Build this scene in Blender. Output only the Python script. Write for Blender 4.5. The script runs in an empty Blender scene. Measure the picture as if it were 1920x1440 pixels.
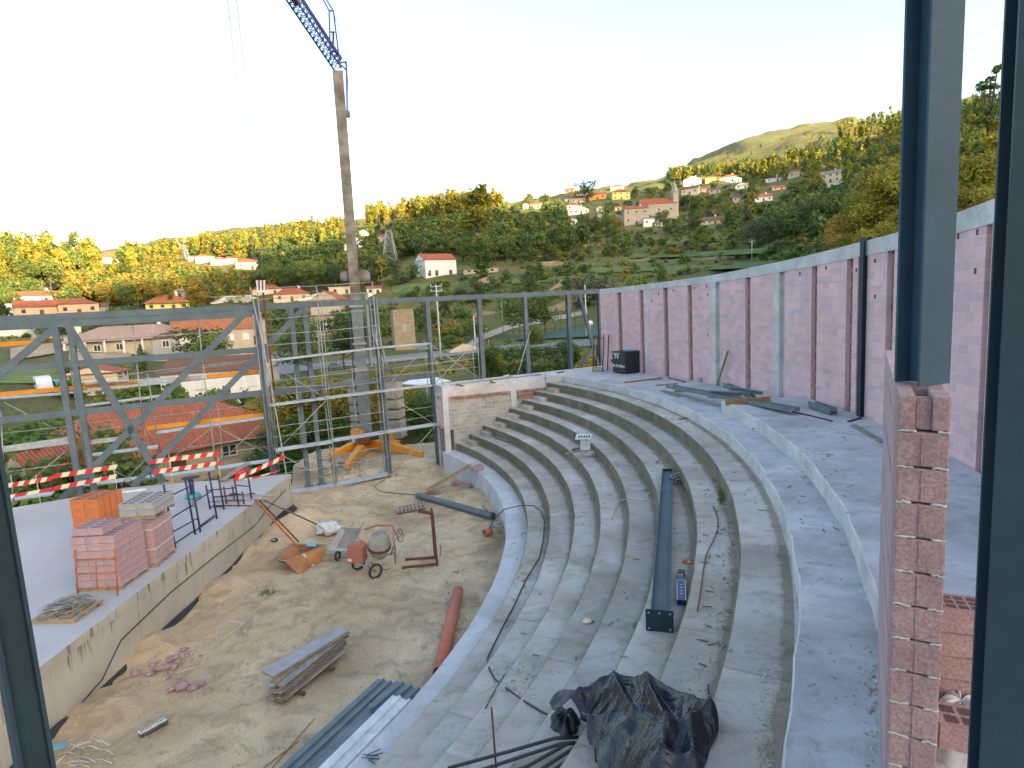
import bpy, math, random
import numpy as np
from mathutils import Matrix, Vector, Quaternion
random.seed(7); RNG=np.random.default_rng(7)
SC=bpy.context.scene; COL=SC.collection
R_=math.radians
# ---------------------------------------------------------------- camera
ZC=8.6; FPX=1108.4; PITCH=R_(7.41); ROLL=R_(-3.17)
_f=np.array([0,math.cos(PITCH),-math.sin(PITCH)]); _u=np.array([0,math.sin(PITCH),math.cos(PITCH)]); _r=np.array([1.,0,0])
CR=math.cos(ROLL)*_r+math.sin(ROLL)*_u; CU=-math.sin(ROLL)*_r+math.cos(ROLL)*_u; CF=_f
cam=bpy.data.cameras.new('camera'); camo=bpy.data.objects.new('camera',cam); COL.objects.link(camo)
cam.sensor_width=36; cam.lens=36*FPX/1920; cam.clip_start=0.05; cam.clip_end=9000
camo.matrix_world=Matrix(((CR[0],CU[0],-CF[0],0),(CR[1],CU[1],-CF[1],0),(CR[2],CU[2],-CF[2],ZC),(0,0,0,1)))
SC.camera=camo
# ---------------------------------------------------------------- light
SUN_DIR=np.array([0.66,-0.75,0.0]); SUN_DIR/=np.linalg.norm(SUN_DIR); SUN_EL=R_(10)
w=bpy.data.worlds.new('World'); SC.world=w; w.use_nodes=True
nt=w.node_tree; nt.nodes.clear()
sky=nt.nodes.new('ShaderNodeTexSky'); sky.sky_type='NISHITA'; sky.sun_disc=False
sky.sun_elevation=R_(13); sky.sun_rotation=math.atan2(SUN_DIR[0],SUN_DIR[1])
sky.altitude=300; sky.air_density=1.0; sky.dust_density=3.0; sky.ozone_density=1.0
bg=nt.nodes.new('ShaderNodeBackground'); bg.inputs[1].default_value=0.15
out=nt.nodes.new('ShaderNodeOutputWorld'); wb_=nt.nodes.new('ShaderNodeMix'); wb_.data_type='RGBA'; wb_.blend_type='MULTIPLY'; wb_.inputs[0].default_value=1; wb_.inputs[7].default_value=(1.09,1.0,.90,1); nt.links.new(sky.outputs[0],wb_.inputs[6]); nt.links.new(wb_.outputs[2],bg.inputs[0]); nt.links.new(bg.outputs[0],out.inputs[0])
sl=bpy.data.lights.new('sun','SUN'); sl.energy=4.3; sl.angle=R_(0.5); sl.color=(1.0,0.74,0.42)
so=bpy.data.objects.new('sun',sl); COL.objects.link(so)
_sd=Vector((SUN_DIR[0]*math.cos(SUN_EL),SUN_DIR[1]*math.cos(SUN_EL),math.sin(SUN_EL)))
so.rotation_euler=_sd.to_track_quat('Z','Y').to_euler(); so.location=(0,0,60)
SC.view_settings.view_transform='Standard'; SC.view_settings.look='None'; SC.view_settings.gamma=1
SC.view_settings.exposure=2.22
# ---------------------------------------------------------------- pixel -> world helpers (photograph pixels, 1920 wide)
def ray(px,py):
    return ((px-960)/FPX)*CR-((py-720)/FPX)*CU+CF
def P(px,py,z):
    d=ray(px,py); t=(z-ZC)/d[2]; return np.array([d[0]*t,d[1]*t,z])
def PL(px,py,p0,n):
    d=ray(px,py); t=(p0[0]*n[0]+p0[1]*n[1])/(d[0]*n[0]+d[1]*n[1]); return np.array([d[0]*t,d[1]*t,ZC+d[2]*t])
def VT(b,px,py):
    d=ray(px,py); s=(b[0]*d[0]+b[1]*d[1])/(d[0]**2+d[1]**2); return ZC+s*d[2]
CX,CY=-21.952,19.414
def RC(px,py,R,far=True):
    d=ray(px,py); a=d[0]**2+d[1]**2; b=-2*(d[0]*CX+d[1]*CY); k=CX*CX+CY*CY-R*R
    D=max(b*b-4*a*k,0)**.5; t=(-b+(D if far else -D))/2/a; return np.array([d[0]*t,d[1]*t,ZC+d[2]*t])
def ANG(px,py,R=31.9):
    q=RC(px,py,R); return math.degrees(math.atan2(q[1]-CY,q[0]-CX))
def pol(R,a,z=0): a=R_(a); return np.array([CX+R*math.cos(a),CY+R*math.sin(a),z])
# ---------------------------------------------------------------- materials
MATS={}
def N(nt,t,**k):
    n=nt.nodes.new(t)
    for a,b in k.items():
        if a.startswith('i_'):
            n.inputs[a[2:].replace('_',' ')].default_value=b
        else: setattr(n,a,b)
    return n
def ramp(nt,fac,stops):
    r=nt.nodes.new('ShaderNodeValToRGB'); e=r.color_ramp.elements
    while len(e)<len(stops): e.new(0.5)
    for x,(p,c) in zip(e,stops): x.position=p; x.color=(c[0],c[1],c[2],1)
    nt.links.new(fac,r.inputs[0]); return r.outputs[0]
def mixc(nt,fac,a,b,mode='MIX'):
    m=nt.nodes.new('ShaderNodeMix'); m.data_type='RGBA'; m.blend_type=mode
    for s,v in ((0,fac),(6,a),(7,b)):
        if isinstance(v,(int,float)): m.inputs[s].default_value=v
        elif isinstance(v,tuple): m.inputs[s].default_value=(v[0],v[1],v[2],1)
        else: nt.links.new(v,m.inputs[s])
    return m.outputs[2]
def noise(nt,vec,scale,detail=5,rough=.55,dist=0):
    n=N(nt,'ShaderNodeTexNoise'); n.inputs['Scale'].default_value=scale; n.inputs['Detail'].default_value=detail
    n.inputs['Roughness'].default_value=rough; n.inputs['Distortion'].default_value=dist
    nt.links.new(vec,n.inputs['Vector']); return n.outputs['Fac']
def base(name,rough=.8,metal=0.):
    m=bpy.data.materials.new(name); m.use_nodes=True; nt=m.node_tree; b=nt.nodes['Principled BSDF']
    b.inputs['Roughness'].default_value=rough; b.inputs['Metallic'].default_value=metal
    tc=nt.nodes.new('ShaderNodeTexCoord'); MATS[name]=m; return m,nt,b,tc
def setc(nt,b,col): nt.links.new(col,b.inputs['Base Color'])
def bump(nt,b,h,strength,dist=.02):
    n=N(nt,'ShaderNodeBump'); n.inputs['Strength'].default_value=strength; n.inputs['Distance'].default_value=dist
    nt.links.new(h,n.inputs['Height']); nt.links.new(n.outputs[0],b.inputs['Normal'])
def c3(c,k): return tuple(min(1,x*k) for x in c)
def M(name,c1,c2=None,scale=3.,rough=.8,metal=0.,bmp=.3,bs=30.,bd=.01,grain=.18,coord='Object',mid=None,lo=.35,hi=.65):
    m,nt,b,tc=base(name,rough,metal); v=tc.outputs[coord]; c2=c2 or c3(c1,.75)
    st=[(lo,c2),(hi,c1)] if mid is None else [(lo,c2),(.5,mid),(hi,c1)]
    c=ramp(nt,noise(nt,v,scale),st)
    g=ramp(nt,noise(nt,v,scale*9,4,.7),[(.3,(1-grain,)*3),(.7,(1+grain*.4,)*3)])
    setc(nt,b,mixc(nt,1.0,c,g,'MULTIPLY'))
    if bmp: bump(nt,b,noise(nt,v,bs,5,.65),bmp,bd)
    return m
# concretes
def concrete(name,cA,cB,cC,stain=(.16,.14,.11),sc=.45,light=None):
    m,nt,b,tc=base(name,.88); v=tc.outputs['Object']
    c=ramp(nt,noise(nt,v,sc,6,.6,.6),[(.33,cA),(.5,cB),(.66,cC)])
    mp=N(nt,'ShaderNodeMapping'); mp.inputs['Scale'].default_value=(1,1.3,1.6); nt.links.new(v,mp.inputs[0])
    f=ramp(nt,noise(nt,mp.outputs[0],2.3,8,.72,.3),[(.50,(0,0,0)),(.68,(1,1,1))])
    c=mixc(nt,f,c,mixc(nt,.55,c,stain))
    if light:
        f2=ramp(nt,noise(nt,v,.9,8,.72,.5),[(.53,(0,0,0)),(.70,(1,1,1))]); c=mixc(nt,f2,c,mixc(nt,.6,c,light))
    g=ramp(nt,noise(nt,v,55,4,.75),[(.3,(.80,)*3),(.7,(1.08,)*3)]); c=mixc(nt,1.0,c,g,'MULTIPLY')
    setc(nt,b,c); bump(nt,b,noise(nt,v,26,8,.72),.45,.012); return m
STEPC=concrete('step_concrete',(0.304,0.276,0.233),(0.404,0.375,0.339),(0.481,0.46,0.439),stain=(0.177,0.152,0.116),light=(0.566,0.551,0.566))
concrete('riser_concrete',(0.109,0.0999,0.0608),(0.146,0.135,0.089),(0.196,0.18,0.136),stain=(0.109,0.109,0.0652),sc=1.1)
concrete('platform_concrete',(0.329,0.317,0.329),(0.439,0.439,0.47),(0.537,0.537,0.573),stain=(0.207,0.189,0.195),sc=.6,light=(0.634,0.634,0.683))
concrete('white_concrete',(0.418,0.418,0.44),(0.506,0.512,0.539),(0.572,0.572,0.605),stain=(0.33,0.33,0.341),sc=.8)
concrete('slab_concrete',(0.368,0.373,0.396),(0.405,0.409,0.437),(0.442,0.446,0.474),stain=(0.35,0.35,0.359),sc=.25)
concrete('beam_concrete',(0.414,0.414,0.414),(0.506,0.506,0.517),(0.598,0.598,0.621),stain=(0.287,0.276,0.253),sc=.8)
def cells(m):
    nt=m.node_tree; b=nt.nodes['Principled BSDF']; c=b.inputs['Base Color'].links[0].from_socket; tc=[n for n in nt.nodes if n.type=='TEX_COORD'][0]
    bx,by,_=pol(24,10,0); sx=N(nt,'ShaderNodeSeparateXYZ'); nt.links.new(tc.outputs['Object'],sx.inputs[0])
    def mth(op,a,b_=None,c_=None):
        n=N(nt,'ShaderNodeMath',operation=op)
        for i,v in enumerate((a,b_,c_)):
            if v is None: continue
            if isinstance(v,(int,float)): n.inputs[i].default_value=v
            else: nt.links.new(v,n.inputs[i])
        return n.outputs[0]
    x=mth('ADD',sx.outputs[0],float(bx-CX)); y=mth('ADD',sx.outputs[1],float(by-CY)); an=mth('ARCTAN2',y,x); r=mth('SQRT',mth('ADD',mth('MULTIPLY',x,x),mth('MULTIPLY',y,y)))
    ri=mth('FLOOR',mth('DIVIDE',mth('SUBTRACT',r,22.2),.7537)); aw=mth('ADD',mth('MULTIPLY',an,7.3),mth('MULTIPLY',ri,.37)); ai=mth('FLOOR',aw)
    cb=N(nt,'ShaderNodeCombineXYZ'); nt.links.new(ri,cb.inputs[0]); nt.links.new(ai,cb.inputs[1]); wn=N(nt,'ShaderNodeTexWhiteNoise'); nt.links.new(cb.outputs[0],wn.inputs[0])
    c=mixc(nt,1.0,c,ramp(nt,wn.outputs['Value'],[(0,(.87,.875,.885)),(.5,(1.0,.985,.96)),(1,(1.12,1.12,1.13))]),'MULTIPLY')
    fr=mth('FRACT',aw); j=ramp(nt,fr,[(.0,(.78,)*3),(.008,(.84,)*3),(.014,(1,)*3)]); c=mixc(nt,1.0,c,j,'MULTIPLY')
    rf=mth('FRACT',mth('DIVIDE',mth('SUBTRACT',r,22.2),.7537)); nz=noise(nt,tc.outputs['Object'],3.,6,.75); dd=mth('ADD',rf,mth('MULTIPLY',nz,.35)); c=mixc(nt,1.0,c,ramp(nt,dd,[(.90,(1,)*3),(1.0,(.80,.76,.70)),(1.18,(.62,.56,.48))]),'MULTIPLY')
    nt.links.new(c,b.inputs['Base Color'])
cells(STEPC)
def stagewall():
    m,nt,b,tc=base('stage_wall_concrete',.9); v=tc.outputs['Object']
    c=ramp(nt,noise(nt,v,.5,6,.6,.5),[(.35,(.33,.315,.27)),(.65,(.44,.425,.37))])
    mp=N(nt,'ShaderNodeMapping'); mp.inputs['Scale'].default_value=(6,5,.35); nt.links.new(v,mp.inputs[0])
    f=ramp(nt,noise(nt,mp.outputs[0],1.4,6,.7),[(.56,(0,0,0)),(.63,(1,1,1))])
    sx=N(nt,'ShaderNodeSeparateXYZ'); nt.links.new(v,sx.inputs[0])
    zr=ramp(nt,sx.outputs[2],[(.0,(.12,)*3),(.9,(.25,)*3),(.99,(1,)*3)])
    mm=N(nt,'ShaderNodeMath',operation='MULTIPLY'); nt.links.new(f,mm.inputs[0]); nt.links.new(zr,mm.inputs[1])
    c=mixc(nt,mm.outputs[0],c,(.13,.12,.09)); setc(nt,b,c); bump(nt,b,noise(nt,v,20,6,.7),.3,.01)
stagewall()
def dirt():
    m,nt,b,tc=base('dirt',.95); v=tc.outputs['Object']
    c=ramp(nt,noise(nt,v,.28,7,.62,.8),[(.30,(0.312,0.233,0.141)),(.47,(0.525,0.405,0.256)),(.66,(0.681,0.546,0.362))])
    f=ramp(nt,noise(nt,v,1.3,9,.74,.8),[(.48,(0,0,0)),(.64,(1,1,1))]); c=mixc(nt,f,c,mixc(nt,.5,c,(.17,.125,.08)))
    g=ramp(nt,noise(nt,v,24,6,.8),[(.28,(.66,)*3),(.66,(1.12,)*3)]); c=mixc(nt,1.0,c,g,'MULTIPLY')
    f=ramp(nt,noise(nt,v,9,5,.8),[(.70,(0,0,0)),(.78,(1,1,1))]); c=mixc(nt,f,c,(.45,.42,.37))
    setc(nt,b,c); bump(nt,b,noise(nt,v,5,10,.8),1.0,.06)
dirt()
def hill():
    m,nt,b,tc=base('hill_ground',1.0); v=tc.outputs['Object']
    c=ramp(nt,noise(nt,v,.012,8,.65,1.0),[(.32,(.07,.09,.022)),(.46,(.12,.15,.035)),(.56,(.22,.17,.06)),(.68,(.15,.20,.045))])
    c2=ramp(nt,noise(nt,v,.11,8,.75,.6),[(.34,(.055,.07,.02)),(.52,(.14,.16,.045)),(.70,(.27,.21,.09))])
    c=mixc(nt,.55,c,c2)
    g=ramp(nt,noise(nt,v,1.4,6,.8),[(.3,(.55,)*3),(.7,(1.3,)*3)]); c=mixc(nt,1.0,c,g,'MULTIPLY')
    setc(nt,b,c); bump(nt,b,noise(nt,v,.6,9,.8),1.0,1.2)
hill()
M('grass',(.10,.17,.03),(.055,.10,.02),scale=.15,bmp=.5,bs=3,bd=.2,rough=1)
M('court_green',(.03,.085,.07),(.028,.075,.06),scale=.2)
M('grass_bright',(.13,.19,.04),(.08,.13,.03),scale=.2,bmp=.5,bs=3,bd=.2,rough=1)
M('dry_earth',(.42,.33,.20),(.28,.21,.12),scale=.3,bmp=.4,bs=3,bd=.1)
M('ochre_earth',(.30,.19,.08),(.20,.15,.06),scale=.15,bmp=.4,bs=3,bd=.1)
M('asphalt',(.19,.195,.21),(.14,.145,.15),scale=.8,bmp=.2)
M('dirt_road',(.36,.32,.27),(.27,.23,.18),scale=.5)
def brick(name,c1,c2,mortar,w=.4,h=.2,ms=.006,off=.5,coord='UV',extra=None,rough=.92):
    m,nt,b,tc=base(name,rough); v=tc.outputs[coord]
    bk=N(nt,'ShaderNodeTexBrick'); bk.offset=off; bk.inputs['Scale'].default_value=1
    bk.inputs['Brick Width'].default_value=w; bk.inputs['Row Height'].default_value=h; bk.inputs['Mortar Size'].default_value=ms
    bk.inputs['Mortar Smooth'].default_value=.25; bk.inputs['Bias'].default_value=-.1
    bk.inputs['Color1'].default_value=(*c1,1); bk.inputs['Color2'].default_value=(*c2,1); bk.inputs['Mortar'].default_value=(*mortar,1)
    nt.links.new(v,bk.inputs['Vector']); c=bk.outputs['Color']
    f=ramp(nt,noise(nt,tc.outputs['Object'],.8,6,.6),[(.35,(.91,)*3),(.65,(1.06,)*3)]); c=mixc(nt,1.0,c,f,'MULTIPLY')
    if extra:
        f=ramp(nt,noise(nt,tc.outputs['Object'],3.1,7,.7),[(.54,(0,0,0)),(.72,(1,1,1))]); c=mixc(nt,f,c,mixc(nt,.5,c,extra))
    g=ramp(nt,noise(nt,tc.outputs['Object'],60,3,.8),[(.3,(.80,)*3),(.7,(1.1,)*3)]); c=mixc(nt,1.0,c,g,'MULTIPLY')
    setc(nt,b,c); s=N(nt,'ShaderNodeMath',operation='MULTIPLY_ADD'); s.inputs[1].default_value=-1.; s.inputs[2].default_value=1.
    nt.links.new(bk.outputs['Fac'],s.inputs[0])
    a=N(nt,'ShaderNodeMath',operation='MULTIPLY_ADD'); a.inputs[1].default_value=.35; nt.links.new(noise(nt,tc.outputs['Object'],70,4,.8),a.inputs[0]); nt.links.new(s.outputs[0],a.inputs[2])
    bump(nt,b,a.outputs[0],.6,.012); return m
brick('pink_blocks',(0.699,0.457,0.464),(0.533,0.375,0.413),(0.711,0.61,0.603),w=.4,h=.205,ms=.0055,extra=(0.572,0.483,0.533))
brick('beige_blocks',(0.396,0.38,0.325),(0.259,0.264,0.303),(0.473,0.451,0.385),w=.42,h=.21,ms=.016,extra=(0.418,0.396,0.341))
brick('chase_blocks',(0.432,0.258,0.222),(0.24,0.144,0.132),(0.054,0.036,0.036),w=.16,h=.205,ms=.014)
brick('stone_blocks',(.36,.30,.20),(.27,.22,.15),(.13,.11,.08),w=.9,h=.34,ms=.03,extra=(.2,.18,.12))
brick('granite',(0.416,0.377,0.312),(0.338,0.305,0.247),(0.221,0.195,0.156),w=1.,h=.4,ms=.02)
M('block_pink',(0.454,0.312,0.323),(0.363,0.252,0.272),scale=6,bmp=.6,bs=70,bd=.004,grain=.3)
M('block_pink_raw',(.38,.262,.262),(.30,.20,.215),scale=5,bmp=1.0,bs=90,bd=.006,grain=.45)
M('block_void',(.12,.06,.06),(.08,.045,.045),scale=5,bmp=0)
M('block_grey',(.36,.37,.37),(.28,.29,.29),scale=6,bmp=.6,bs=70,bd=.004,grain=.25)
M('brick_orange',(.56,.18,.06),(.46,.14,.045),scale=4,bmp=.3,grain=.2)
M('mortar',(.48,.50,.47),(.36,.37,.34),scale=20,bmp=.9,bs=50,bd=.01)
M('steel_blue',(0.109,0.147,0.175),(0.084,0.115,0.14),scale=2,rough=.6,metal=0.,bmp=.08,grain=.10)
M('steel_dark',(0.027,0.0522,0.0702),(0.0216,0.0414,0.0576),scale=1.2,rough=.55,bmp=.05,grain=.12)
M('steel_mid',(0.0517,0.0978,0.144),(0.0414,0.0805,0.115),scale=1.2,rough=.6,bmp=.05,grain=.12)
M('steel_sheet',(.15,.19,.21),(.10,.13,.15),scale=2.2,rough=.45,bmp=.1)
for _k in ('steel_dark','steel_mid','steel_blue'):
    if _k in MATS: MATS[_k].node_tree.nodes['Principled BSDF'].inputs['Specular IOR Level'].default_value=.18
M('galv',(.36,.38,.38),(.25,.27,.27),scale=5,rough=.45,metal=.25,bmp=.1)
M('galv_deck',(.40,.43,.46),(.28,.31,.34),scale=5,rough=.5,metal=.15,bmp=.2)
M('crane_paint',(0.24,0.232,0.212),(0.104,0.088,0.064),scale=1.3,rough=.7,bmp=.2,mid=(0.16,0.152,0.132))
M('crane_blue',(.05,.055,.30),(.04,.05,.22),scale=2,rough=.5,bmp=0)
M('crane_orange',(.72,.30,.02),(.60,.24,.02),scale=2,rough=.6,bmp=.1,grain=.25)
M('orange_board',(.62,.27,.02),(.50,.21,.02),scale=3,rough=.8,bmp=.2)
M('rust',(.16,.055,.03),(.10,.035,.02),scale=6,rough=.9,bmp=.5)
M('rust_orange',(.50,.17,.04),(.30,.10,.03),scale=6,rough=.9,bmp=.4)
M('rust_pan',(.44,.19,.06),(.24,.115,.05),scale=1.6,rough=.9,bmp=.3,mid=(.34,.15,.06))
M('cement_grey',(.36,.345,.31),(.24,.225,.19),scale=3,rough=.9,bmp=.5)
M('mixer_red',(.42,.11,.07),(.33,.15,.12),scale=2.2,rough=.8,bmp=.2)
M('mixer_drum',(.37,.375,.34),(.27,.26,.21),scale=2.4,rough=.8,bmp=.4)
M('rubber',(.035,.035,.035),(.05,.047,.04),scale=8,rough=.8)
M('black_plastic',(.012,.018,.022),(.02,.026,.03),scale=8,rough=.5,bmp=0)
M('pvc_orange',(.50,.15,.08),(.42,.12,.07),scale=3,rough=.55,bmp=.1,grain=.25)
M('pvc_grey',(.105,.14,.165),(.08,.11,.13),scale=4,rough=.5,bmp=.05)
M('wood',(.36,.285,.19),(.23,.18,.12),scale=6,rough=.85,bmp=.4,grain=.3)
M('wood_grey',(.30,.285,.265),(.20,.185,.165),scale=5,rough=.9,bmp=.4,grain=.35)
M('wood_dark',(.16,.12,.08),(.10,.075,.05),scale=5,rough=.9,bmp=.4)
M('wood_orange',(.36,.19,.07),(.26,.13,.05),scale=5,rough=.9,bmp=.4)
M('ply_blue',(.35,.35,.38),(.27,.27,.29),scale=3,rough=.9,bmp=.2)
M('navy_paint',(.02,.025,.10),(.03,.02,.05),scale=5,rough=.6,bmp=.1)
M('red_paint',(.55,.02,.03),(.45,.02,.03),scale=4,rough=.5)
M('cream_paint',(.66,.60,.42),(.58,.52,.36),scale=4,rough=.6)
M('white_plastic',(.66,.68,.70),(.5,.51,.53),scale=4,rough=.5,bmp=.2)
M('cyan_plastic',(.16,.42,.62),(.12,.34,.52),scale=4,rough=.5)
M('teal_plastic',(.05,.36,.34),(.04,.28,.28),scale=4,rough=.5)
M('cable_black',(.012,.014,.02),(.03,.03,.04),scale=4,rough=.5,bmp=0)
M('cable_white',(.62,.63,.62),(.5,.5,.5),scale=4,rough=.6,bmp=0)
M('membrane',(.018,.020,.024),(.03,.03,.035),scale=3,rough=.7)
M('stone',(.46,.43,.38),(.28,.25,.21),scale=7,rough=.95,bmp=.5)
M('rubble_pink',(.36,.24,.25),(.27,.18,.20),scale=7,rough=.95,bmp=.5)
M('blue_box',(.015,.03,.16),(.012,.025,.11),scale=3,rough=.4,bmp=0)
M('leather_brown',(.10,.035,.015),(.07,.025,.01),scale=3,rough=.6)
_m=M('moon',(.8,.8,.82),(.65,.65,.7),scale=.05); _m.node_tree.nodes['Principled BSDF'].inputs['Emission Color'].default_value=(1,1,1,1); _m.node_tree.nodes['Principled BSDF'].inputs['Emission Strength'].default_value=.22  # glow added so the moon's dark side stays as bright as the sky
def tarp():
    m,nt,b,tc=base('tarpaulin',.22); v=tc.outputs['Object']
    b.inputs['Specular IOR Level'].default_value=.45
    setc(nt,b,ramp(nt,noise(nt,v,2.5,5,.6),[(.35,(.006,.009,.014)),(.7,(.016,.023,.036))])); bump(nt,b,noise(nt,v,3,4,.55,2.5),.45,.06)
tarp()
def roofm(name,c1,c2,pitch=.24):
    m,nt,b,tc=base(name,.9); v=tc.outputs['UV']
    wv=N(nt,'ShaderNodeTexWave'); wv.wave_type='BANDS'; wv.bands_direction='X'; wv.inputs['Scale'].default_value=2*math.pi/20/pitch
    wv.inputs['Distortion'].default_value=.3; nt.links.new(v,wv.inputs[0])
    c=ramp(nt,noise(nt,tc.outputs['Object'],.7,6,.7),[(.35,c2),(.65,c1)])
    c=mixc(nt,1.0,c,ramp(nt,noise(nt,tc.outputs['Object'],5,4,.8),[(.3,(.7,)*3),(.7,(1.15,)*3)]),'MULTIPLY')
    setc(nt,b,c); bump(nt,b,wv.outputs['Fac'],1.0,pitch*.55)
roofm('roof_red',(0.51,0.145,0.0638),(0.357,0.111,0.068)); roofm('roof_orange',(0.561,0.212,0.085),(0.442,0.153,0.068)); roofm('roof_brown',(0.23,0.119,0.0723),(0.162,0.0935,0.068))
roofm('roof_pink',(.56,.38,.30),(.48,.33,.27)); roofm('roof_grey',(.30,.29,.29),(.22,.21,.21),.6)
for nm,c in dict(white_wall=(.74,.74,.72),cream_wall=(.62,.54,.38),yellow_wall=(.62,.60,.20),peach_wall=(.60,.42,.28),beige_wall=(.48,.42,.32),ochre_wall=(.60,.33,.10),grey_wall=(.36,.35,.33)).items():
    M(nm,c,c3(c,.86),scale=.7,rough=.9,bmp=.1)
M('window_glass',(.035,.045,.055),(.06,.07,.08),scale=.5,rough=.15,bmp=0)
M('shutter_white',(.66,.67,.66),(.6,.6,.6),scale=1,rough=.6,bmp=0)
M('door_brown',(.10,.05,.035),(.07,.04,.03),scale=1,rough=.7,bmp=0)
M('door_red',(.26,.035,.03),(.2,.03,.03),scale=1,rough=.7,bmp=0)
M('bark',(.13,.105,.08),(.07,.055,.04),scale=3,rough=1,bmp=.6)
M('bark_pale',(.30,.25,.18),(.19,.155,.11),scale=3,rough=1,bmp=.4)
def leaf(name,c1,c2,c3_,sc=.35):
    m,nt,b,tc=base(name,.75); oi=nt.nodes.new('ShaderNodeObjectInfo'); v=tc.outputs['Object']
    c=ramp(nt,noise(nt,v,sc,5,.75),[(.33,c1),(.5,c2),(.68,c3_)])
    c=mixc(nt,1.0,c,ramp(nt,noise(nt,v,sc*9,3,.8),[(.3,(.72,)*3),(.7,(1.25,)*3)]),'MULTIPLY')
    h=N(nt,'ShaderNodeHueSaturation'); mr=N(nt,'ShaderNodeMapRange'); nt.links.new(oi.outputs['Random'],mr.inputs[0])
    mr.inputs[3].default_value=.72; mr.inputs[4].default_value=1.3; nt.links.new(mr.outputs[0],h.inputs['Value'])
    mr2=N(nt,'ShaderNodeMapRange'); nt.links.new(oi.outputs['Random'],mr2.inputs[0]); mr2.inputs[3].default_value=.515; mr2.inputs[4].default_value=.485
    nt.links.new(mr2.outputs[0],h.inputs['Hue']); nt.links.new(c,h.inputs['Color']); setc(nt,b,h.outputs[0])
    tr=N(nt,'ShaderNodeBsdfTranslucent'); nt.links.new(h.outputs[0],tr.inputs[0]); mx=N(nt,'ShaderNodeMixShader'); mx.inputs[0].default_value=.34
    o=nt.nodes['Material Output']; nt.links.new(b.outputs[0],mx.inputs[1]); nt.links.new(tr.outputs[0],mx.inputs[2]); nt.links.new(mx.outputs[0],o.inputs[0])
leaf('leaf_dark',(0.0435,0.0776,0.0248),(0.0855,0.136,0.0404),(0.155,0.217,0.0621))
leaf('leaf_mid',(0.0828,0.124,0.0276),(0.152,0.206,0.0442),(0.262,0.304,0.062))
leaf('leaf_yellow',(0.149,0.172,0.0207),(0.31,0.287,0.0345),(0.483,0.391,0.0517))
leaf('leaf_autumn',(0.172,0.161,0.0276),(0.322,0.265,0.046),(0.437,0.253,0.0633))
leaf('leaf_olive',(0.0805,0.0978,0.0517),(0.127,0.149,0.0862),(0.196,0.218,0.138))
leaf('leaf_deep',(0.0552,0.103,0.0193),(0.0966,0.173,0.0331),(0.179,0.276,0.0524),sc=.8)
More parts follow.
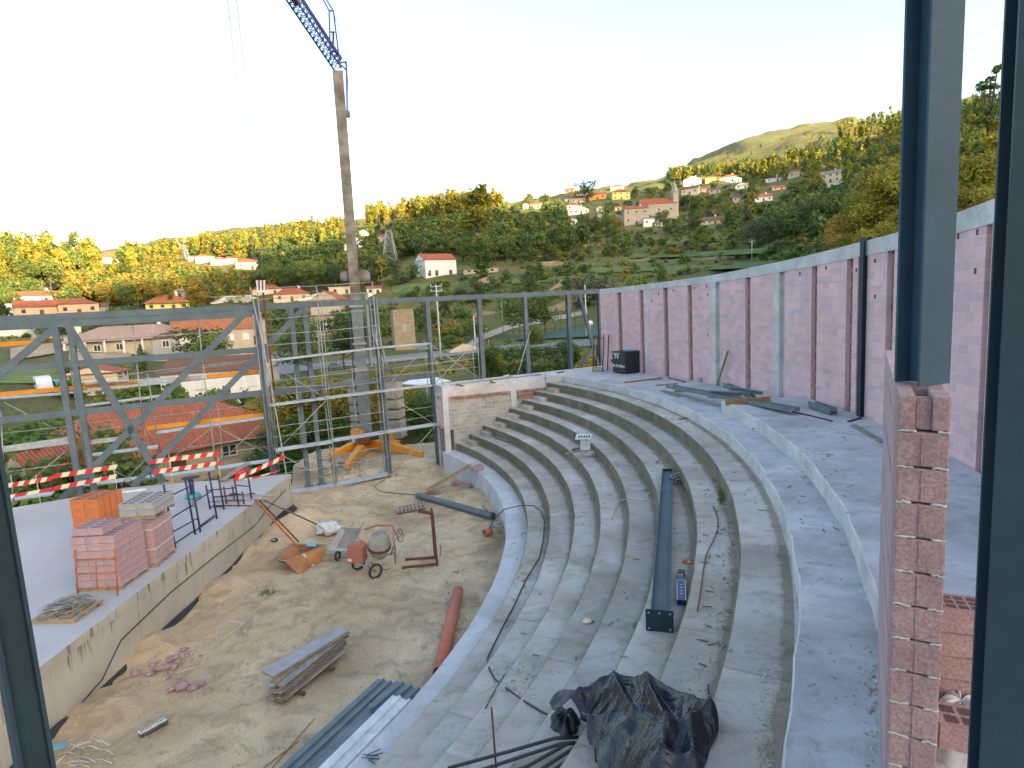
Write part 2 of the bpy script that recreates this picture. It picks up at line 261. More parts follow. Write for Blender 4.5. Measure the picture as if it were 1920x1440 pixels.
# ---------------------------------------------------------------- mesh helpers
def unit(v): v=np.array(v,float); return v/max(np.linalg.norm(v),1e-9)
def frame(d,up=(0,0,1)):
    d=unit(d); up=np.array(up,float)
    if abs(d@unit(up))>.98: up=np.array([1.,0,0])
    s=unit(np.cross(d,up)); u=np.cross(s,d); return d,s,u
class MB:
    def __init__(s): s.v=[]; s.f=[]; s.m=[]; s.uv={}; s.sm=set()
    def add(s,vs,fs,m=0,uvs=None,smooth=False):
        o=len(s.v); s.v.extend([tuple(map(float,x)) for x in vs])
        for i,f in enumerate(fs):
            if uvs is not None: s.uv[len(s.f)]=uvs[i]
            if smooth: s.sm.add(len(s.f))
            s.f.append(tuple(o+j for j in f)); s.m.append(m)
        return s
    def obox(s,c,ax,ay,az,m=0):
        c=np.array(c,float); ax,ay,az=(np.array(a,float)/2 for a in (ax,ay,az))
        v=[c+i*ax+j*ay+k*az for k in(-1,1) for j in(-1,1) for i in(-1,1)]
        fs=[(0,2,3,1),(4,5,7,6),(0,1,5,4),(2,6,7,3),(0,4,6,2),(1,3,7,5)]
        if np.dot(np.cross(ax,ay),az)<0: fs=[f[::-1] for f in fs]
        return s.add(v,fs,m)
    def box(s,c,size,rz=0,m=0):
        a=math.cos(rz),math.sin(rz); return s.obox(c,(size[0]*a[0],size[0]*a[1],0),(-size[1]*a[1],size[1]*a[0],0),(0,0,size[2]),m)
    def bar(s,p,q,w,h,up=(0,0,1),m=0):
        p=np.array(p,float);q=np.array(q,float); d,sd,u=frame(q-p,up); return s.obox((p+q)/2,d*np.linalg.norm(q-p),sd*w,u*h,m)
    def hbeam(s,p,q,w,h,up=(0,0,1),tf=.015,tw=.01,m=0):
        p=np.array(p,float);q=np.array(q,float); d,sd,u=frame(q-p,up); L=np.linalg.norm(q-p); c=(p+q)/2
        s.obox(c+u*(h/2-tf/2),d*L,sd*w,u*tf,m); s.obox(c-u*(h/2-tf/2),d*L,sd*w,u*tf,m); return s.obox(c,d*(L-.004),sd*tw,u*(h-2*tf),m)
    def tube(s,pts,r,n=6,m=0,closed=False,r2=None):
        pts=[np.array(p,float) for p in pts]; rings=[]; k=len(pts)
        for i,p in enumerate(pts):
            d=pts[min(i+1,k-1)]-pts[max(i-1,0)]; d,sd,u=frame(d); rr=r if r2 is None else r+(r2-r)*i/(k-1)
            rings.append([p+rr*(math.cos(2*math.pi*j/n)*sd+math.sin(2*math.pi*j/n)*u) for j in range(n)])
        vs=[x for g in rings for x in g]; fs=[]
        for i in range(k-1):
            for j in range(n): a=i*n+j;b=i*n+(j+1)%n; fs.append((a,a+n,b+n,b))
        s.add(vs,fs,m,smooth=True); o=len(s.v)-len(vs)
        if n>3: s.f.append(tuple(o+j for j in range(n))); s.m.append(m); s.f.append(tuple(o+(k-1)*n+j for j in reversed(range(n)))); s.m.append(m)
        return s
    def pipe(s,p,q,r,t=.01,n=16,m=0):
        p=np.array(p,float);q=np.array(q,float);d,sd,u=frame(q-p); vs=[]
        for c,rr in ((p,r),(q,r),(q,r-t),(p,r-t)):
            vs+=[c+rr*(math.cos(2*math.pi*j/n)*sd+math.sin(2*math.pi*j/n)*u) for j in range(n)]
        fs=[(a*n+j,b*n+j,b*n+(j+1)%n,a*n+(j+1)%n) for a,b in((0,1),(1,2),(2,3),(3,0)) for j in range(n)]
        return s.add(vs,fs,m,smooth=True)
    def lathe(s,prof,c,axis=(0,0,1),n=20,m=0,smooth=True):
        d,sd,u=frame(axis,(0,1,0)); c=np.array(c,float); vs=[]
        for r,z in prof: vs+=[c+d*z+r*(math.cos(2*math.pi*j/n)*sd+math.sin(2*math.pi*j/n)*u) for j in range(n)]
        k=len(prof); fs=[(i*n+j,i*n+(j+1)%n,(i+1)*n+(j+1)%n,(i+1)*n+j) for i in range(k-1) for j in range(n)]
        return s.add(vs,fs,m,smooth=smooth)
    def disc(s,c,axis,r,n=16,m=0):
        d,sd,u=frame(axis,(0,1,0)); c=np.array(c,float)
        return s.add([c+r*(math.cos(2*math.pi*j/n)*sd+math.sin(2*math.pi*j/n)*u) for j in range(n)],[tuple(range(n))],m)
    def prism(s,poly,z0,z1,m=0,mt=None):
        n=len(poly); a=sum(poly[i][0]*poly[(i+1)%n][1]-poly[(i+1)%n][0]*poly[i][1] for i in range(n))
        if a<0: poly=poly[::-1]
        vs=[(p[0],p[1],z0) for p in poly]+[(p[0],p[1],z1) for p in poly]
        s.add(vs,[tuple(reversed(range(n)))]+[(i,(i+1)%n,n+(i+1)%n,n+i) for i in range(n)],m)
        o=len(s.v)-2*n; s.f.append(tuple(o+n+i for i in range(n))); s.m.append(m if mt is None else mt); return s
    def quad(s,a,b,c,d,m=0,uv=None): return s.add([a,b,c,d],[(0,1,2,3)],m,None if uv is None else [uv])
    def ring(s,R0,R1,a0,a1,z0,z1,m=0,mr=None,cham=.015,da=1.,jit=0.,seed=0):
        n=max(1,int(math.ceil((a1-a0)/da))); rg=np.random.default_rng(seed); vs=[]; prof=[(R0,z0),(R0,z1-cham),(R0+cham,z1),(R1,z1),(R1,z0)]
        ph=rg.uniform(0,6,4)
        for i in range(n+1):
            a=a0+(a1-a0)*i/n; j=jit*(math.sin(a*.9+ph[0])+.6*math.sin(a*2.3+ph[1])+rg.normal()*.25); jz=jit*.5*(math.sin(a*1.3+ph[2])+rg.normal()*.2)
            for k,(r,z) in enumerate(prof): vs.append(pol(r+(j if k<3 else 0),a,z+(jz if k in(1,2,3) else 0)))
        K=5; fs=[];ms=[]
        mr=m if mr is None else mr
        for i in range(n):
            for k in range(4):
                o=i*K; fs.append((o+k,o+k+1,o+K+k+1,o+K+k)); ms.append(mr if k<2 else m)
        o=len(s.f); s.add(vs,fs,m); 
        for i,x in enumerate(ms): s.m[o+i]=x
        b=len(s.v)-len(vs); s.f.append(tuple(b+k for k in reversed(range(K)))); s.m.append(mr); s.f.append(tuple(b+n*K+k for k in range(K))); s.m.append(mr); return s
    def rock(s,c,r,m=0,rg=RNG,flat=.7):
        c=np.array(c,float); V=np.array([(0,0,1),(.9,0,.3),(.28,.85,.3),(-.72,.53,.3),(-.72,-.53,.3),(.28,-.85,.3),(.72,.53,-.35),(-.28,.85,-.35),(-.9,0,-.35),(-.28,-.85,-.35),(.72,-.53,-.35),(0,0,-.8)])
        V=V*rg.uniform(.65,1.2,(12,1)); a=rg.uniform(0,6.3); Rm=np.array([[math.cos(a),-math.sin(a),0],[math.sin(a),math.cos(a),0],[0,0,1]])
        V=(V*np.array([1,rg.uniform(.6,1),flat*rg.uniform(.6,1)]))@Rm.T*r+c
        F=[(0,1,2),(0,2,3),(0,3,4),(0,4,5),(0,5,1),(1,6,2),(2,6,7),(2,7,3),(3,7,8),(3,8,4),(4,8,9),(4,9,5),(5,9,10),(5,10,1),(1,10,6),(11,7,6),(11,8,7),(11,9,8),(11,10,9),(11,6,10)]
        return s.add(V,F,m)
    def build(s,name,mats,parent=None,loc=None,boxuv=True):
        me=bpy.data.meshes.new(name); off=np.zeros(3)
        if parent is not None: off=np.array(parent['_b']) if '_b' in parent else np.zeros(3)
        if loc is not None: off=np.array(loc,float)
        V=np.array(s.v,float)-off; me.from_pydata(V.tolist(),[],s.f)
        if isinstance(mats,str): mats=[mats]
        for k in mats: me.materials.append(MATS[k])
        me.polygons.foreach_set('material_index',np.array(s.m,dtype=np.int32))
        if s.sm:
            a=np.zeros(len(s.f),dtype=bool); a[list(s.sm)]=True; me.polygons.foreach_set('use_smooth',a)
        if boxuv:
            uvl=me.uv_layers.new(name='UVMap'); uv=np.zeros((len(me.loops),2)); VV=np.array(s.v,float); li=0
            for i,f in enumerate(s.f):
                if i in s.uv: uv[li:li+len(f)]=s.uv[i]
                else:
                    p=VV[list(f)]; nn=np.cross(p[1]-p[0],p[2]-p[0]); L=np.linalg.norm(nn); nn=nn/L if L>1e-12 else np.array([0,0,1.])
                    if abs(nn[2])>.96: uv[li:li+len(f)]=p[:,:2]
                    else:
                        t=unit((-nn[1],nn[0],0)); bt=np.cross(nn,t); uv[li:li+len(f),0]=p@t; uv[li:li+len(f),1]=p@bt
                li+=len(f)
            uvl.data.foreach_set('uv',uv.ravel())
        me.update(); o=bpy.data.objects.new(name,me); COL.objects.link(o)
        if parent is not None: o.parent=parent
        else: o.location=tuple(off); o['_b']=list(map(float,off))
        return o
def tag(o,label=None,cat=None,group=None,kind=None):
    if label: o['label']=label
    if cat: o['category']=cat
    if group: o['group']=group
    if kind: o['kind']=kind
    return o
def thing(name,label,cat,loc=(0,0,0),group=None):
    o=bpy.data.objects.new(name,None); COL.objects.link(o); o.location=tuple(map(float,loc)); o.empty_display_size=.3
    o['_b']=list(map(float,loc)); return tag(o,label,cat,group)
def copy_tree(o,parent=None):
    c=o.copy(); COL.objects.link(c); c.parent=parent
    for ch in list(o.children): copy_tree(ch,c)
    return c
def dup(o,loc,rz=0,label=None,group=None,scale=None):
    c=copy_tree(o); c.location=tuple(map(float,loc)); c.rotation_euler=(0,0,rz)
    if label: c['label']=label
    if group: c['group']=group
    if scale is not None: c.scale=scale if isinstance(scale,tuple) else (scale,)*3
    return c
def single(mb,name,mats,label,cat,group=None,kind=None,loc=None):
    if loc is None:
        V=np.array(mb.v); loc=(V[:,0].mean(),V[:,1].mean(),V[:,2].min())
    return tag(mb.build(name,mats,loc=loc),label,cat,group,kind)
def arrays(name,V,F,mats,parent=None,mi=None,smooth=False):
    me=bpy.data.meshes.new(name); V=np.asarray(V,np.float32); F=np.asarray(F,np.int32); k=F.shape[1]
    me.vertices.add(len(V)); me.vertices.foreach_set('co',V.ravel()); me.loops.add(F.size); me.loops.foreach_set('vertex_index',F.ravel())
    me.polygons.add(len(F)); me.polygons.foreach_set('loop_start',np.arange(0,F.size,k,dtype=np.int32)); me.polygons.foreach_set('loop_total',np.full(len(F),k,dtype=np.int32))
    for m in mats: me.materials.append(MATS[m])
    if mi is not None: me.polygons.foreach_set('material_index',np.asarray(mi,np.int32))
    if smooth: me.polygons.foreach_set('use_smooth',np.ones(len(F),dtype=bool))
    me.update(calc_edges=True); me.validate(); o=bpy.data.objects.new(name,me); COL.objects.link(o)
    if parent is not None: o.parent=parent
    return o
# ---------------------------------------------------------------- smooth value noise
_VT={}
def vnoise(x,y,seed=0):
    x=np.asarray(x,float);y=np.asarray(y,float)
    if seed not in _VT: _VT[seed]=np.random.default_rng(seed).uniform(-1,1,(256,256))
    T=_VT[seed]
    xi=np.floor(x).astype(int);yi=np.floor(y).astype(int);fx=x-xi;fy=y-yi;fx=fx*fx*(3-2*fx);fy=fy*fy*(3-2*fy)
    g=lambda a,b:T[a%256,b%256]
    return (g(xi,yi)*(1-fx)+g(xi+1,yi)*fx)*(1-fy)+(g(xi,yi+1)*(1-fx)+g(xi+1,yi+1)*fx)*fy
def fbm(x,y,seed=0,o=4): return sum(vnoise(x*2**k,y*2**k,seed+k)/2**k for k in range(o))
# ---------------------------------------------------------------- terrain
def zpx(px,py,D):
    d=ray(px,py); return ZC+D*d[2]/math.hypot(d[0],d[1])
def azpx(px,py=600):
    d=ray(px,py); return math.degrees(math.atan2(d[0],d[1]))
TC={ # photo column: list of (distance, row) where the ground of that distance shows; ('z',v) gives the height itself
0:[(30,('z',-5)),(48,('z',-5)),(75,('z',-3.6)),(100,722),(130,672),(160,650),(250,592),(330,545),(420,505),(520,490),(700,500)],
250:[(30,('z',-5)),(48,('z',-4.8)),(62,('z',-4.5)),(80,750),(105,742),(145,672),(200,622),(260,578),(340,535),(450,505),(600,480),(760,466),(900,470)],
450:[(30,('z',-5)),(48,('z',-4.5)),(62,('z',-4.5)),(80,('z',-4)),(105,747),(145,672),(220,605),(300,550),(400,505),(600,455),(800,428),(1000,432)],
620:[(30,('z',-2)),(46,('z',-2)),(60,('z',-1.5)),(80,705),(110,682),(150,635),(200,595),(260,555),(350,505),(500,455),(800,416),(1000,420)],
800:[(30,('z',-1)),(46,('z',-1)),(60,('z',-.5)),(80,695),(110,668),(140,645),(170,605),(200,555),(235,517),(320,482),(450,435),(600,400),(800,405)],
1000:[(30,('z',-1)),(46,('z',0)),(60,('z',.5)),(80,('z',1)),(100,645),(130,624),(150,585),(200,535),(260,492),(340,452),(430,412),(520,380),(700,385)],
1200:[(30,('z',-1)),(46,('z',1)),(60,('z',2)),(100,('z',5)),(150,562),(200,522),(280,470),(370,424),(430,395),(520,356),(600,348),(900,352)],
1400:[(30,('z',-1)),(46,('z',2)),(60,('z',3)),(100,('z',8)),(150,522),(220,472),(300,430),(400,390),(480,350),(600,335),(800,308),(1000,276),(1300,256),(1600,262)],
1300:[(30,('z',-1)),(46,('z',1.5)),(60,('z',2.5)),(100,('z',6.5)),(150,541),(220,491),(300,450),(400,404),(480,362),(600,340),(850,326),(1150,300),(1400,304)],
1500:[(30,('z',-1)),(46,('z',2)),(60,('z',4)),(110,490),(200,440),(300,401),(420,358),(520,325),(650,303),(1000,258),(1300,237),(1600,242)],
1600:[(30,('z',-1)),(46,('z',2)),(60,('z',5)),(120,472),(200,422),(300,372),(450,322),(700,262),(1000,236),(1250,224),(1600,228)],
1800:[(30,('z',-1)),(46,('z',2)),(60,('z',6)),(120,425),(200,360),(350,285),(500,228),(700,200),(900,204)]}
AZ=[];ROW=[]
DG=np.concatenate([np.linspace(6,40,6),np.geomspace(45,2600,120)])
for px in sorted(TC):
    AZ.append(azpx(px,560)); zs=[(D,(v[1] if isinstance(v,tuple) else zpx(px,v,D))) for D,v in TC[px]]
    d_,z_=zip(*zs); d_=list(d_)+[2600]; z_=list(z_)+[z_[-1]*.9]; ROW.append(np.interp(DG,d_,z_))
AZ=[-180,-110,-75]+AZ+[62,95,130,180]; flat=np.interp(DG,[30,100,400,2600],[-5,-4,20,60]); rt=ROW[-1]
ROW=[flat,flat,ROW[0]*.8]+ROW+[rt,np.interp(DG,[30,60,150,400,2600],[-1,4,20,60,90]),flat,flat]; AZ=np.array(AZ); ROW=np.array(ROW)
AZG=np.concatenate([np.arange(-180,-60,4.),np.arange(-60,62,.5),np.arange(62,181,4.)])
GZ=np.zeros((len(AZG),len(DG)))
for j in range(len(DG)): GZ[:,j]=np.interp(AZG,AZ,ROW[:,j])
_a,_d=np.meshgrid(np.radians(AZG),DG,indexing='ij'); _x=_d*np.sin(_a);_y=_d*np.cos(_a)
_amp=np.clip((_d-70)*.012,0,6); GZ=GZ+fbm(_x/45.,_y/45.,3,4)*_amp*np.clip((_d)/400,.25,1)
_ter=np.clip((_d-150)/60,0,1)*np.clip((900-_d)/300,0,1)*(np.degrees(_a)>-35); GZ=GZ+_ter*.9*np.sin(GZ*2*math.pi/5.0)
LDG=DG
def hz(x,y):
    x=np.asarray(x,float);y=np.asarray(y,float); D=np.clip(np.hypot(x,y),DG[0],DG[-1]-1e-6); a=np.degrees(np.arctan2(x,y))
    i=np.clip(np.searchsorted(AZG,a)-1,0,len(AZG)-2); j=np.clip(np.searchsorted(DG,D)-1,0,len(DG)-2)
    u=(a-AZG[i])/(AZG[i+1]-AZG[i]); v=(D-DG[j])/(DG[j+1]-DG[j])
    return (GZ[i,j]*(1-u)+GZ[i+1,j]*u)*(1-v)+(GZ[i,j+1]*(1-u)+GZ[i+1,j+1]*u)*v
TS=np.geomspace(48,2400,500)
def TH(px,py,dmin=48):  # ray / terrain hit -> point or None
    d=ray(px,py); hh=math.hypot(d[0],d[1]); t=TS[TS>=dmin]; x=d[0]/hh*t;y=d[1]/hh*t;z=ZC+d[2]/hh*t; g=hz(x,y); k=np.where(z<=g)[0]
    if len(k)==0: return None
    k=k[0]
    if k>0:
        a=(z[k-1]-g[k-1]);b=(z[k]-g[k]); s=a/(a-b) if a!=b else 0; tt=t[k-1]+(t[k]-t[k-1])*s
    else: tt=t[0]
    X=d[0]/hh*tt;Y=d[1]/hh*tt; return np.array([X,Y,float(hz(X,Y))])
def GD(px,D):
    d=ray(px,600); hh=math.hypot(d[0],d[1]); X=d[0]/hh*D;Y=d[1]/hh*D; return np.array([X,Y,float(hz(X,Y))])
nA,nD=GZ.shape; idx=np.arange(nA*nD).reshape(nA,nD)
Fq=np.stack([idx[:-1,:-1],idx[:-1,1:],idx[1:,1:],idx[1:,:-1]],-1).reshape(-1,4)
tg=arrays('hillside',np.stack([_x,_y,GZ],-1).reshape(-1,3),Fq,['hill_ground'],smooth=True); tag(tg,'terraced green valley side rising to wooded hills beyond the site','hillside',kind='structure')
# unseen ridge added behind the camera, crest shaped to shade the valley floor
_p=np.array([-SUN_DIR[1],SUN_DIR[0]])  # lateral axis
DR=620.
BP=[(0,590),(100,585),(180,575),(250,560),(330,545),(420,520),(500,500),(620,465),(700,445),(800,410),(900,395),(980,375),(1100,368),(1230,350),(1400,338),(1600,310),(1750,300)]
uv=[]
for b in BP:
    q=TH(*b)
    if q is None: continue
    uv.append((float(q[:2]@_p),float(q[2]+1+(DR-q[:2]@SUN_DIR[:2])*math.tan(SUN_EL))))
for b,e in (((1236,408),34),((1194,421),25),((1268,405),36),((1110,385),8)):
    q=TH(*b); u0=float(q[:2]@_p); hh_=float(q[2]+e+(DR-q[:2]@SUN_DIR[:2])*math.tan(SUN_EL))
    uv=[t for t in uv if abs(t[0]-u0)>14 or t[1]>hh_]+[(u0-12,hh_),(u0+12,hh_)]
uv.sort(); U=[a for a,_ in uv]; Hh=[b for _,b in uv]
us=np.arange(-900,1400,12.); cr=np.interp(us,U,Hh); cr=cr+3*vnoise(us/30.,us*0,9)+1.5*vnoise(us/9.,us*0,10)
V=[];off=[(-330,0.),(-160,.55),(-40,.93),(0,1.),(60,.9),(300,.5),(600,.0)]
for u_,h_ in zip(us,cr):
    for o_,k_ in off:
        q=_p*u_+SUN_DIR[:2]*(DR+o_); V.append((q[0],q[1],-8+(h_+8)*k_+ (4*vnoise(u_/25.,o_/25.,5) if 0<k_<1 else 0)))
K=len(off); F=[(i*K+k,i*K+k+1,(i+1)*K+k+1,(i+1)*K+k) for i in range(len(us)-1) for k in range(K-1)]
rg_=arrays('ridge',V,F,['hill_ground'],smooth=True); tag(rg_,'long green unseen ridge added behind the viewpoint to shade the valley floor','ridge',kind='structure')
# ================================================================ SITE
DD=unit((.9026,.4304)); NN=np.array([-DD[1],DD[0]]); P0=np.array([-1.67,33.86])
def FS(s,z,perp=0.): q=P0+DD*s+NN*perp; return np.array([q[0],q[1],z])
def FP(px,py,perp=0.): return PL(px,py,P0+NN*perp,NN)
# --- pit ground
A_=np.array([-3.73,31.27]); B_=np.array([2.99,33.31]); AB=unit(B_-A_); ABN=np.array([-AB[1],AB[0]])
nx,ny=260,420; gx=np.linspace(-10.6,10.5,nx); gy=np.linspace(2,43.5,ny); X_,Y_=np.meshgrid(gx,gy,indexing='ij')
X_=X_-np.clip((Y_-26.2)/8,0,1)*np.clip((2-X_)/12.6,0,1)*2.6
Z_=.04*fbm(X_*.8,Y_*.8,21,5)+.03*fbm(X_*3.1,Y_*3.1,22,4)
for k_ in range(5): Z_-=.035*np.exp(-((X_+3.0+k_*.9+.5*np.sin(Y_*.35+k_)+.12*(Y_-18))**2)/.012)
for (mx,my,mr,mh) in ((-9.4,23.7,1.2,.55),(-9.6,21.6,1.1,.35),(-9.9,18.5,.8,.25),(-9.8,12.5,.9,.2),(-8.9,27.6,.8,.25),(-10.2,15,1.0,.3),(-2.2,26.3,1.4,.3),(-6.5,33.5,2.5,.3),(-11.5,31.5,1.6,-.3),(-9.0,24.9,.9,.4)):
    Z_+=mh*np.exp(-((X_-mx)**2+(Y_-my)**2)/(mr*mr)*1.6)
Z_-=np.clip((Y_-36.5)/7,0,1)**2*1.6
i_=np.arange(nx*ny).reshape(nx,ny); F_=np.stack([i_[:-1,:-1],i_[1:,:-1],i_[1:,1:],i_[:-1,1:]],-1).reshape(-1,4)
vv=np.stack([X_,Y_,Z_],-1).reshape(-1,3)
edge=list(i_[0,:])+list(i_[1:,-1])+list(i_[-1,-2::-1]); n0=len(vv); sk=vv[edge].copy(); sk[:,2]=-6.5
vv=np.vstack([vv,sk]); ex=np.array([(edge[k],edge[k+1],n0+k+1,n0+k) for k in range(len(edge)-1)])
g=arrays('pit_ground',vv,np.vstack([F_,ex]),['dirt'],smooth=True); tag(g,'trampled brown earth floor of the arena between stage and seating','ground',kind='structure')
# --- seating terrace
st=thing('seating_terrace','curved concrete seating terrace of rising steps around the earth arena','seating',pol(24,10,0))
RR=[21.476]+[22.20+.7537*k for k in range(8)]+[28.272,29.09]; ZZ=[1.085]+[1.476+.4*k for k in range(8)]+[4.62,5.01]
def a_start(R):
    lo,hi=0.,80.
    for _ in range(40):
        m=(lo+hi)/2
        if (pol(R,m)[:2]-A_)@ABN<0: lo=m
        else: hi=m
    return lo
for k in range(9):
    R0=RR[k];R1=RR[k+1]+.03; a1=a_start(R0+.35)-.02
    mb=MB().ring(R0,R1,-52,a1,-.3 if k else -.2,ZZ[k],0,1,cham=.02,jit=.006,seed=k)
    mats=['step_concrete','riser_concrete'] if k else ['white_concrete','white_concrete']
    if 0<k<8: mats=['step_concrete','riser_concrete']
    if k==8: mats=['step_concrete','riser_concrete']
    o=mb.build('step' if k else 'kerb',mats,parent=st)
    if k==0: o['label']='lowest kerb step with pale cement top'
for k in range(2,9):
    a=a_start(RR[k]); mb=MB().ring(RR[k]-.38,RR[k]+.01,a-3.1,a-1.15,ZZ[k-1]-.02,ZZ[k-1]+.2,0,0,cham=.015,jit=.004,seed=40+k)
    mb.build('half_step',['step_concrete'],parent=st)
mb=MB().ring(RR[9],31.86,-52,a_start(30.2)-.02,-.2,ZZ[9],0,1,cham=.02,jit=.02,seed=31); mb.build('landing',['platform_concrete','beam_concrete'],parent=st)
mb=MB().ring(RR[10],31.87,-52,1.2,4.5,ZZ[10],0,1,cham=.02,jit=.015,seed=32); mb.build('upper_landing',['platform_concrete','beam_concrete'],parent=st)
# --- end block building
bb=thing('end_block','small beige block building closing the seating, with doorway and concrete roof beam','building',(A_[0],A_[1],0))
S0=FS(-3.0,0)[:2]; S1=FS(8.25,0)[:2]; S2=np.array([5.75,35.1]); S3=A_+AB*8.6
def inset(poly,d):
    n=len(poly); o=[]; a=sum(poly[i][0]*poly[(i+1)%n][1]-poly[(i+1)%n][0]*poly[i][1] for i in range(n)); sg=1 if a>0 else -1
    for i in range(n):
        p,q,r=map(np.array,(poly[i-1],poly[i],poly[(i+1)%n])); e1=unit(q-p);e2=unit(r-q); n1=np.array([-e1[1],e1[0]])*sg;n2=np.array([-e2[1],e2[0]])*sg
        b=unit(n1+n2); o.append(q+b*d/max(.3,b@n1))
    return o
foot=[A_,S3,S2,S1,S0]
MB().prism(foot,4.02,4.60,0).build('roof_beam',['beam_concrete'],parent=bb)
MB().prism(inset(foot,.03),2.2,4.02,0).build('block_wall',['beige_blocks'],parent=bb)
inn=unit(S0-A_)
low=[A_+AB*.45,S3-AB*.1,S2,S1,S0+AB*.45]
MB().prism(inset(low,.03),-.1,2.2,0).build('lower_wall',['beige_blocks'],parent=bb)
mb=MB(); 
for p in (A_+AB*.14+inn*.14, ): mb.box((p[0],p[1],2.0),(.3,.3,4.1),math.atan2(AB[1],AB[0]))
mb.build('corner_column',['beam_concrete'],parent=bb)
q=S0+AB*.16-inn*.16; MB().box((q[0],q[1],2.0),(.3,.3,4.1),math.atan2(AB[1],AB[0])).build('corner_column',['beam_concrete'],parent=bb)
q=A_+AB*3.95-ABN*.0; MB().box((q[0],q[1],2.0),(.32,.06,4.06),math.atan2(AB[1],AB[0])).build('column',['beam_concrete'],parent=bb)
for z0,z1,a,b in ((3.80,4.02,.4,3.75),(3.78,4.02,4.15,7.2),(3.52,3.74,4.15,6.6)):
    q=A_+AB*(a+b)/2; MB().box((q[0],q[1],(z0+z1)/2),(b-a,.03,z1-z0),math.atan2(AB[1],AB[0])).build('pink_course',['chase_blocks'],parent=bb)
q=(A_+S0)/2; L_=np.linalg.norm(S0-A_)-.55; rz_=math.atan2(inn[1],inn[0])
MB().box((q[0],q[1],3.05),(L_,.03,1.55),rz_).build('pink_panel',['pink_blocks'],parent=bb)
# perforated blocks stacked in the doorway
mb=MB(); dm=(A_+S0)/2+AB*.12
for k in range(10):
    mb.box((dm[0],dm[1],.11+.21*k),(L_*.5,.2,.195),rz_,0)
    for s in (-.16,.16):
        for t in (-.045,.045):
            c_=dm+inn*s*L_-AB*.102; mb.box((c_[0],c_[1],.11+.21*k+t),(.12,.01,.055),rz_,1)
mb.build('door_infill',['block_pink_raw','block_void'],parent=bb)
# --- curved pink wall
pw=thing('pink_block_wall','tall curved wall of pink concrete blocks with pale capping beam and vertical slots','wall',pol(32,10,4.6))
TA=[-30,-16,-13,-8.8,-4.5,0,5.8,13,27,31]; TZ=[10.15,10.04,9.98,9.89,9.84,9.76,9.66,9.51,9.38,9.37]
topz=lambda a: float(np.interp(a,TA,TZ))
capz=lambda a: topz(a)-float(np.interp(a,[-16,5,20],[.42,.38,.30]))
Rw=31.9
def cyl_panel(mb,Ra,a0,a1,zb,zt,m=0,da=.8):
    n=max(1,int(math.ceil(abs(a1-a0)/da)))
    for i in range(n):
        b0=a0+(a1-a0)*i/n;b1=a0+(a1-a0)*(i+1)/n; z0,z1=zt(b0),zt(b1); s0,s1=R_(b0)*Rw,R_(b1)*Rw
        mb.add([pol(Ra,b0,zb),pol(Ra,b1,zb),pol(Ra,b1,z1),pol(Ra,b0,z0)],[(0,3,2,1)],m,[[(s0,zb),(s0,z0),(s1,z1),(s1,zb)]])
def wall_seg(name,mats,a0,a1,Ra=Rw,Rb=Rw+.25,zb=4.4,zt=capz,parent=pw):
    mb=MB(); cyl_panel(mb,Ra,a0,a1,zb,zt)
    n=max(1,int(math.ceil(abs(a1-a0)/.8)))
    for i in range(n):
        b0=a0+(a1-a0)*i/n;b1=a0+(a1-a0)*(i+1)/n
        mb.add([pol(Rb,b0,zb),pol(Rb,b1,zb),pol(Rb,b1,zt(b1)),pol(Rb,b0,zt(b0))],[(0,1,2,3)],0)
        mb.add([pol(Ra,b0,zt(b0)),pol(Ra,b1,zt(b1)),pol(Rb,b1,zt(b1)),pol(Rb,b0,zt(b0))],[(0,3,2,1)],0)
    for b,o in ((a0,1),(a1,0)):
        q=[pol(Ra,b,zb),pol(Ra,b,zt(b)),pol(Rb,b,zt(b)),pol(Rb,b,zb)]; mb.add(q,[(0,1,2,3) if o else (3,2,1,0)],0)
    return mb.build(name,mats,parent=parent)
ch=[(27.7,27.0,'c'),(24.07,23.45,'c'),(23.25,22.75,'k'),(20.3,19.6,'c'),(16.6,15.95,'c'),(13.06,12.52,'k'),(12.52,11.9,'g'),(8.4,7.72,'c'),(4.6,3.99,'k'),(3.99,3.3,'g'),(.14,-.5,'c'),(-3.68,-4.34,'c'),(-4.83,-5.37,'c'),(-5.45,-5.74,'s'),(-7.62,-8.26,'c'),(-15.25,-15.63,'c'),(-20,-20.4,'c')]
cur=30.5
for a1_,a0_,kd in ch:
    if cur-a1_>.02: wall_seg('block_panel',['pink_blocks'],a1_,cur)
    if kd=='c': wall_seg('slot',['chase_blocks'],a0_,a1_,Ra=Rw+.13)
    elif kd=='k': wall_seg('column',['beam_concrete'],a0_,a1_,Ra=Rw-.012,Rb=Rw+.26)
    elif kd=='g': wall_seg('slot',['beam_concrete'],a0_,a1_,Ra=Rw+.14)
    elif kd=='s': wall_seg('slot',['chase_blocks'],a0_,a1_,Ra=Rw+.16)
    cur=a0_
wall_seg('block_panel',['pink_blocks'],-30,cur)
mb=MB(); n=76
for i in range(n):
    b0=-30+60.5*i/n;b1=-30+60.5*(i+1)/n; v=[]
    for b in (b0,b1):
        for r,z in ((Rw-.02,capz(b)),(Rw-.02,topz(b)),(Rw+.27,topz(b)),(Rw+.27,capz(b))): v.append(pol(r,b,z))
    mb.add(v,[(0,1,5,4),(1,2,6,5),(2,3,7,6),(3,0,4,7)],0)
mb.add([pol(Rw-.02,30.5,capz(30.5)),pol(Rw-.02,30.5,topz(30.5)),pol(Rw+.27,30.5,topz(30.5)),pol(Rw+.27,30.5,capz(30.5))],[(0,3,2,1)],0)
mb.build('capping_beam',['beam_concrete'],parent=pw)
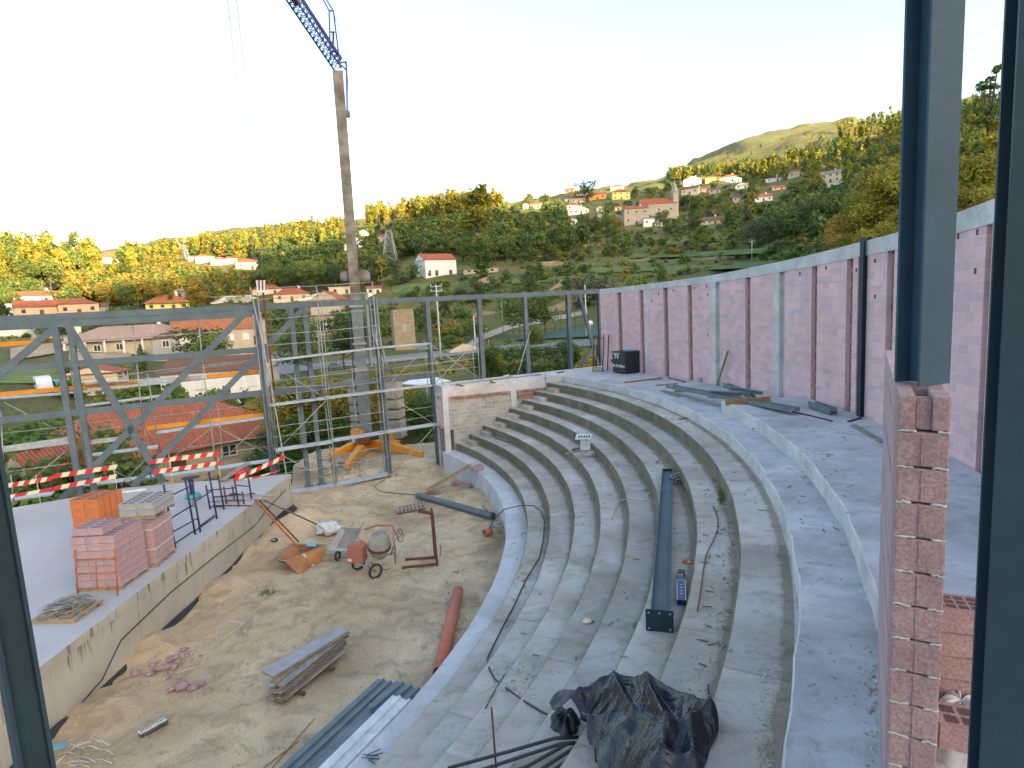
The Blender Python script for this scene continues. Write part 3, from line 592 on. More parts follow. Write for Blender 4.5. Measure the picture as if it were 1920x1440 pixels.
# white mortar runs on some courses + small square putlog holes
mb=MB()
for px0,px1,py in ((1258,1295,597),(1300,1335,605),(1360,1395,602),(1412,1450,603),(1475,1518,531),(1533,1583,530),(1408,1450,677),(1474,1520,684),(1630,1660,563),(1630,1658,539),(1645,1660,578),(1130,1160,599),(1216,1245,583),(1630,1655,732),(1632,1652,645)):
    a0,a1=ANG(px1,py),ANG(px0,py); z=round((RC((px0+px1)/2,py,Rw)[2])/.205)*.205
    cyl_panel(mb,Rw-.006,a0,a1,z-.013,lambda b:z+.013)
mb.build('mortar_runs',['mortar'],parent=pw)
mb=MB()
for px,py in ((1262,544),(1235,551),(1222,564),(1325,537),(1302,460+80),(1500,513),(1549,502),(1641,489),(1641,556),(1672,575),(1797,443),(1833,435),(1829,508),(1782,642),(1606,506),(1328,628),(1327,552)):
    a=ANG(px,py); q=pol(Rw-.006,a,RC(px,py,Rw)[2]); mb.box(q,(.012,.07,.11),R_(a))
mb.build('putlog_holes',['block_void'],parent=pw)
# dark steel column standing in a wall slot
pa=pol(Rw-.02,-5.6); single(MB().hbeam((pa[0],pa[1],5.0),(pa[0],pa[1],9.95),.2,.2,up=(math.cos(R_(-5.6)),math.sin(R_(-5.6)),0)),'steel_column','steel_dark','slender dark steel column standing in the curved pink wall','column',loc=(pa[0],pa[1],5.0))
# --- near block pier
N1=np.array([2.14,3.23]);N2=np.array([2.345,3.12]);wd=unit(N1*0+np.array([.516,.856])); wx=unit(N2-N1); wx=unit(wx-(wx@wd)*wd)
pier=thing('block_pier','near pink hollow-block wall end, roughly mortared, topped by a notched block','wall',(N1[0],N1[1],5))
def pier_pt(a,b,z): q=N1+wx*a+wd*b; return (q[0],q[1],z)
rzp=math.atan2(wx[1],wx[0]); hcr=.205; W_=.238
nc=15
for k in range(nc):
    z1=8.0-hcr*k-.004; z0=z1-hcr+.012; j=random.uniform(-.004,.004)
    for (b0,b1) in ((0,.4),(.41,.81),(.82,1.22),(1.23,1.63),(1.64,2.04),(2.05,2.45),(2.46,2.8)):
        if b0>0 and k>4 and b0>2: pass
        mb=MB()
        if k==0 and b0==0:
            for a,b,ww,dp in ((W_*.17,.2,W_*.34,.4),(W_*.83,.2,W_*.34,.4)): mb.obox(pier_pt(a+j,b,(z0+z1)/2),(*(wx*ww),0),(*(wd*dp),0),(0,0,z1-z0))
            mb.obox(pier_pt(W_/2,.30,(z0+z1)/2-.03),(*(wx*W_*.33),0),(*(wd*.2),0),(0,0,z1-z0-.06))
            for b in (.02,.10): mb.obox(pier_pt(W_/2,b+.012,(z0+z1)/2-.01),(*(wx*W_*.33),0),(*(wd*.022),0),(0,0,z1-z0-.02))
        else: mb.obox(pier_pt(W_/2+j,(b0+b1)/2,(z0+z1)/2),(*(wx*W_),0),(*(wd*(b1-b0)),0),(0,0,z1-z0))
        if b0==0:
            o=mb.build('block',['block_pink_raw'],parent=pier)
            bv=o.modifiers.new('b','BEVEL'); bv.width=.008; bv.segments=2
            # centre rib and side grooves of the raw end face
            rb=MB().obox(pier_pt(W_/2+j,-.002,(z0+z1)/2),(*(wx*.010),0),(*(wd*.006),0),(0,0,z1-z0-.012))
            if k>0: rb.build('rib',['block_pink_raw'],parent=o) if False else rb.build('rib',['block_pink_raw'],parent=pier)
        else: mb.build('block',['block_pink'],parent=pier)
    if k:
        rg=np.random.default_rng(k)
        for t0,t1 in ((.01,rg.uniform(.28,.42)),(rg.uniform(.66,.78),.99)):
            pts=[pier_pt(W_*t,.004+rg.normal()*.002,z1+.007+rg.normal()*.003) for t in np.linspace(t0,t1,7)]
            mb=MB().tube(pts,.0085,6); V=np.array(mb.v); V+=rg.normal(size=V.shape)*.0018; mb.v=[tuple(x) for x in V]; mb.build('mortar',['mortar'],parent=pier)
        mb=MB(); mb.obox(pier_pt(W_/2,1.46,z1+.006),(*(wx*(W_-.012)),0),(*(wd*2.66),0),(0,0,.014)); mb.build('bed_joint',['mortar'],parent=pier)
# --- near steel columns
def hcol(px,py,z,zt,n1,label,w=.2,h=.2,mat='steel_blue',dz=0,pos=None,tf=.016):
    c=P(px,py,z) if pos is None else np.array([pos[0],pos[1],z])
    o=MB().hbeam((c[0],c[1],z),(c[0],c[1],zt),w,h,up=(n1[0],n1[1],0),tf=tf,tw=.012)
    return single(o,'steel_column',mat,label,'column',loc=(c[0],c[1],z))
_c=N1+wx*.135+wd*.5; hcol(1733,726,8.002,13.5,(.12,-.99),'large blue-grey steel column standing in the notched top of the near block pier',mat='steel_mid',pos=(_c[0],_c[1]))
hcol(1893,847,5.0,13.5,(-.40,-.92),'blue-grey steel column at the right edge, beside the near block pier',mat='steel_dark',pos=(1.735,1.955),w=.2,h=.14)
_q=ray(66,1440); _k=3.5/math.hypot(_q[0],_q[1]); hcol(0,0,-.2,13.5,(.62,.78),'dark steel column cutting the lower left corner, nearest the viewpoint',mat='steel_dark',pos=(_q[0]*_k,_q[1]*_k),w=.13,h=.13)
# --- steel facade frame
sf=thing('steel_facade','long blue-grey steel facade frame of columns, rails and crossing diagonals behind the stage','steel frame',FS(-12,0))
def fb(name,p,q,w=.2,h=.2,up=None,mat='steel_blue',parent=sf,tf=.014):
    up=(*NN,0) if up is None else up
    return MB().hbeam(p,q,w,h,up=up,tf=tf,tw=.01).build(name,[mat],parent=parent)
fb('top_beam',FS(-34,9.24),FS(-19.35,9.24),.3,.18); fb('top_beam',FS(-19.35,9.26),FS(-11.6,9.26),.28,.18); fb('top_beam',FS(-11.5,9.27),FS(8.3,9.27),.27,.18)
fb('lower_top_beam',FS(-34,8.92),FS(-11.8,8.96),.30,.18)
for s,zt,zb,wd_ in ((-19.56,9.1,-5,.24),(-19.05,9.3,-5,.22),(-11.65,9.4,-1,.24),(-10.03,9.15,0,.22),(-9.38,9.15,0,.22),(-5.85,9.15,0,.24),(-3.0,9.15,0,.24),(.05,9.15,4.6,.24),(2.98,9.15,4.6,.24),(5.95,9.15,4.6,.24),(8.2,9.3,4.6,.2),(-27.5,9.1,-5,.24)):
    fb('column',FS(s,zb),FS(s,zt),wd_,.2)
for s in (-10.03,-9.38):
    mb=MB(); 
    for e in (-1,1): mb.obox(FS(s+e*.17,.12),(*(DD*.012),0),(*(NN*.24),0),(0,0,.2)) 
    mb.obox(FS(s,.02),(*(DD*.5),0),(*(NN*.34),0),(0,0,.03)); mb.build('base_plate',['steel_blue'],parent=sf)
fb('rail',FS(-34,7.18),FS(-11.75,7.22),.27,.14); fb('rail',FS(-34,5.05),FS(-11.75,5.1),.27,.14); fb('rail',FS(-11.55,5.1),FS(-3.1,5.1),.26,.14)
def dg(a,b,w=.28,pp=-.02): p=FP(*a,pp);q=FP(*b,pp); fb('diagonal',p,q,w,.13)
dg((-60,752),(100,617)); dg((127,609),(306,905)); dg((455,592),(104,948)); dg((572,575),(248,912),.26); dg((1086,550),(1121,684),.2); dg((1112,652),(1089,686),.2)
MB().tube([FP(994,620,-.1),FP(971,702,-.6)],.03,6).build('prop',['galv'],parent=sf)
# --- scaffolding
sc=thing('scaffolding','galvanised tube scaffolding with decks and crossed braces along the steel frame','scaffolding',FS(-9,0,-.9))
def tb(name,pts,pp=-.9,r=.024,mat='galv',par=sc):
    MB().tube([FP(x,y,pp) for x,y in pts],r,6).build(name,[mat],parent=par)
def deck(a,b,pp=-.6,w=.62,h=.07,mat='galv_deck',name='deck',par=sc):
    p=FP(*a,pp);q=FP(*b,pp); MB().bar(p,q,w,h,m=0).build(name,[mat],parent=par)
for pts,pp in (([(593,535),(613,746),(623,828),(630,908)],-.9),([(594,593),(606,728),(617,822),(626,906)],-.3),([(698,529),(715,730),(730,899)],-.9),([(694,567),(708,722),(722,895)],-.3),
    ([(482,539),(498,722),(518,892)],-.3),([(489,585),(503,722),(520,880)],-.9),([(885,637),(890,710)],-.3),([(895,637),(900,712)],-.9),([(795,637),(802,722)],-.3),([(808,640),(813,722)],-.9),([(475,590),(492,730),(509,880)],-.1)): tb('standard',pts,pp)
MB().tube([FP(469,539,-.95),FP(494,651,-1.2),FP(510,730,-1.6),FP(544,930,-2.6),FP(549,960,-2.75)],.03,7).build('raking_tube',['galv'],parent=sc)
tb('standard',[(493,546),(508,680),(514,730)],-.85,.04,'rust')
for a,b in (((508,676),(709,652)),((709,652),(805,644)),((504,760),(714,733)),((714,733),(808,722)),((515,844),(622,828)),((622,826),(722,810)),((722,810),(818,795)),((539,924),(631,909)),((631,909),(729,888))): deck(a,b,mat='galv_deck')
for a,b in (((501,540),(593,536)),((593,536),(699,529)),((489,561),(593,555)),((593,555),(699,548)),((495,628),(603,621)),((603,621),(706,611)),((495,648),(603,640)),((603,640),(708,629)),((511,715),(708,692)),((712,693),(892,672)),((812,697),(895,688)),((514,727),(609,722)),((512,801),(718,772)),((512,820),(721,790)),((716,706),(812,697))): tb('guard_rail',[a,b],-.92,.02)
for a,b in (((510,685),(613,748)),((613,749),(530,834)),((517,847),(631,910)),((790,660),(717,733)),((718,735),(817,797)),((817,798),(730,893)),((805,644),(902,712)),((895,637),(813,722)),((806,645),(833,727)),((700,625),(724,700)),((714,640),(732,708))): tb('brace',[a,b],-.96,.02)
for pts,pp in (([(484,556),(500,722),(516,885)],-.6),([(497,600),(509,730),(524,885)],-.75),([(602,560),(616,728),(632,905)],-.3),([(706,560),(722,728),(736,893)],-.3),([(553,700),(566,845)],-.3),([(660,690),(676,900)],-.3)): tb('standard',pts,pp,.02)
ldr=[((700,610),(724,728)),((708,608),(732,726)),((596,640),(606,730)),((602,640),(612,730))]
for a,b in ldr: tb('ladder_rail',[a,b],-.6,.016)
for k in range(9):
    t_=k/8; tb('ladder_rung',[(700+24*t_,610+118*t_),(708+24*t_,608+118*t_)],-.6,.012); tb('ladder_rung',[(596+10*t_,640+90*t_),(602+10*t_,640+90*t_)],-.6,.012)
for a,b in (((512,742),(712,716)),((515,870),(628,855)),((628,855),(727,836)),((515,890),(629,874)),((630,874),(728,856)),((615,700),(709,684)),((500,600),(600,590)),((600,590),(703,580)),((722,775),(812,762)),((724,795),(815,778))): tb('guard_rail',[a,b],-.3,.018)
q=FP(791,651,-1.1); MB().obox(q,(*(DD*.62),0),(*(NN*.5),.22),(0,0,.03)).build('toe_sheet',['steel_sheet'],parent=sc)
sb=thing('facade_scaffolding','tube scaffolding with orange toe boards and metal decks behind the left steel frame','scaffolding',FS(-19,-4,.7))
for a,b in (((-40,749),(130,737)),((130,737),(262,722)),((262,722),(485,700)),((-40,651),(105,641)),((149,762),(280,745)),((280,745),(300,742)),((-40,851),(133,829)),((166,854),(297,837)),((293,811),(495,783)),((155,910),(310,890)),((310,892),(507,863)),((10,938),(100,925))): deck(a,b,.75,.6,.06,par=sb)
for a,b in (((-40,654-5),(105,638)),((-40,743),(120,729)),((120,729),(258,717)),((387,706),(485,697)),((275,803),(497,777))):
    p=FP(*a,.42);q=FP(*b,.42); MB().bar(p,q,.035,.2).build('toe_board',['orange_board'],parent=sb)
for a,b in (((160,722),(380,707)),((0,842),(133,823)),((160,830),(230,822))):
    p=FP(*a,.42);q=FP(*b,.42); MB().bar(p,q,.035,.2).build('toe_board',['galv_deck'],parent=sb)
for a,b in (((139,714),(267,699)),((146,640),(415,622)),((240,701),(500,672)),((3,813),(127,799)),((-10,888),(139,868)),((155,810),(280,792)),((160,795),(285,778)),((327,843),(498,818)),((413,850),(500,837)),((240,787),(500,757)),((0,712),(115,700)),((-20,640),(90,632)),((290,700),(490,676))): tb('guard_rail',[a,b],.4,.02,par=sb)
for pts in ([(249,608),(266,775),(283,895)],[(371,599),(390,760),(408,880)],[(276,700),(287,764),(300,850)],[(393,775),(405,880)],[(408,755),(420,872)],[(1,770),(6,860),(12,935)],[(128,665),(150,800),(165,900)],[(140,740),(152,800),(170,905)],[(20,890),(26,940)]): tb('standard',pts,.4,.026,par=sb)
for a,b in (((402,798),(503,852)),((495,788),(415,865)),((7,754),(128,817)),((136,835),(29,925)),((165,859),(252,902)),((277,858),(225,909)),((400,760),(300,860)),((303,875),(400,800))): tb('brace',[a,b],.38,.02,par=sb)
# --- stage platform
sp=thing('stage_platform','raised stage with smooth pale concrete top, stained front wall and black membrane at its foot','stage',(-10.3,16,0))
c_s=P(536,889,1.6); edge_far=[P(536,889,1.6)[:2],P(240,914,1.6)[:2],P(130,934,1.6)[:2],P(12,954,1.6)[:2]]
e2=edge_far[3]+(edge_far[3]-edge_far[2])*4
poly=[(-10.32,2),(-10.30,c_s[1])]+[tuple(x) for x in edge_far[1:]]+[tuple(e2),(-60,2)]
MB().prism(poly,1.38,1.6,0,1).build('top_slab',['stage_wall_concrete','slab_concrete'],parent=sp)
poly2=[(-10.36,2.01),(-10.345,c_s[1]-.03)]+[(x[0],x[1]-.04) for x in edge_far[1:]]+[(e2[0],e2[1]-.04),(-59.9,2.01)]
MB().prism(poly2,-5,1.38,0).build('front_wall',['stage_wall_concrete'],parent=sp)
mb=MB(); ys=np.linspace(9,c_s[1]-.2,60); rg=np.random.default_rng(5)
hh=.12+.10*fbm(ys*.6,ys*0,31,3)+np.interp(ys,[9,12,14,15.5,18,22,24],[-.08,-.08,-.2,-.12,-.09,-.02,.12])
for i in range(len(ys)-1):
    y0,y1=ys[i],ys[i+1]; h0,h1=max(.02,hh[i]),max(.02,hh[i+1]); x0=-10.33+.04*math.sin(y0*3);x1=-10.33+.04*math.sin(y1*3)
    mb.add([(-10.30,y0,-.2),(-10.30,y1,-.2),(-10.29+.0,y1,h1+.05),(-10.29,y0,h0+.05)],[(0,1,2,3)],0); mb.add([(-10.14+.05*math.sin(y0*2),y0,.02),(-10.14+.05*math.sin(y1*2),y1,.02),(-10.285,y1,h1+.05),(-10.285,y0,h0+.05)],[(0,1,2,3)],0)
mb.build('membrane',['membrane'],parent=sp)
cb=[P(x,y,1.0) for x,y in ((545,920),)]; pts=[]
for px,py in ((100,1385),(190,1275),(226,1200),(320,1110),(400,1045),(478,985),(505,950),(535,918)):
    pts.append(PL(px,py,(-10.26,10),(1,0)))
single(MB().tube([np.array([-10.24,p[1],max(.05,p[2])]) for p in pts],.016,6),'cable','cable_black','black cable hanging in loops along the stained stage front wall','cable')
# ================================================================ CRANE
cb0=P(690,846,0); mx,my=cb0[0],cb0[1]
cr_=thing('tower_crane','self-erecting tower crane with brown-grey mast, orange cross base and concrete ballast','crane',(mx,my,0))
top=np.array([*(P(634,135,0)[:2]*0),0]); d_=ray(633,132); hh_=math.hypot(mx,my)/math.hypot(d_[0],d_[1]); T_=np.array([d_[0]*hh_,d_[1]*hh_,ZC+d_[2]*hh_])
B0=np.array([mx,my,.6])
def mpt(z): return B0+(T_-B0)*(z-.6)/(T_[2]-.6)
def seg(z0,z1,w,name,mat='crane_paint'):
    MB().bar(mpt(z0),mpt(z1),w,w,up=(.25,-.97,0)).build(name,[mat],parent=cr_)
seg(.7,5.2,.72,'lower_mast','steel_sheet'); seg(5.2,9.0,.66,'middle_mast','steel_sheet'); seg(9.0,T_[2]-.1,.60,'upper_mast')
for z in (5.2,6.8,9.1): MB().bar(mpt(z),mpt(z+.14),.84,.84,up=(.25,-.97,0)).build('mast_collar',['cement_grey'],parent=cr_)
for s in (-1,1): MB().bar(mpt(4.3)+[s*.52,.1,0],mpt(9.2)+[s*.52,.1,0],.09,.09).build('mast_rail',['steel_blue'],parent=cr_)
MB().bar(mpt(10.0)+[.62,.25,0],mpt(5.4)+[.62,.25,0],.2,.14).build('hoist_ram',['galv'],parent=cr_)
mb=MB(); mb.lathe([(0,0),(.42,0),(.5,.15),(.5,.55),(.3,.75),(0,.8)],mpt(10.6)+[.45,.3,0],n=14); mb.build('winch_drum',['crane_paint'],parent=cr_)
mb=MB(); mb.lathe([(0,0),(.32,0),(.38,.15),(.38,.5),(.2,.62),(0,.65)],mpt(10.7)+[-.55,.3,0],n=14); mb.build('winch_drum',['crane_paint'],parent=cr_)
mb=MB(); mb.lathe([(.0,-.05),(.36,-.05),(.42,0),(.42,.55),(.3,.7),(0,.7)],(mx+.05,my-.85,.95),axis=(0,-1,.1),n=20); mb.build('slew_motor',['rust'],parent=cr_)
def arm(px,py,name='outrigger'):
    e=P(px,py,.32); p=np.array([mx,my+.2,.62]); d=unit((e-p)*[1,1,0]); sd=np.array([-d[1],d[0],0]); L=np.linalg.norm((e-p)[:2]); mb=MB()
    v=[]
    for t,h,w in ((0,.52,.42),(.45,.50,.40),(1,.26,.26)):
        c=p+d*L*t; c[2]=.78 if t<.9 else .50; v+=[c-sd*w/2,c+sd*w/2,c+sd*w/2-[0,0,h],c-sd*w/2-[0,0,h]]
    fs=[(0,1,2,3)[::-1],(8,9,10,11)]+[(a+i,a+(i+1)%4,a+4+(i+1)%4,a+4+i) for a in(0,4) for i in range(4)]
    mb.add(v,fs,0).build(name,['crane_orange'],parent=cr_)
    MB().tube([(e[0],e[1],.32),(e[0],e[1],.03)],.06,8,0).build('jack_foot',['galv'],parent=cr_)
for a in ((618,856),(650,876),(792,853),(750,832)): arm(*a)
MB().lathe([(0,.0),(.75,.0),(.75,.12),(.6,.2),(0,.2)],(mx,my+.2,.78),n=24).build('slewing_ring',['black_plastic'],parent=cr_)
def bx(name,px0,py0,px1,py1,D,dep,mat):
    p=ray(px0,py1);q=ray(px1,py0); k=D/math.hypot(p[0],p[1]); k2=D/math.hypot(q[0],q[1]); a=p*k+[0,0,ZC];b=q*k2+[0,0,ZC]
    MB().box(((a[0]+b[0])/2,(a[1]+b[1])/2+dep/2,(a[2]+b[2])/2),(abs(b[0]-a[0]),dep,b[2]-a[2]),-.25).build(name,[mat],parent=cr_)
Dm=math.hypot(mx,my)
bx('cabinet',659,806,680,823,Dm-.5,.7,'crane_orange'); bx('cabinet',661,823,680,838,Dm-.5,.6,'white_plastic'); bx('yellow_panel',725,805,732,828,Dm-.2,.4,'crane_orange'); bx('control_box',712,812,722,832,Dm-1.0,.3,'galv')
def ballast(xa,xb,ya,yb,n,D):
    for k in range(n):
        y0=ya+(yb-ya)*k/n; y1=ya+(yb-ya)*(k+1)/n-1.0; sh=k*.9
        bx('ballast_block',xa+sh+k*.6,y0,xb+sh+k*.9,y1,D,1.0,'cement_grey')
ballast(652,679,711,808,6,Dm+.9); ballast(716,747,712,825,6,Dm+.9)
# jib
J0=T_+np.array([0,0,.1]); dj=ray(545,-2); 
kj=math.hypot(J0[0],J0[1])/math.hypot(dj[0],dj[1])*.93; J1=np.array([dj[0]*kj,dj[1]*kj,ZC+dj[2]*kj]); J2=J0+(J1-J0)*1.5
jd,js,ju=frame(J2-J0)
L_=np.linalg.norm(J2-J0); n=22; wj,hj=.55,.75
def jp(t,a,b): return J0+jd*L_*t+js*a+ju*b
for a,b in ((-wj/2,0),(wj/2,0)): MB().bar(jp(0,a,b),jp(1,a,b),.07,.07).build('jib_chord',['crane_blue'],parent=cr_)
MB().bar(jp(0,0,hj),jp(1,0,hj),.09,.09).build('jib_chord',['crane_blue'],parent=cr_)
MB().bar(jp(0,0,hj+.16),jp(1,.05,hj+.2),.06,.06).build('jib_tie',['crane_paint'],parent=cr_)
mb=MB()
for k in range(n):
    t0=k/n;t1=(k+1)/n;tm=(t0+t1)/2
    for a in (-wj/2,wj/2): mb.tube([jp(t0,a,0),jp(tm,0,hj)],.022,4); mb.tube([jp(tm,0,hj),jp(t1,a,0)],.022,4)
    mb.tube([jp(t0,-wj/2,0),jp(t0,wj/2,0)],.02,4); mb.tube([jp(t0,-wj/2,0),jp(t1,wj/2,0)],.018,4)
mb.build('jib_lattice',['crane_blue'],parent=cr_)
q=jp(.66,0,hj*.35); MB().obox(q,jd*.8,js*.25,ju*.3).build('trolley',['rust_orange'],parent=cr_)
# head frame
def hp(px,py,dx=0): d=ray(px,py); k=(math.hypot(J0[0],J0[1])+dx)/math.hypot(d[0],d[1]); return np.array([d[0]*k,d[1]*k,ZC+d[2]*k])
mb=MB()
for a,b in (((617,20),(620,112)),((625,20),(637,118)),((617,20),(625,20)),((620,60),(628,60)),((622,97),(636,97)),((622,104),(636,106)),((612,0),(625,20)),((600,-12),(617,20))): mb.bar(hp(*a),hp(*b),.07,.07)
mb.bar(hp(625,62,.2),hp(625,92,.2),.10,.10); mb.build('head_frame',['crane_blue'],parent=cr_)
mb=MB()
for a,b in (((636,118),(650,116)),((648,116),(650,132)),((640,122),(650,132)),((650,130),(651,212))): mb.bar(hp(*a),hp(*b),.08,.08)
mb.build('cable_guide',['crane_blue'],parent=cr_); MB().box(hp(652,214),(.2,.2,.35)).build('sheave',['crane_paint'],parent=cr_)
for a,b in (((625,20),(650,118)),((650,118),(672,470)),((672,470),(680,520))): MB().tube([hp(*a),hp(*b)],.012,4).build('tie_cable',['cable_black'],parent=cr_)
for x0,x1 in ((426,472),(443,488)): MB().tube([hp(x0,-5,-1.5),hp((x0+x1)/2,200,-1.5),hp(x1,430,-1.5),hp(x1+4,520,-1.5)],.02,4).build('hoist_cable',['galv'],parent=cr_)
mb=MB(); mb.bar(FP(491,520,-1.0)+[0,0,0],FP(491,548,-1.0),.42,.3); 
# striped hook block
hb=thing('striped_sign_board','small white board with dark red stripes fixed atop the scaffolding corner','sign board',FP(491,540,-1.0)); pb=FP(491,537,-1.0)
MB().obox(pb,(*(DD*.46),0),(*(NN*.04),0),(0,0,.56)).build('board',['white_plastic'],parent=hb)
for k in (-1,0,1): MB().obox(pb+[*(DD*(k*.15+.03)),0]-[*(NN*.024),0],(*(DD*.07),0),(*(NN*.006),0),(.05,0,.54)).build('stripe',['rust'],parent=hb)
# ================================================================ STAGE ITEMS
def hollow(w=.4,d=.2,h=.2,cells=(4,2),mat=0,void=1):
    mb=MB(); mb.box((0,0,h/2),(w,d,h),0,mat)
    cw=w*.84/cells[0]; cd=d*.78/cells[1]
    for i in range(cells[0]):
        for j in range(cells[1]):
            x=-w*.42+cw*(i+.5);y=-d*.39+cd*(j+.5); mb.box((x,y,h+.001),(cw*.74,cd*.70,.004),0,void)
    return mb
def pallet(parent,c,rz,w=1.15,d=1.15,z=1.6,mat='wood'):
    mb=MB(); ca,sa=math.cos(rz),math.sin(rz)
    R=lambda x,y:(c[0]+x*ca-y*sa,c[1]+x*sa+y*ca)
    for y in (-d/2+.05,0,d/2-.05): q=R(0,y); mb.box((*q,z+.045),(w,.09,.09),rz)
    for k in range(7): q=R(-w/2+.06+k*(w-.12)/6,0); mb.box((*q,z+.10),(.10,d,.02),rz)
    mb.build('pallet',[mat],parent=parent)
blk={}
def protob(key,mb,mats):
    o=mb.build(key,mats,loc=(0,0,0)); me=o.data; bpy.data.objects.remove(o); blk[key]=me
protob('pb',hollow(.395,.195,.195),['block_pink','block_void']); protob('gb',hollow(.49,.19,.19,(2,1)),['block_grey','block_void']); protob('ob',hollow(.48,.24,.29,(4,3)),['brick_orange','block_void'])
bvm=0
def stack(name,label,c,rz,z0,key,nx,ny,nz,bw,bd,bh,dirn=0,skip=(),pal=True,mat='wood',group=None,jit=.004,shell=True,tilt=None):
    t=thing(name,label,'block stack',(c[0],c[1],z0),group); 
    if pal: pallet(t,c,rz,nx*bw+.0,ny*bd,z0,mat)
    zb=z0+(.115 if pal else 0); ca,sa=math.cos(rz),math.sin(rz)
    for k in range(nz):
        for i in range(nx):
            for j in range(ny):
                if (i,j,k) in skip: continue
                if shell and 0<i<nx-1 and 0<j<ny-1 and k<nz-1: continue
                if shell and j==ny-1 and 0<i<nx-1 and k<nz-2: continue
                x=(i-(nx-1)/2)*bw+random.uniform(-jit,jit); y=(j-(ny-1)/2)*bd+random.uniform(-jit,jit)
                o=bpy.data.objects.new('block',blk[key]); COL.objects.link(o); o.parent=t
                o.location=(x*ca-y*sa,x*sa+y*ca,zb-z0+k*bh); o.rotation_euler=(0,0,rz+random.uniform(-.008,.008)+(0 if not dirn else math.pi/2))
                if tilt: o.rotation_euler=(tilt[0],tilt[1],o.rotation_euler.z)
    return t
# pink near stack  (front edge along x, 1.2 x 1.2, 7 courses)
pc=(-11.42,15.80)
s1=stack('block_pallet','tall pallet of pink hollow blocks, nearest on the stage behind a rusty ladder frame',pc,-.02,1.6,'pb',3,6,7,.40,.20,.205,skip=set())
def loose(px,py,zz,rz,label,n=0,key='pb',nm='hollow_block',cat='block',grp=None):
    q=P(px,py,zz); o=bpy.data.objects.new(nm,blk[key]); COL.objects.link(o); o.location=tuple(q); o.rotation_euler=(0,0,rz); tag(o,label,cat,grp); return o
zt=1.6+.115+7*.205
for i in range(2):
    for j in range(4):
        x=pc[0]-.36+.40*i; y=pc[1]-.42+.20*j
        o=bpy.data.objects.new('hollow_block',blk['pb']); COL.objects.link(o); o.location=(x,y,zt+.002); o.rotation_euler=(0,0,-.02+random.uniform(-.03,.03)); tag(o,'loose pink hollow block on top of the near pink stack, %s row, %s'%(('first','second','third','fourth')[j],('left','right')[i]),'block','loose pink blocks on the near stack')
pc2=(-11.33,17.12)
s2=stack('block_pallet','strapped pallet of pink hollow blocks carrying a layer of grey blocks',pc2,.06,1.6,'pb',3,5,6,.40,.22,.205)
zb2=1.6+.115+6*.205
s3=stack('grey_block_pallet','pallet of light grey hollow blocks on top of the strapped pink pallet',(-11.35,17.55),.05,zb2,'gb',2,6,2,.50,.2,.2,pal=True,tilt=None,shell=False)
for t_,pcx,zz in ((s2,pc2,2.15),(s2,pc2,2.75)):
    mb=MB(); a=math.cos(.06),math.sin(.06); w_,d_h=.612,.56
    pts=[(pcx[0]+x*a[0]-y*a[1],pcx[1]+x*a[1]+y*a[0],zz) for x,y in ((-w_,-d_h),(w_,-d_h),(w_,d_h),(-w_,d_h),(-w_,-d_h))]
    for p,q in zip(pts,pts[1:]): mb.bar(p,q,.006,.03)
    mb.build('strap',['cable_white'],parent=t_)
s4=stack('orange_brick_pallet','pallet of bright orange clay bricks in a tight block behind the pink stacks',(-14.0,19.1),-.12,1.6,'ob',2,4,5,.50,.27,.295)
# rusty ladder frame in front of near stack
lf=thing('ladder_frame','rusty orange ladder-like frame leaning against the near pink block stack','frame',P(150,1115,1.6))
L0,L1=P(146,1120,1.6),P(221,1117,1.6); up_=lambda p,h:(p[0],p[1]+.12*h,1.6+h)
for p in (L0,L1): MB().tube([p,up_(p,1.25)],.022,6).build('upright',['rust_orange'],parent=lf)
for h in (.22,.62,.98): MB().tube([up_(L0,h),up_(L1,h)],.018,6).build('rung',['rust_orange'],parent=lf)
m_=(L0+L1)/2; MB().tube([up_(m_,.22),up_(m_,.9)],.015,6).build('rung',['rust_orange'],parent=lf)
# rebar stirrups on a pallet
rb=thing('stirrup_pallet','small wooden pallet heaped with bent steel reinforcement stirrups near the stage edge','pallet',P(125,1150,1.6))
q0,q1,q2=P(76,1168,1.6),P(146,1168,1.6),P(180,1136,1.6); mb=MB(); c_=(q0+q2)/2; rz=math.atan2(q1[1]-q0[1],q1[0]-q0[0])
for dy in (-.4,0,.4): mb.box((c_[0]-dy*math.sin(rz)-.02,c_[1]+dy*math.cos(rz),1.65),(1.15,.09,.09),rz)
for dx in np.linspace(-.5,.5,6): mb.box((c_[0]+dx,c_[1],1.705),(.11,.95,.02),rz)
mb.build('pallet',['wood'],parent=rb)
for k in range(46):
    z=1.73+.0045*k; x=c_[0]+random.uniform(-.28,.28); y=c_[1]+random.uniform(-.2,.2); a=random.uniform(-.5,.5)+(0 if k%2 else 1.3); w_,h_=random.uniform(.35,.5),random.uniform(.16,.24)
    pts=[]
    for u_,v_ in ((-w_,-h_),(w_,-h_),(w_,h_),(-w_,h_),(-w_,-h_*.8)): pts.append((x+u_*.6*math.cos(a)-v_*.8*math.sin(a),y+u_*.6*math.sin(a)+v_*.8*math.cos(a),z+random.uniform(0,.03)))
    MB().tube(pts,.008,5).build('stirrup',['galv' if k%3 else 'wood_grey'],parent=rb)
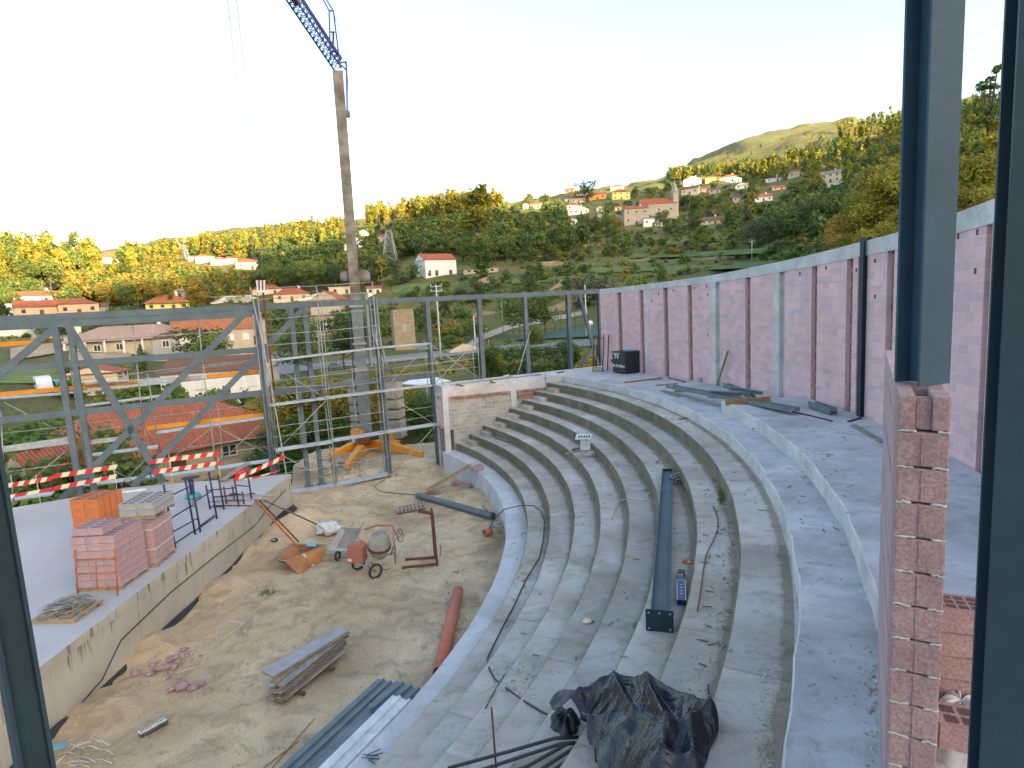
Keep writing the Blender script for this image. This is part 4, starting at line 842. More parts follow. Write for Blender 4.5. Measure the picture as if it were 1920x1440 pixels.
# formwork stands / trestles
def stand(name,label,base,h,rails,mat='navy_paint',extra=()):
    t=thing(name,label,'trestle',base[0]); ps=[]
    for b,hh in zip(base,h):
        MB().tube([b,(b[0]-.05*hh,b[1],b[2]+hh)],.032,8).build('post',[mat],parent=t)
    for i,j,z0,z1 in rails:
        a,b=base[i],base[j]; MB().tube([(a[0],a[1],a[2]+z0),(b[0],b[1],b[2]+z1)],.022,6).build('rail',[mat],parent=t)
    return t
stand('trestle_frame','dark blue steel trestle frame standing beside the strapped pink pallet',[P(329,1028,1.6),P(366,1002,1.6),P(376,997,1.6),P(407,973,1.6)],(2.1,2.0,1.7,1.75),((0,1,.15,.15),(0,1,1.0,1.0),(0,1,1.7,1.65),(0,2,.55,.5),(2,3,.2,.2),(1,3,.12,.12),(2,3,1.1,1.1)))
stand('trestle_frame','dark blue trestle of thin posts standing behind the first one, near the stage corner',[P(394,955,1.6),P(420,955,1.6),P(448,950,1.6),P(472,935,1.6)],(.95,1.25,1.05,1.1),((0,1,.1,.1),(1,2,.5,.5),(2,3,.85,.5),(0,2,.75,.75)))
stand('rail_frame','low rack of thin rusty steel rods lying by the stage corner',[P(425,945,1.6),P(440,938,1.6),P(458,945,1.6)],(.7,.6,.5),((0,1,.3,.3),(1,2,.3,.35),(0,2,.15,.15)),mat='rust')
# pile of props by the corner
for k,(a,b,lb) in enumerate((((395,940),(500,935),'grey'),((400,932),(478,925),'rusty'),((430,925),(515,930),'upper'),((400,948),(470,948),'lower'))):
    single(MB().tube([P(*a,1.66+.03*k),P(*b,1.66+.03*k)],.028,6),'prop','galv' if k%2==0 else 'rust','%s steel prop lying in the heap near the stage corner'%lb,'prop')
# props reaching down into the arena
single(MB().tube([P(478,937,1.72),P(552,1018,.45)],.04,8),'red_prop','rust_orange','thick red-brown steel prop reaching from the stage corner down to the rusty tray','prop')
single(MB().tube([P(486,938,1.70),P(560,1016,.45)],.03,8),'red_prop','rust','thinner red-brown steel prop beside the thick one at the stage corner','prop')
single(MB().tube([P(495,938,1.72),P(598,985,.25)],.03,8),'steel_prop','wood_dark','long dark prop reaching from the stage corner to the white sack','prop')
# green hand grinder + funnel-like machine on slab
mc=thing('cut_off_machine','small machine with dark disc top, blue body and teal foot standing on the stage','machine',P(364,950,1.6)); q=P(364,950,1.6)
MB().lathe([(0,0),(.26,0),(.30,.06),(.26,.16),(0,.16)],q+[0,0,.35],n=18).build('foot',['teal_plastic'],parent=mc); MB().lathe([(0,0),(.09,0),(.09,.7),(0,.7)],q+[0,0,.5],n=12).build('body',['blue_box'],parent=mc)
MB().lathe([(0,0),(.06,0),(.06,.36),(0,.36)],q,n=10).build('leg',['galv'],parent=mc); MB().lathe([(0,0),(.32,0),(.34,.02),(0,.05)],q+[0,0,1.15],n=20).build('disc',['black_plastic'],parent=mc)
rt=thing('red_tub','round red plastic tub with mortar standing behind the boards at the stage corner','tub',P(449,893,1.6)); q=P(449,893,1.6)
MB().lathe([(0,0),(.28,0),(.36,.32),(.33,.32),(.26,.05),(0,.05)],q,n=24).build('tub_body',['red_paint'],parent=rt); MB().disc(q+[0,0,.26],(0,0,1),.3,20).build('mortar_fill',['cement_grey'],parent=rt)
single(MB().bar(P(415,900,1.75),P(466,868,2.05),.3,.05),'plank','wood_grey','grey plank leaning over the far stage edge by the red tub','plank')
single(MB().box(P(420,902,1.6)+[0,0,.06],(.35,.2,.1),.3),'wood_offcut','wood','pale timber offcut lying by the grey plank on the stage','timber')
single(MB().bar(P(215,925,1.66),P(275,917,1.66),.12,.08),'white_plank','white_plastic','white board lying on the stage edge behind the grey blocks','board')
# barriers
def stripes(name,label,a,b,za,zb,h=.19,n=9,posts=(),base=None,par=None,pp=None):
    pa,pb=a,b; t=thing(name,label,'barrier',pa); L=np.linalg.norm(pb-pa); d=unit(pb-pa)
    for k in range(n):
        s0,s1=k/n,(k+1)/n; p=pa+(pb-pa)*s0;q=pa+(pb-pa)*s1; sh=.05*np.array([d[0],d[1],0]); u=np.array([0,0,h/2])
        nn_=unit(np.cross(d,(0,0,1)))*.012
        v=[p-u-sh-nn_,q-u-sh-nn_,q+u+sh-nn_,p+u+sh-nn_,p-u-sh+nn_,q-u-sh+nn_,q+u+sh+nn_,p+u+sh+nn_]
        MB().add(v,[(0,1,2,3),(7,6,5,4),(0,4,5,1),(3,2,6,7),(0,3,7,4),(1,5,6,2)],0).build('stripe',['red_paint' if k%2==0 else 'cream_paint'],parent=t)
    for s,z in posts:
        p=pa+(pb-pa)*s; MB().tube([(p[0],p[1],z),(p[0],p[1],p[2]+.25)],.014,5).build('post',['cream_paint'],parent=t)
    return t
E0=P(536,889,1.6);E1=P(12,954,1.6); ed=unit((E1-E0)[:2]); en=np.array([-ed[1],ed[0]])
def EP(px,py,off=.12): return PL(px,py,E0[:2]-en*off if en[1]>0 else E0[:2]+en*off,en)
stripes('striped_barrier','upper red and white striped board at far left of the stage edge',EP(-20,916),EP(98,897),0,0,n=11,posts=((.2,1.6),(.75,1.6)))
stripes('striped_barrier','lower faded red board at far left of the stage edge',EP(-20,938),EP(97,917),0,0,n=5,h=.14)
stripes('striped_barrier','upper red and white striped board behind the orange brick pallet',EP(100,893),EP(219,875),0,0,n=8,posts=((.95,1.6),))
stripes('striped_barrier','lower red and white striped board behind the orange brick pallet',EP(100,916),EP(218,893),0,0,n=8)
stripes('striped_barrier','upper red and white striped board behind the dark blue trestles',EP(282,866),EP(411,850),0,0,n=11,posts=((.27,1.6),))
stripes('striped_barrier','lower red and white striped board behind the dark blue trestles',EP(288,885),EP(416,868),0,0,n=11,posts=((.95,1.6),))
stripes('striped_barrier','sloping red and white striped board rising to the scaffold at the stage corner',EP(438,900),EP(533,857),0,0,n=9,h=.22)
stripes('striped_barrier','short red and white board lying below the sloping one',EP(440,905),EP(521,884),0,0,n=5,h=.08)
# ================================================================ ARENA ITEMS
# cement mixer
mxr=thing('cement_mixer','old cement mixer with red motor housing, grey drum and two spoked rubber wheels','cement mixer',P(704,1084,0))
wc=P(704,1071,.24); w2=P(672,1055,.24); ax_=unit((wc-w2)*[1,1,0])
def wheel(c,r,par,ax):
    o=MB().lathe([(r-.055,-.04),(r,-.035),(r+.005,0),(r,.035),(r-.055,.04),(r-.055,-.04)],c,axis=ax,n=24).build('wheel',['rubber'],parent=par)
    mb=MB().lathe([(.0,-.02),(r-.06,-.012),(r-.05,0),(r-.06,.012),(0,.02)],c,axis=ax,n=24); mb.lathe([(0,-.05),(.045,-.05),(.045,.05),(0,.05)],c,axis=ax,n=10)
    q=mb.build('rim',['cement_grey'],parent=o); q.location=-Vector(o.location) if False else (0,0,0)
    return o
wheel(wc,.25,mxr,ax_); wheel(w2,.25,mxr,ax_); MB().tube([wc,w2],.022,8).build('axle',['rust'],parent=mxr)
b0=P(652,1046,.55); 
hx=[P(650,1040,.62),P(688,1050,.55),P(694,1045,.62)]
cbx=P(676,1030,.85); axx=unit(np.array([1,-.12,0])); ayy=np.array([.12,1,0])
def hous():
    mb=MB(); c=P(669,1052,.42); X=axx*.56; Y=ayy*.42
    prof=[(0,0),(1,0),(1.0,.70),(.72,.86),(.12,.76),(0,.42)]
    v=[c+X*(a-.45)+Y*s+np.array([0,0,b*.78]) for s in (-.5,.5) for a,b in prof]
    n=len(prof); mb.add(v,[tuple(range(n)),tuple(reversed(range(n,2*n)))]+[(i,n+i,n+(i+1)%n,(i+1)%n) for i in range(n)],0); return mb,c
mb,hc=hous(); o=mb.build('motor_housing',['mixer_red'],parent=mxr); md=o.modifiers.new('b','BEVEL'); md.width=.015
MB().box(hc+np.array([-.15,-.275,.16]),(.14,.01,.1),-.12).build('nameplate',['white_plastic'],parent=mxr)
dc=P(711,1024,.80); dax=unit((.12,-.25,1))
MB().lathe([(0,-.42),(.22,-.40),(.34,-.18),(.37,.0),(.37,.10),(.33,.32),(.26,.47),(.24,.47),(.30,.30),(.30,.0)],dc,axis=dax,n=28).build('drum',['mixer_drum'],parent=mxr)
MB().lathe([(.375,-.03),(.40,-.03),(.40,.05),(.375,.05)],dc,axis=dax,n=28).build('drum_ring',['rust'],parent=mxr)
MB().disc(dc+dax*.40,dax,.25,20).build('drum_mouth',['cement_grey'],parent=mxr)
fl=[P(700,1060,.35),P(742,1040,.35),P(742,1056,0)]
for a,b in ((P(690,1052,.45),P(741,1036,.42)),(P(741,1022,.9),P(741,1056,.0)),(P(735,1000,1.25),P(742,1040,.4)),(P(693,1052,.95),P(702,1060,.28)),(P(676,1058,.5),P(700,1070,.25)),(P(742,1010,1.1),P(733,1040,.45)),(P(696,1052,.42),P(690,1062,.3))): MB().tube([a,b],.026,6).build('frame_bar',['cement_grey'],parent=mxr)
hw=P(744,1003,1.05)
MB().tube([hw+np.array([.03*math.sin(t)*0+.1*math.cos(t),-.02,.24*math.sin(t)])+np.array([.12,0,-.02]) for t in np.linspace(0,2*math.pi,21)],.014,6).build('tilt_wheel',['rust'],parent=mxr)
for t in (.5,2.1,3.7): MB().tube([hw+[.12,0,-.02],hw+np.array([.12+.1*math.cos(t),0,-.02+.24*math.sin(t)])],.010,5).build('spoke',['rust'],parent=mxr)
MB().tube([P(683,993,1.35),P(706,985,1.45),P(735,985,1.45),P(742,1003,1.2)],.035,6).build('yoke',['mixer_red'],parent=mxr)
# wheelbarrow / grey tub behind the mixer
wb=thing('wheelbarrow','upturned light grey wheelbarrow standing behind the cement mixer','wheelbarrow',P(655,1035,.1))
q=P(653,1012,.55); bx_=unit((1,-.25,0)); mb=MB(); by_=unit((.5,.3,.8)); bz_=np.cross(bx_,by_)
v=[]
for s,z in ((.30,0.),(.42,.28)):
    for a,b in ((-1,-1.2),(1,-1.2),(1,1.2),(-1,1.2)): v.append(q+bx_*a*s+by_*b*s*.9+bz_*z)
mb.add(v,[(0,1,2,3),(0,4,5,1),(1,5,6,2),(2,6,7,3),(3,7,4,0),(3,2,1,0)],0); o=mb.build('tray',['beam_concrete'],parent=wb); md=o.modifiers.new('s','SOLIDIFY'); md.thickness=.012
for s in (-.2,.2): MB().tube([q+bx_*s+by_*.3-bz_*.05,q+bx_*s+by_*.75-bz_*.0+[0,0,-.05]],.018,6).build('handle',['wood'],parent=wb)
wheel(P(633,1042,.18),.17,wb,unit((1,-.3,0)))
for a,b in ((P(622,1040,.1),P(650,1032,.3)),(P(636,1046,.05),P(662,1042,.35)),(P(620,1048,.05),P(655,1050,.1))): MB().tube([a,b],.014,6).build('leg',['galv'],parent=wb)
# white sack
def blobm(c,r,sx,sy,sz,seed,n=24,amp=.22):
    rg=np.random.default_rng(seed); V=[];F=[]; m=n//2
    for i in range(m+1):
        th=math.pi*i/m
        for j in range(n):
            ph=2*math.pi*j/n; x=math.sin(th)*math.cos(ph);y=math.sin(th)*math.sin(ph);z=math.cos(th)
            k=1+amp*float(fbm(x*2.2+seed*7,y*2.2+z*1.9,seed,4)); zz=z*sz*r*k; V.append((c[0]+x*sx*r*k,c[1]+y*sy*r*k,c[2]+max(zz,-sz*r*.45)))
    for i in range(m):
        for j in range(n): F.append((i*n+j,(i+1)*n+j,(i+1)*n+(j+1)%n,i*n+(j+1)%n))
    return MB().add(V,F,0,smooth=True)
single(blobm(P(618,992,.22),.5,1,.7,.6,3,n=40,amp=.4),'white_sack','white_plastic','crumpled white plastic sack lying on the earth left of the mixer','sack')
# rusty tray skip
tr=thing('mortar_tray','rusty orange-brown steel mortar trough with sloping ends lying on the earth','trough',P(560,1070,0))
a=P(556,1072,.0);b=P(600,1048,.0);c=P(572,1038,0);d=P(535,1052,0); zt_=.42
topq=[P(534,1052,zt_)+[-.0,0,0],P(610,1022,zt_),P(546,1020,zt_),P(513,1048,zt_)]
bot=[P(560,1076,.02),P(604,1051,.02),P(580,1040,.02),P(545,1060,.02)]
mb=MB(); v=[np.array(x) for x in bot+topq]
o=mb.add(v,[(0,1,2,3),(0,4,5,1),(1,5,6,2),(2,6,7,3),(3,7,4,0)],0).build('trough_body',['rust_pan'],parent=tr); md=o.modifiers.new('s','SOLIDIFY'); md.thickness=.02; md.offset=-1
for i in range(4): MB().bar(topq[i],topq[(i+1)%4],.05,.03).build('rim_bar',['wood_grey'],parent=tr)
MB().add([P(548,1032,.25),P(605,1025,.25),P(552,1024,.25),P(520,1050,.25)],[(0,1,2,3)],0).build('mortar_fill',['cement_grey'],parent=tr)
MB().bar(topq[0]*.55+topq[1]*.45+[0,-.03,0],bot[0]*.35+bot[1]*.65+[0,-.03,0],.09,.03).build('rib_strap',['cream_paint'],parent=tr)
MB().tube([P(513,1040,.3),P(545,1020,.45),P(552,1014,.5)],.018,6).build('handle',['galv'],parent=tr)
single(MB().add([P(574,1024,.5),P(593,1025,.5),P(592,1017,.5),P(578,1017,.5)],[(0,1,2,3)],0),'blue_sheet','cyan_plastic','small pale blue plastic sheet on the rim of the rusty trough','plastic')
for x,m,lb in ((506,'wood_grey','pale bucket beside the membrane at the stage foot'),(516,'black_plastic','black bucket beside the pale one at the stage foot')):
    q=P(x,1028,0); t=MB().lathe([(0,0),(.11,0),(.13,.36),(.12,.36),(.10,.03),(0,.03)],q,n=16); single(t,'bucket',m,lb,'bucket',loc=q)
# crane fork
fk=thing('pallet_fork','rusty brown crane pallet fork standing upright with two tines on the ground','pallet fork',P(820,1060,0))
f0=P(820,1060,0);f1=P(816,1047,0); H_=1.85
for p,q,w_,h_ in ((f0,f0+[-.03,-.02,H_],.09,.07),(f1,f1+[.0,-.05,H_],.09,.07),(f0+[-.03,-.02,H_],P(784,958,1.93),.09,.09),(f1+[0,-.05,H_-.02],f0+[-.03,-.02,H_-.02],.08,.07),(f0+[0,0,.35],f1+[0,0,.35],.06,.06),(f0+[0,0,.75],f1+[0,0,.75],.05,.05)): MB().bar(p,q,w_,h_).build('mast_bar',['rust'],parent=fk)
for p,q in ((f0,P(754,1064,.03)),(f1,P(760,1049,.03))): MB().bar(p+[0,0,.05],q,.1,.05).build('tine',['rust'],parent=fk)
MB().bar(f0+[-.02,0,H_-.05],P(810,963,1.5),.05,.05).build('strut',['rust'],parent=fk)
for s in (0,1): MB().tube([f0+[.08,0,.3],f0+[.14,0,.35],f0+[.15,0,.7],f0+[.08,0,.75]],.012,5).build('lock_handle',['galv'],parent=fk)
# hook lying: small bent rods
for (a,b,c_),lb in ((((715,1068),(728,1068),(731,1064)),'short rusty bent rod lying beside the mixer wheel'),(((848,1072),(858,1073),(859,1066)),'rusty hook-shaped rod lying on the bare earth right of the pallet fork')):
    single(MB().tube([P(*a,.02),P(*b,.02),P(*c_,.05)],.012,6),'bent_rod','rust',lb,'rod')
# pallet-like grille
gr=thing('slatted_pallet','small pale slatted pallet tilted on the earth behind the pallet fork','pallet',P(770,955,.1))
ga,gb,gc,gd=P(747,962,.05),P(797,952,.12),P(794,940,.25),P(745,951,.2)
for k in range(8):
    s=k/7; p=ga+(gb-ga)*s;q=gd+(gc-gd)*s; MB().bar(p,q,.1,.03).build('slat',['wood_grey'],parent=gr)
for s in (.05,.5,.95): MB().bar(ga+(gd-ga)*s-[0,0,.04],gb+(gc-gb)*s-[0,0,.04],.08,.05).build('runner',['wood_dark'],parent=gr)
# pipes
single(MB().pipe(P(783,929,.16),P(925,968,.17),.15,.012,20),'grey_pipe','pvc_grey','long blue-grey plastic pipe lying on the earth near the kerb','pipe')
single(MB().pipe(P(859,1108,.18),P(824,1262,.18),.165,.012,24),'orange_pipe','pvc_orange','long orange-red plastic pipe lying along the foot of the kerb','pipe')
single(MB().pipe(P(908,1000,.15),P(921,995,.17),.15,.012,20),'orange_pipe','pvc_orange','short orange pipe end sticking out beside the kerb with stones around it','pipe')
single(MB().pipe(P(929,820,2.35),P(956,828,2.35),.07,.01,14),'grey_pipe','pvc_grey','short grey pipe lying on the third seating step near the block building','pipe')
# ramp / cleated board
rp=thing('cleated_ramp','narrow wooden cleated ramp board leaning from the earth up to the kerb','ramp',P(800,920,.1))
ra,rb_=P(800,920,.12),P(882,873,1.2)
MB().bar(ra,rb_,.36,.05).build('plank',['wood_orange'],parent=rp)
for s in np.linspace(.05,.98,5): p=ra+(rb_-ra)*s; MB().bar(p+[-.12,-.16,.05],p+[.12,.16,.05],.07,.04).build('cleat',['wood'],parent=rp)
for s in (-1,1):
    d=unit(rb_-ra); sd=np.cross(d,(0,0,1)); MB().bar(ra+sd*.19*s,rb_+sd*.19*s,.04,.1).build('side_rail',['wood'],parent=rp)
# plank pile
pp_=thing('plank_pile','stack of used formwork planks and panels resting on two timber bearers','planks',P(540,1320,0))
u0,u1=P(500,1318,.0),P(612,1228,.0); ud=unit(u1-u0); us_=np.array([ud[1],-ud[0],0]); Lp=2.15
st0=P(505,1316,0)
for k in range(11):
    z=.12+k*.036; w_=random.choice((.2,.22,.25)); off=random.uniform(-.04,.08); a=.0+random.uniform(-.02,.02)
    for s in (0,1):
        p=st0+ud*(random.uniform(-.05,.08))+us_*(.12+.24*s+off*.4)+[0,0,z]; q=p+ud*(Lp+random.uniform(-.15,.1))+us_*random.uniform(-.05,.05)
        MB().bar(p,q,w_*.9,.030).build('plank',[('wood','wood_grey','wood_grey','ply_blue','wood_dark')[(k*2+s)%5]],parent=pp_)
p=P(494,1262,.57); q=P(636,1178,.57); MB().bar(p+us_*.12,q+us_*.12,.42,.028).build('panel',['ply_blue'],parent=pp_); MB().bar(p+us_*.14+[0,0,-.04],q+us_*.18+[0,0,-.035],.4,.03).build('panel',['wood'],parent=pp_)
for s in (.45,1.45): MB().bar(st0+ud*s-us_*.25+[0,0,.05],st0+ud*s+us_*.62+[0,0,.05],.08,.09).build('bearer',['wood_dark'],parent=pp_)
# corrugated sheets
def corr(a,b,width,label,mat,nrib=4,z=.04,h=.05,name='metal_sheet'):
    a=np.array(a,float);b=np.array(b,float); d=unit((b-a)*[1,1,0]); s=np.array([d[1],-d[0],0]); mb=MB(); xs=[];p_=width/nrib
    for k in range(nrib): xs+=[(k*p_,0),(k*p_+p_*.62,0),(k*p_+p_*.70,h),(k*p_+p_*.92,h)]
    xs.append((width,0)); v=[]
    for t in (a,b):
        for x,zz in xs: v.append(t+s*x+[0,0,z+zz])
    n=len(xs); o=mb.add(v,[(i,i+1,n+i+1,n+i) for i in range(n-1)],0)
    o=single(mb,name,mat,label,'metal sheet'); md=o.modifiers.new('s','SOLIDIFY'); md.thickness=.006; return o
corr(P(505,1460,.05),P(709,1275,.05),.62,'dark ribbed metal sheet, leftmost and longest in the heap by the kerb','steel_sheet',3)
corr(P(560,1470,.08),P(735,1300,.10),.80,'dark ribbed metal sheet lying second in the heap against the kerb','steel_sheet',3,z=.10)
corr(P(688,1340,.1),P(745,1290,.13),.7,'short dark ribbed metal sheet across the top of the heap','steel_sheet',3,z=.18)
corr(P(600,1468,.3),P(738,1328,.35),.5,'white ribbed metal sheet lying against the kerb','white_plastic',2,z=.30)
single(MB().bar(P(655,1445,1.12),P(712,1400,1.12),.3,.02),'white_panel','white_plastic','pale flat panel lying on the kerb above the metal sheets','panel') if False else None
for k,(a,b) in enumerate((((478,1452),(560,1390)),((500,1452),(590,1347)))): single(MB().tube([P(*a,.03),P(*b,.04)],.008,5),'rebar','rust',('thin rusty rebar rod lying on the earth left of the metal sheets','second thin rusty rebar rod crossing toward the metal sheets')[k],'rod')
# ribbed conduit
cd=thing('ribbed_duct','short pale ribbed plastic duct lying on the earth at lower left','duct',P(285,1370,0)); a,b=P(262,1378,.07),P(313,1350,.07)
MB().pipe(a,b,.075,.01,16).build('duct_wall',['pvc_grey'],parent=cd); MB().bar(a+[0,-.02,.06],b+[0,-.02,.06],.13,.03).build('duct_lid',['white_plastic'],parent=cd)
for s in np.linspace(.06,.94,11): p=a+(b-a)*s; MB().lathe([(.078,-.008),(.088,-.008),(.088,.008),(.078,.008)],p,axis=b-a,n=16).build('rib',['wood_dark'],parent=cd)
# broken pink blocks (rubble)
rg=np.random.default_rng(11)
for k,(px,py,s) in enumerate(((345,1218,.16),(330,1232,.14),(350,1228,.12),(318,1238,.14),(300,1252,.18),(312,1250,.16),(325,1248,.13),(288,1245,.12),(255,1262,.16),(282,1262,.12),(340,1285,.22),(322,1292,.14),(362,1288,.14),(380,1282,.10),(870,893,.2),(893,898,.28),(855,905,.26),(878,912,.3),(905,905,.2))):
    q=P(px,py,s*.4); tag(MB().rock(q,s,0,rg,.8).build('block_fragment',['rubble_pink'],loc=q),'broken pink block fragment in the rubble on the arena floor' if px<500 else 'broken pink slab fragment by the kerb foot near the ramp','block fragment',group='broken pink fragments on the arena floor' if px<500 else 'broken pink fragments by the ramp')
for k in range(34):
    px=random.gauss(325,26);py=1245+random.gauss(0,12)-(px-325)*.35; s=random.uniform(.03,.09); q=P(px,py,s*.3); tag(MB().rock(q,s,0,rg,.8).build('block_fragment',['rubble_pink'],loc=q),'small broken pink block crumb in the rubble on the arena floor','block fragment',group='small pink crumbs on the arena floor')
for j,(px,py,zz,rz,lb) in enumerate(((899,882,1.085,.5,'lower pink hollow block of two stacked on the kerb'),(896,880,1.285,.42,'upper pink hollow block of two stacked on the kerb'),(1342,1290-545+0,4.63,.2,'pink hollow block standing on the landing beside the steel beams'),(756,865,.0,.3,'pink block lying on the earth by the crane base'))):
    loose(px,py,zz,rz,lb)
# stones scattered: big individual ones + gravel stuff
mb=MB(); 
def scat(n,fn,r0,r1): 
    for _ in range(n):
        q=fn(); 
        if q is not None: mb.rock(q,rg.uniform(r0,r1)*rg.uniform(.5,1),0,rg,.7)
def inpit(x0,x1,y0,y1):
    def f():
        q=P(rg.uniform(x0,x1),rg.uniform(y0,y1),.01)
        if q[0]<-10.0 or math.hypot(q[0]-CX,q[1]-CY)>21.3: return None
        return q
    return f
scat(500,inpit(380,620,1060,1150),.02,.07); scat(700,inpit(250,900,930,1400),.006,.02); scat(160,inpit(430,620,985,1060),.03,.09); scat(300,inpit(640,900,1100,1300),.012,.045); scat(250,inpit(150,560,1150,1440),.012,.05); scat(200,inpit(560,900,930,1110),.012,.05)
scat(90,inpit(820,870,885,912),.03,.08); scat(110,inpit(905,945,960,1030),.02,.06); scat(160,inpit(820,880,1090,1250),.02,.06); scat(160,inpit(100,300,1330,1440),.02,.05); scat(300,inpit(560,760,880,950),.02,.07)
for _ in range(240):
    a=rg.normal(); q=np.array([-8.6+rg.normal()*1.6,33.2+rg.normal()*1.2,.05]); mb.rock(q,rg.uniform(.05,.22),0,rg,.6)
V=np.array(mb.v); single(mb,'gravel','stone','loose grey stones and gravel strewn over the arena floor','gravel',kind='stuff',loc=(0,0,0))
for k,(px,py,s,lb) in enumerate(((607,1111,.10,'largest pale rounded stone alone on the bare earth in front of the mixer'),(794,1211,.09,'pale rounded stone on the earth left of the orange pipe'),(836,1091,.09,'pale stone on the earth above the orange pipe end'),(860,1017,.08,'pale stone on the earth right of the pallet fork'),(691,1322,.12,'brown stone lying in the gap of the dark metal sheets'))):
    q=P(px,py,s*.4); single(MB().rock(q,s,0,rg,.7),'stone','stone',lb,'stone',loc=q)
# white cables in the pit
for pts,lb in (([(330,1262),(375,1248),(400,1210),(450,1175),(470,1160)],'white cable snaking across the earth near the pink rubble'),([(455,1168),(430,1165),(408,1180),(405,1200)],'short white cable curl at the end of the long white cable'),([(100,1405),(160,1370),(200,1350),(245,1352)],'white cable at lower left beside the ribbed duct'),([(98,1440),(140,1400),(185,1385),(205,1398)],'white wire bundle strand nearest the left steel column'),([(105,1430),(150,1392),(170,1392),(190,1378)],'thin white wire crossing the wire bundle at lower left')):
    single(MB().tube([P(x,y,.03) for x,y in pts],.011,5),'cable','cable_white',lb,'cable')
for k in range(14):
    x=rg.uniform(95,190);y=rg.uniform(1380,1440); a=rg.uniform(-.6,.1); single(MB().tube([P(x,y,.03),P(x+22*math.cos(a),y+18*math.sin(a),.05),P(x+40*math.cos(a+.3),y+30*math.sin(a+.3),.03)],.008,5),'wire_offcut','cable_white','white wire offcut in the litter at lower left of the arena','wire','white wire offcuts at the stage foot')
single(MB().box(P(108,1400,.05),(.32,.12,.06),.3),'blue_strip','cyan_plastic','pale blue plastic strip in the wire litter at lower left','plastic')
single(MB().box(P(888,932,.03),(.4,.25,.03),-.3),'blue_scrap','cyan_plastic','small pale blue scrap on the earth beside the kerb','plastic')
q=P(935,985,.25); single(blobm(q,.25,1,.8,.6,8,n=20),'grey_bag','cement_grey','grey-brown bag squeezed between the orange pipe end and the kerb','bag')
# black hoses
single(MB().tube([P(735,893,.05),P(710,905,.05),P(702,913,.05),P(715,922,.05),P(780,928,.05),P(850,925,.05),P(890,935,.05),P(925,968,.1),P(938,985,.4)],.016,6),'hose','cable_black','thin black hose curving over the earth from the scaffold foot to the kerb','hose')
for k,(z0,z1,y0,y1) in enumerate(((3.0,3.3,1418,1378),(3.0,3.3,1432,1388),(3.05,3.3,1450,1388),(3.1,3.4,1462,1396),(3.1,3.4,1470,1402))):
    single(MB().tube([P(840+k*30,y0+22,z0),P(950+k*20,y0-8-k*3,z0+.15),P(1040+k*12,y1+6,z1),P(1085+k*10,y1+4,z1)],.022,7),'thick_cable','cable_black','%s of the thick black cables coming out from under the tarpaulin'%('topmost','second','third','fourth','lowest')[k],'cable')
# ================================================================ THINGS ON THE SEATING
z6=ZZ[6]
def OnS(px,py): # point on the visible tread surface
    for k in range(10,-1,-1):
        q=P(px,py,ZZ[k]); r=math.hypot(q[0]-CX,q[1]-CY); r1=RR[k+1] if k<9 else 31.9
        if k==10: r1=31.9
        if k==10 and math.degrees(math.atan2(q[1]-CY,q[0]-CX))>1.2: continue
        if RR[k]<=r<=r1: return q
    return P(px,py,ZZ[5])
bm=thing('long_steel_beam','long blue-grey steel beam with bolted end plate lying along the seating step','beam',P(1250,1160,z6))
pa,pb=P(1252,884,z6+.10),P(1237,1172,z6+.10); MB().hbeam(pa,pb,.20,.30,up=unit(np.cross(pb-pa,(0,0,1))),tf=.016,tw=.012).build('beam_body',['steel_blue'],parent=bm)
bd=unit(pb-pa); bs_=unit(np.cross(bd,(0,0,1))); pc_=pb+bd*.02+[0,0,.08]
MB().obox(pc_,bd*.02,bs_*.42,(0,0,.36)).build('end_plate',['steel_dark'],parent=bm)
for a in (-.16,0,.16):
    for z in (-.13,.13):
        if a==0 and z<0: continue
        MB().lathe([(0,0),(.018,0),(.018,.012),(0,.012)],pc_+bs_*a+[0,0,z]+bd*.01,axis=bd,n=8).build('bolt_hole',['galv'],parent=bm)
MB().obox(pa-bd*.0+[0,0,.0],bd*.012,bs_*.28,(0,0,.17)).build('stiffener',['steel_dark'],parent=bm)
bx_=thing('blue_case','slim dark blue case with white rim and brown end lying between beam and riser','case',P(1277,1130,z6)); a=P(1278,1130,z6+.05);b=P(1277,1092,z6+.05); c_=P(1276,1082,z6+.05); d_=P(1278,1072,z6+.05)
MB().bar(a,b,.15,.09).build('case_body',['blue_box'],parent=bx_); MB().bar(b,c_,.11,.08).build('case_head',['blue_box'],parent=bx_); MB().bar(c_,d_,.12,.09).build('case_grip',['leather_brown'],parent=bx_)
s_=unit(np.cross(b-a,(0,0,1)))
for s in (-1,1): MB().bar(a+s_*.07*s+[0,0,.047],b+s_*.07*s+[0,0,.047],.012,.006).build('case_rim',['white_plastic'],parent=bx_)
MB().bar(b-s_*.07+[0,0,.048],b+s_*.07+[0,0,.048],.015,.006).build('case_rim',['white_plastic'],parent=bx_); MB().bar(c_-s_*.05+[0,0,.044],c_+s_*.05+[0,0,.044],.015,.006).build('case_rim',['white_plastic'],parent=bx_)
for k in range(4): q=a+(b-a)*(.3+.15*k); MB().bar(q-s_*.02+[0,0,.046],q+s_*.02+[0,0,.046],.02,.004).build('case_mark',['white_plastic'],parent=bx_)
dk=thing('cutting_disc','rust-orange round cutting disc with pale centre lying beside the beam','disc',P(1289,1053,z6+.01)); q=P(1289,1053,z6+.012); MB().disc(q,(0,0,1),.11,24).build('disc_plate',['rust_orange'],parent=dk); MB().disc(q+[0.03,0,.004],(0,0,1),.03,12).build('disc_hub',['cream_paint'],parent=dk)
def cable(pts,r,mat,label,name='cable',dz=.01): single(MB().tube([OnS(*p)+[0,0,dz+r] for p in pts],r,5),name,mat,label,'cable')
cable([(1145,976),(1152,955),(1165,940),(1180,935)],.014,'cable_white','white cable curling down over the middle seating steps')
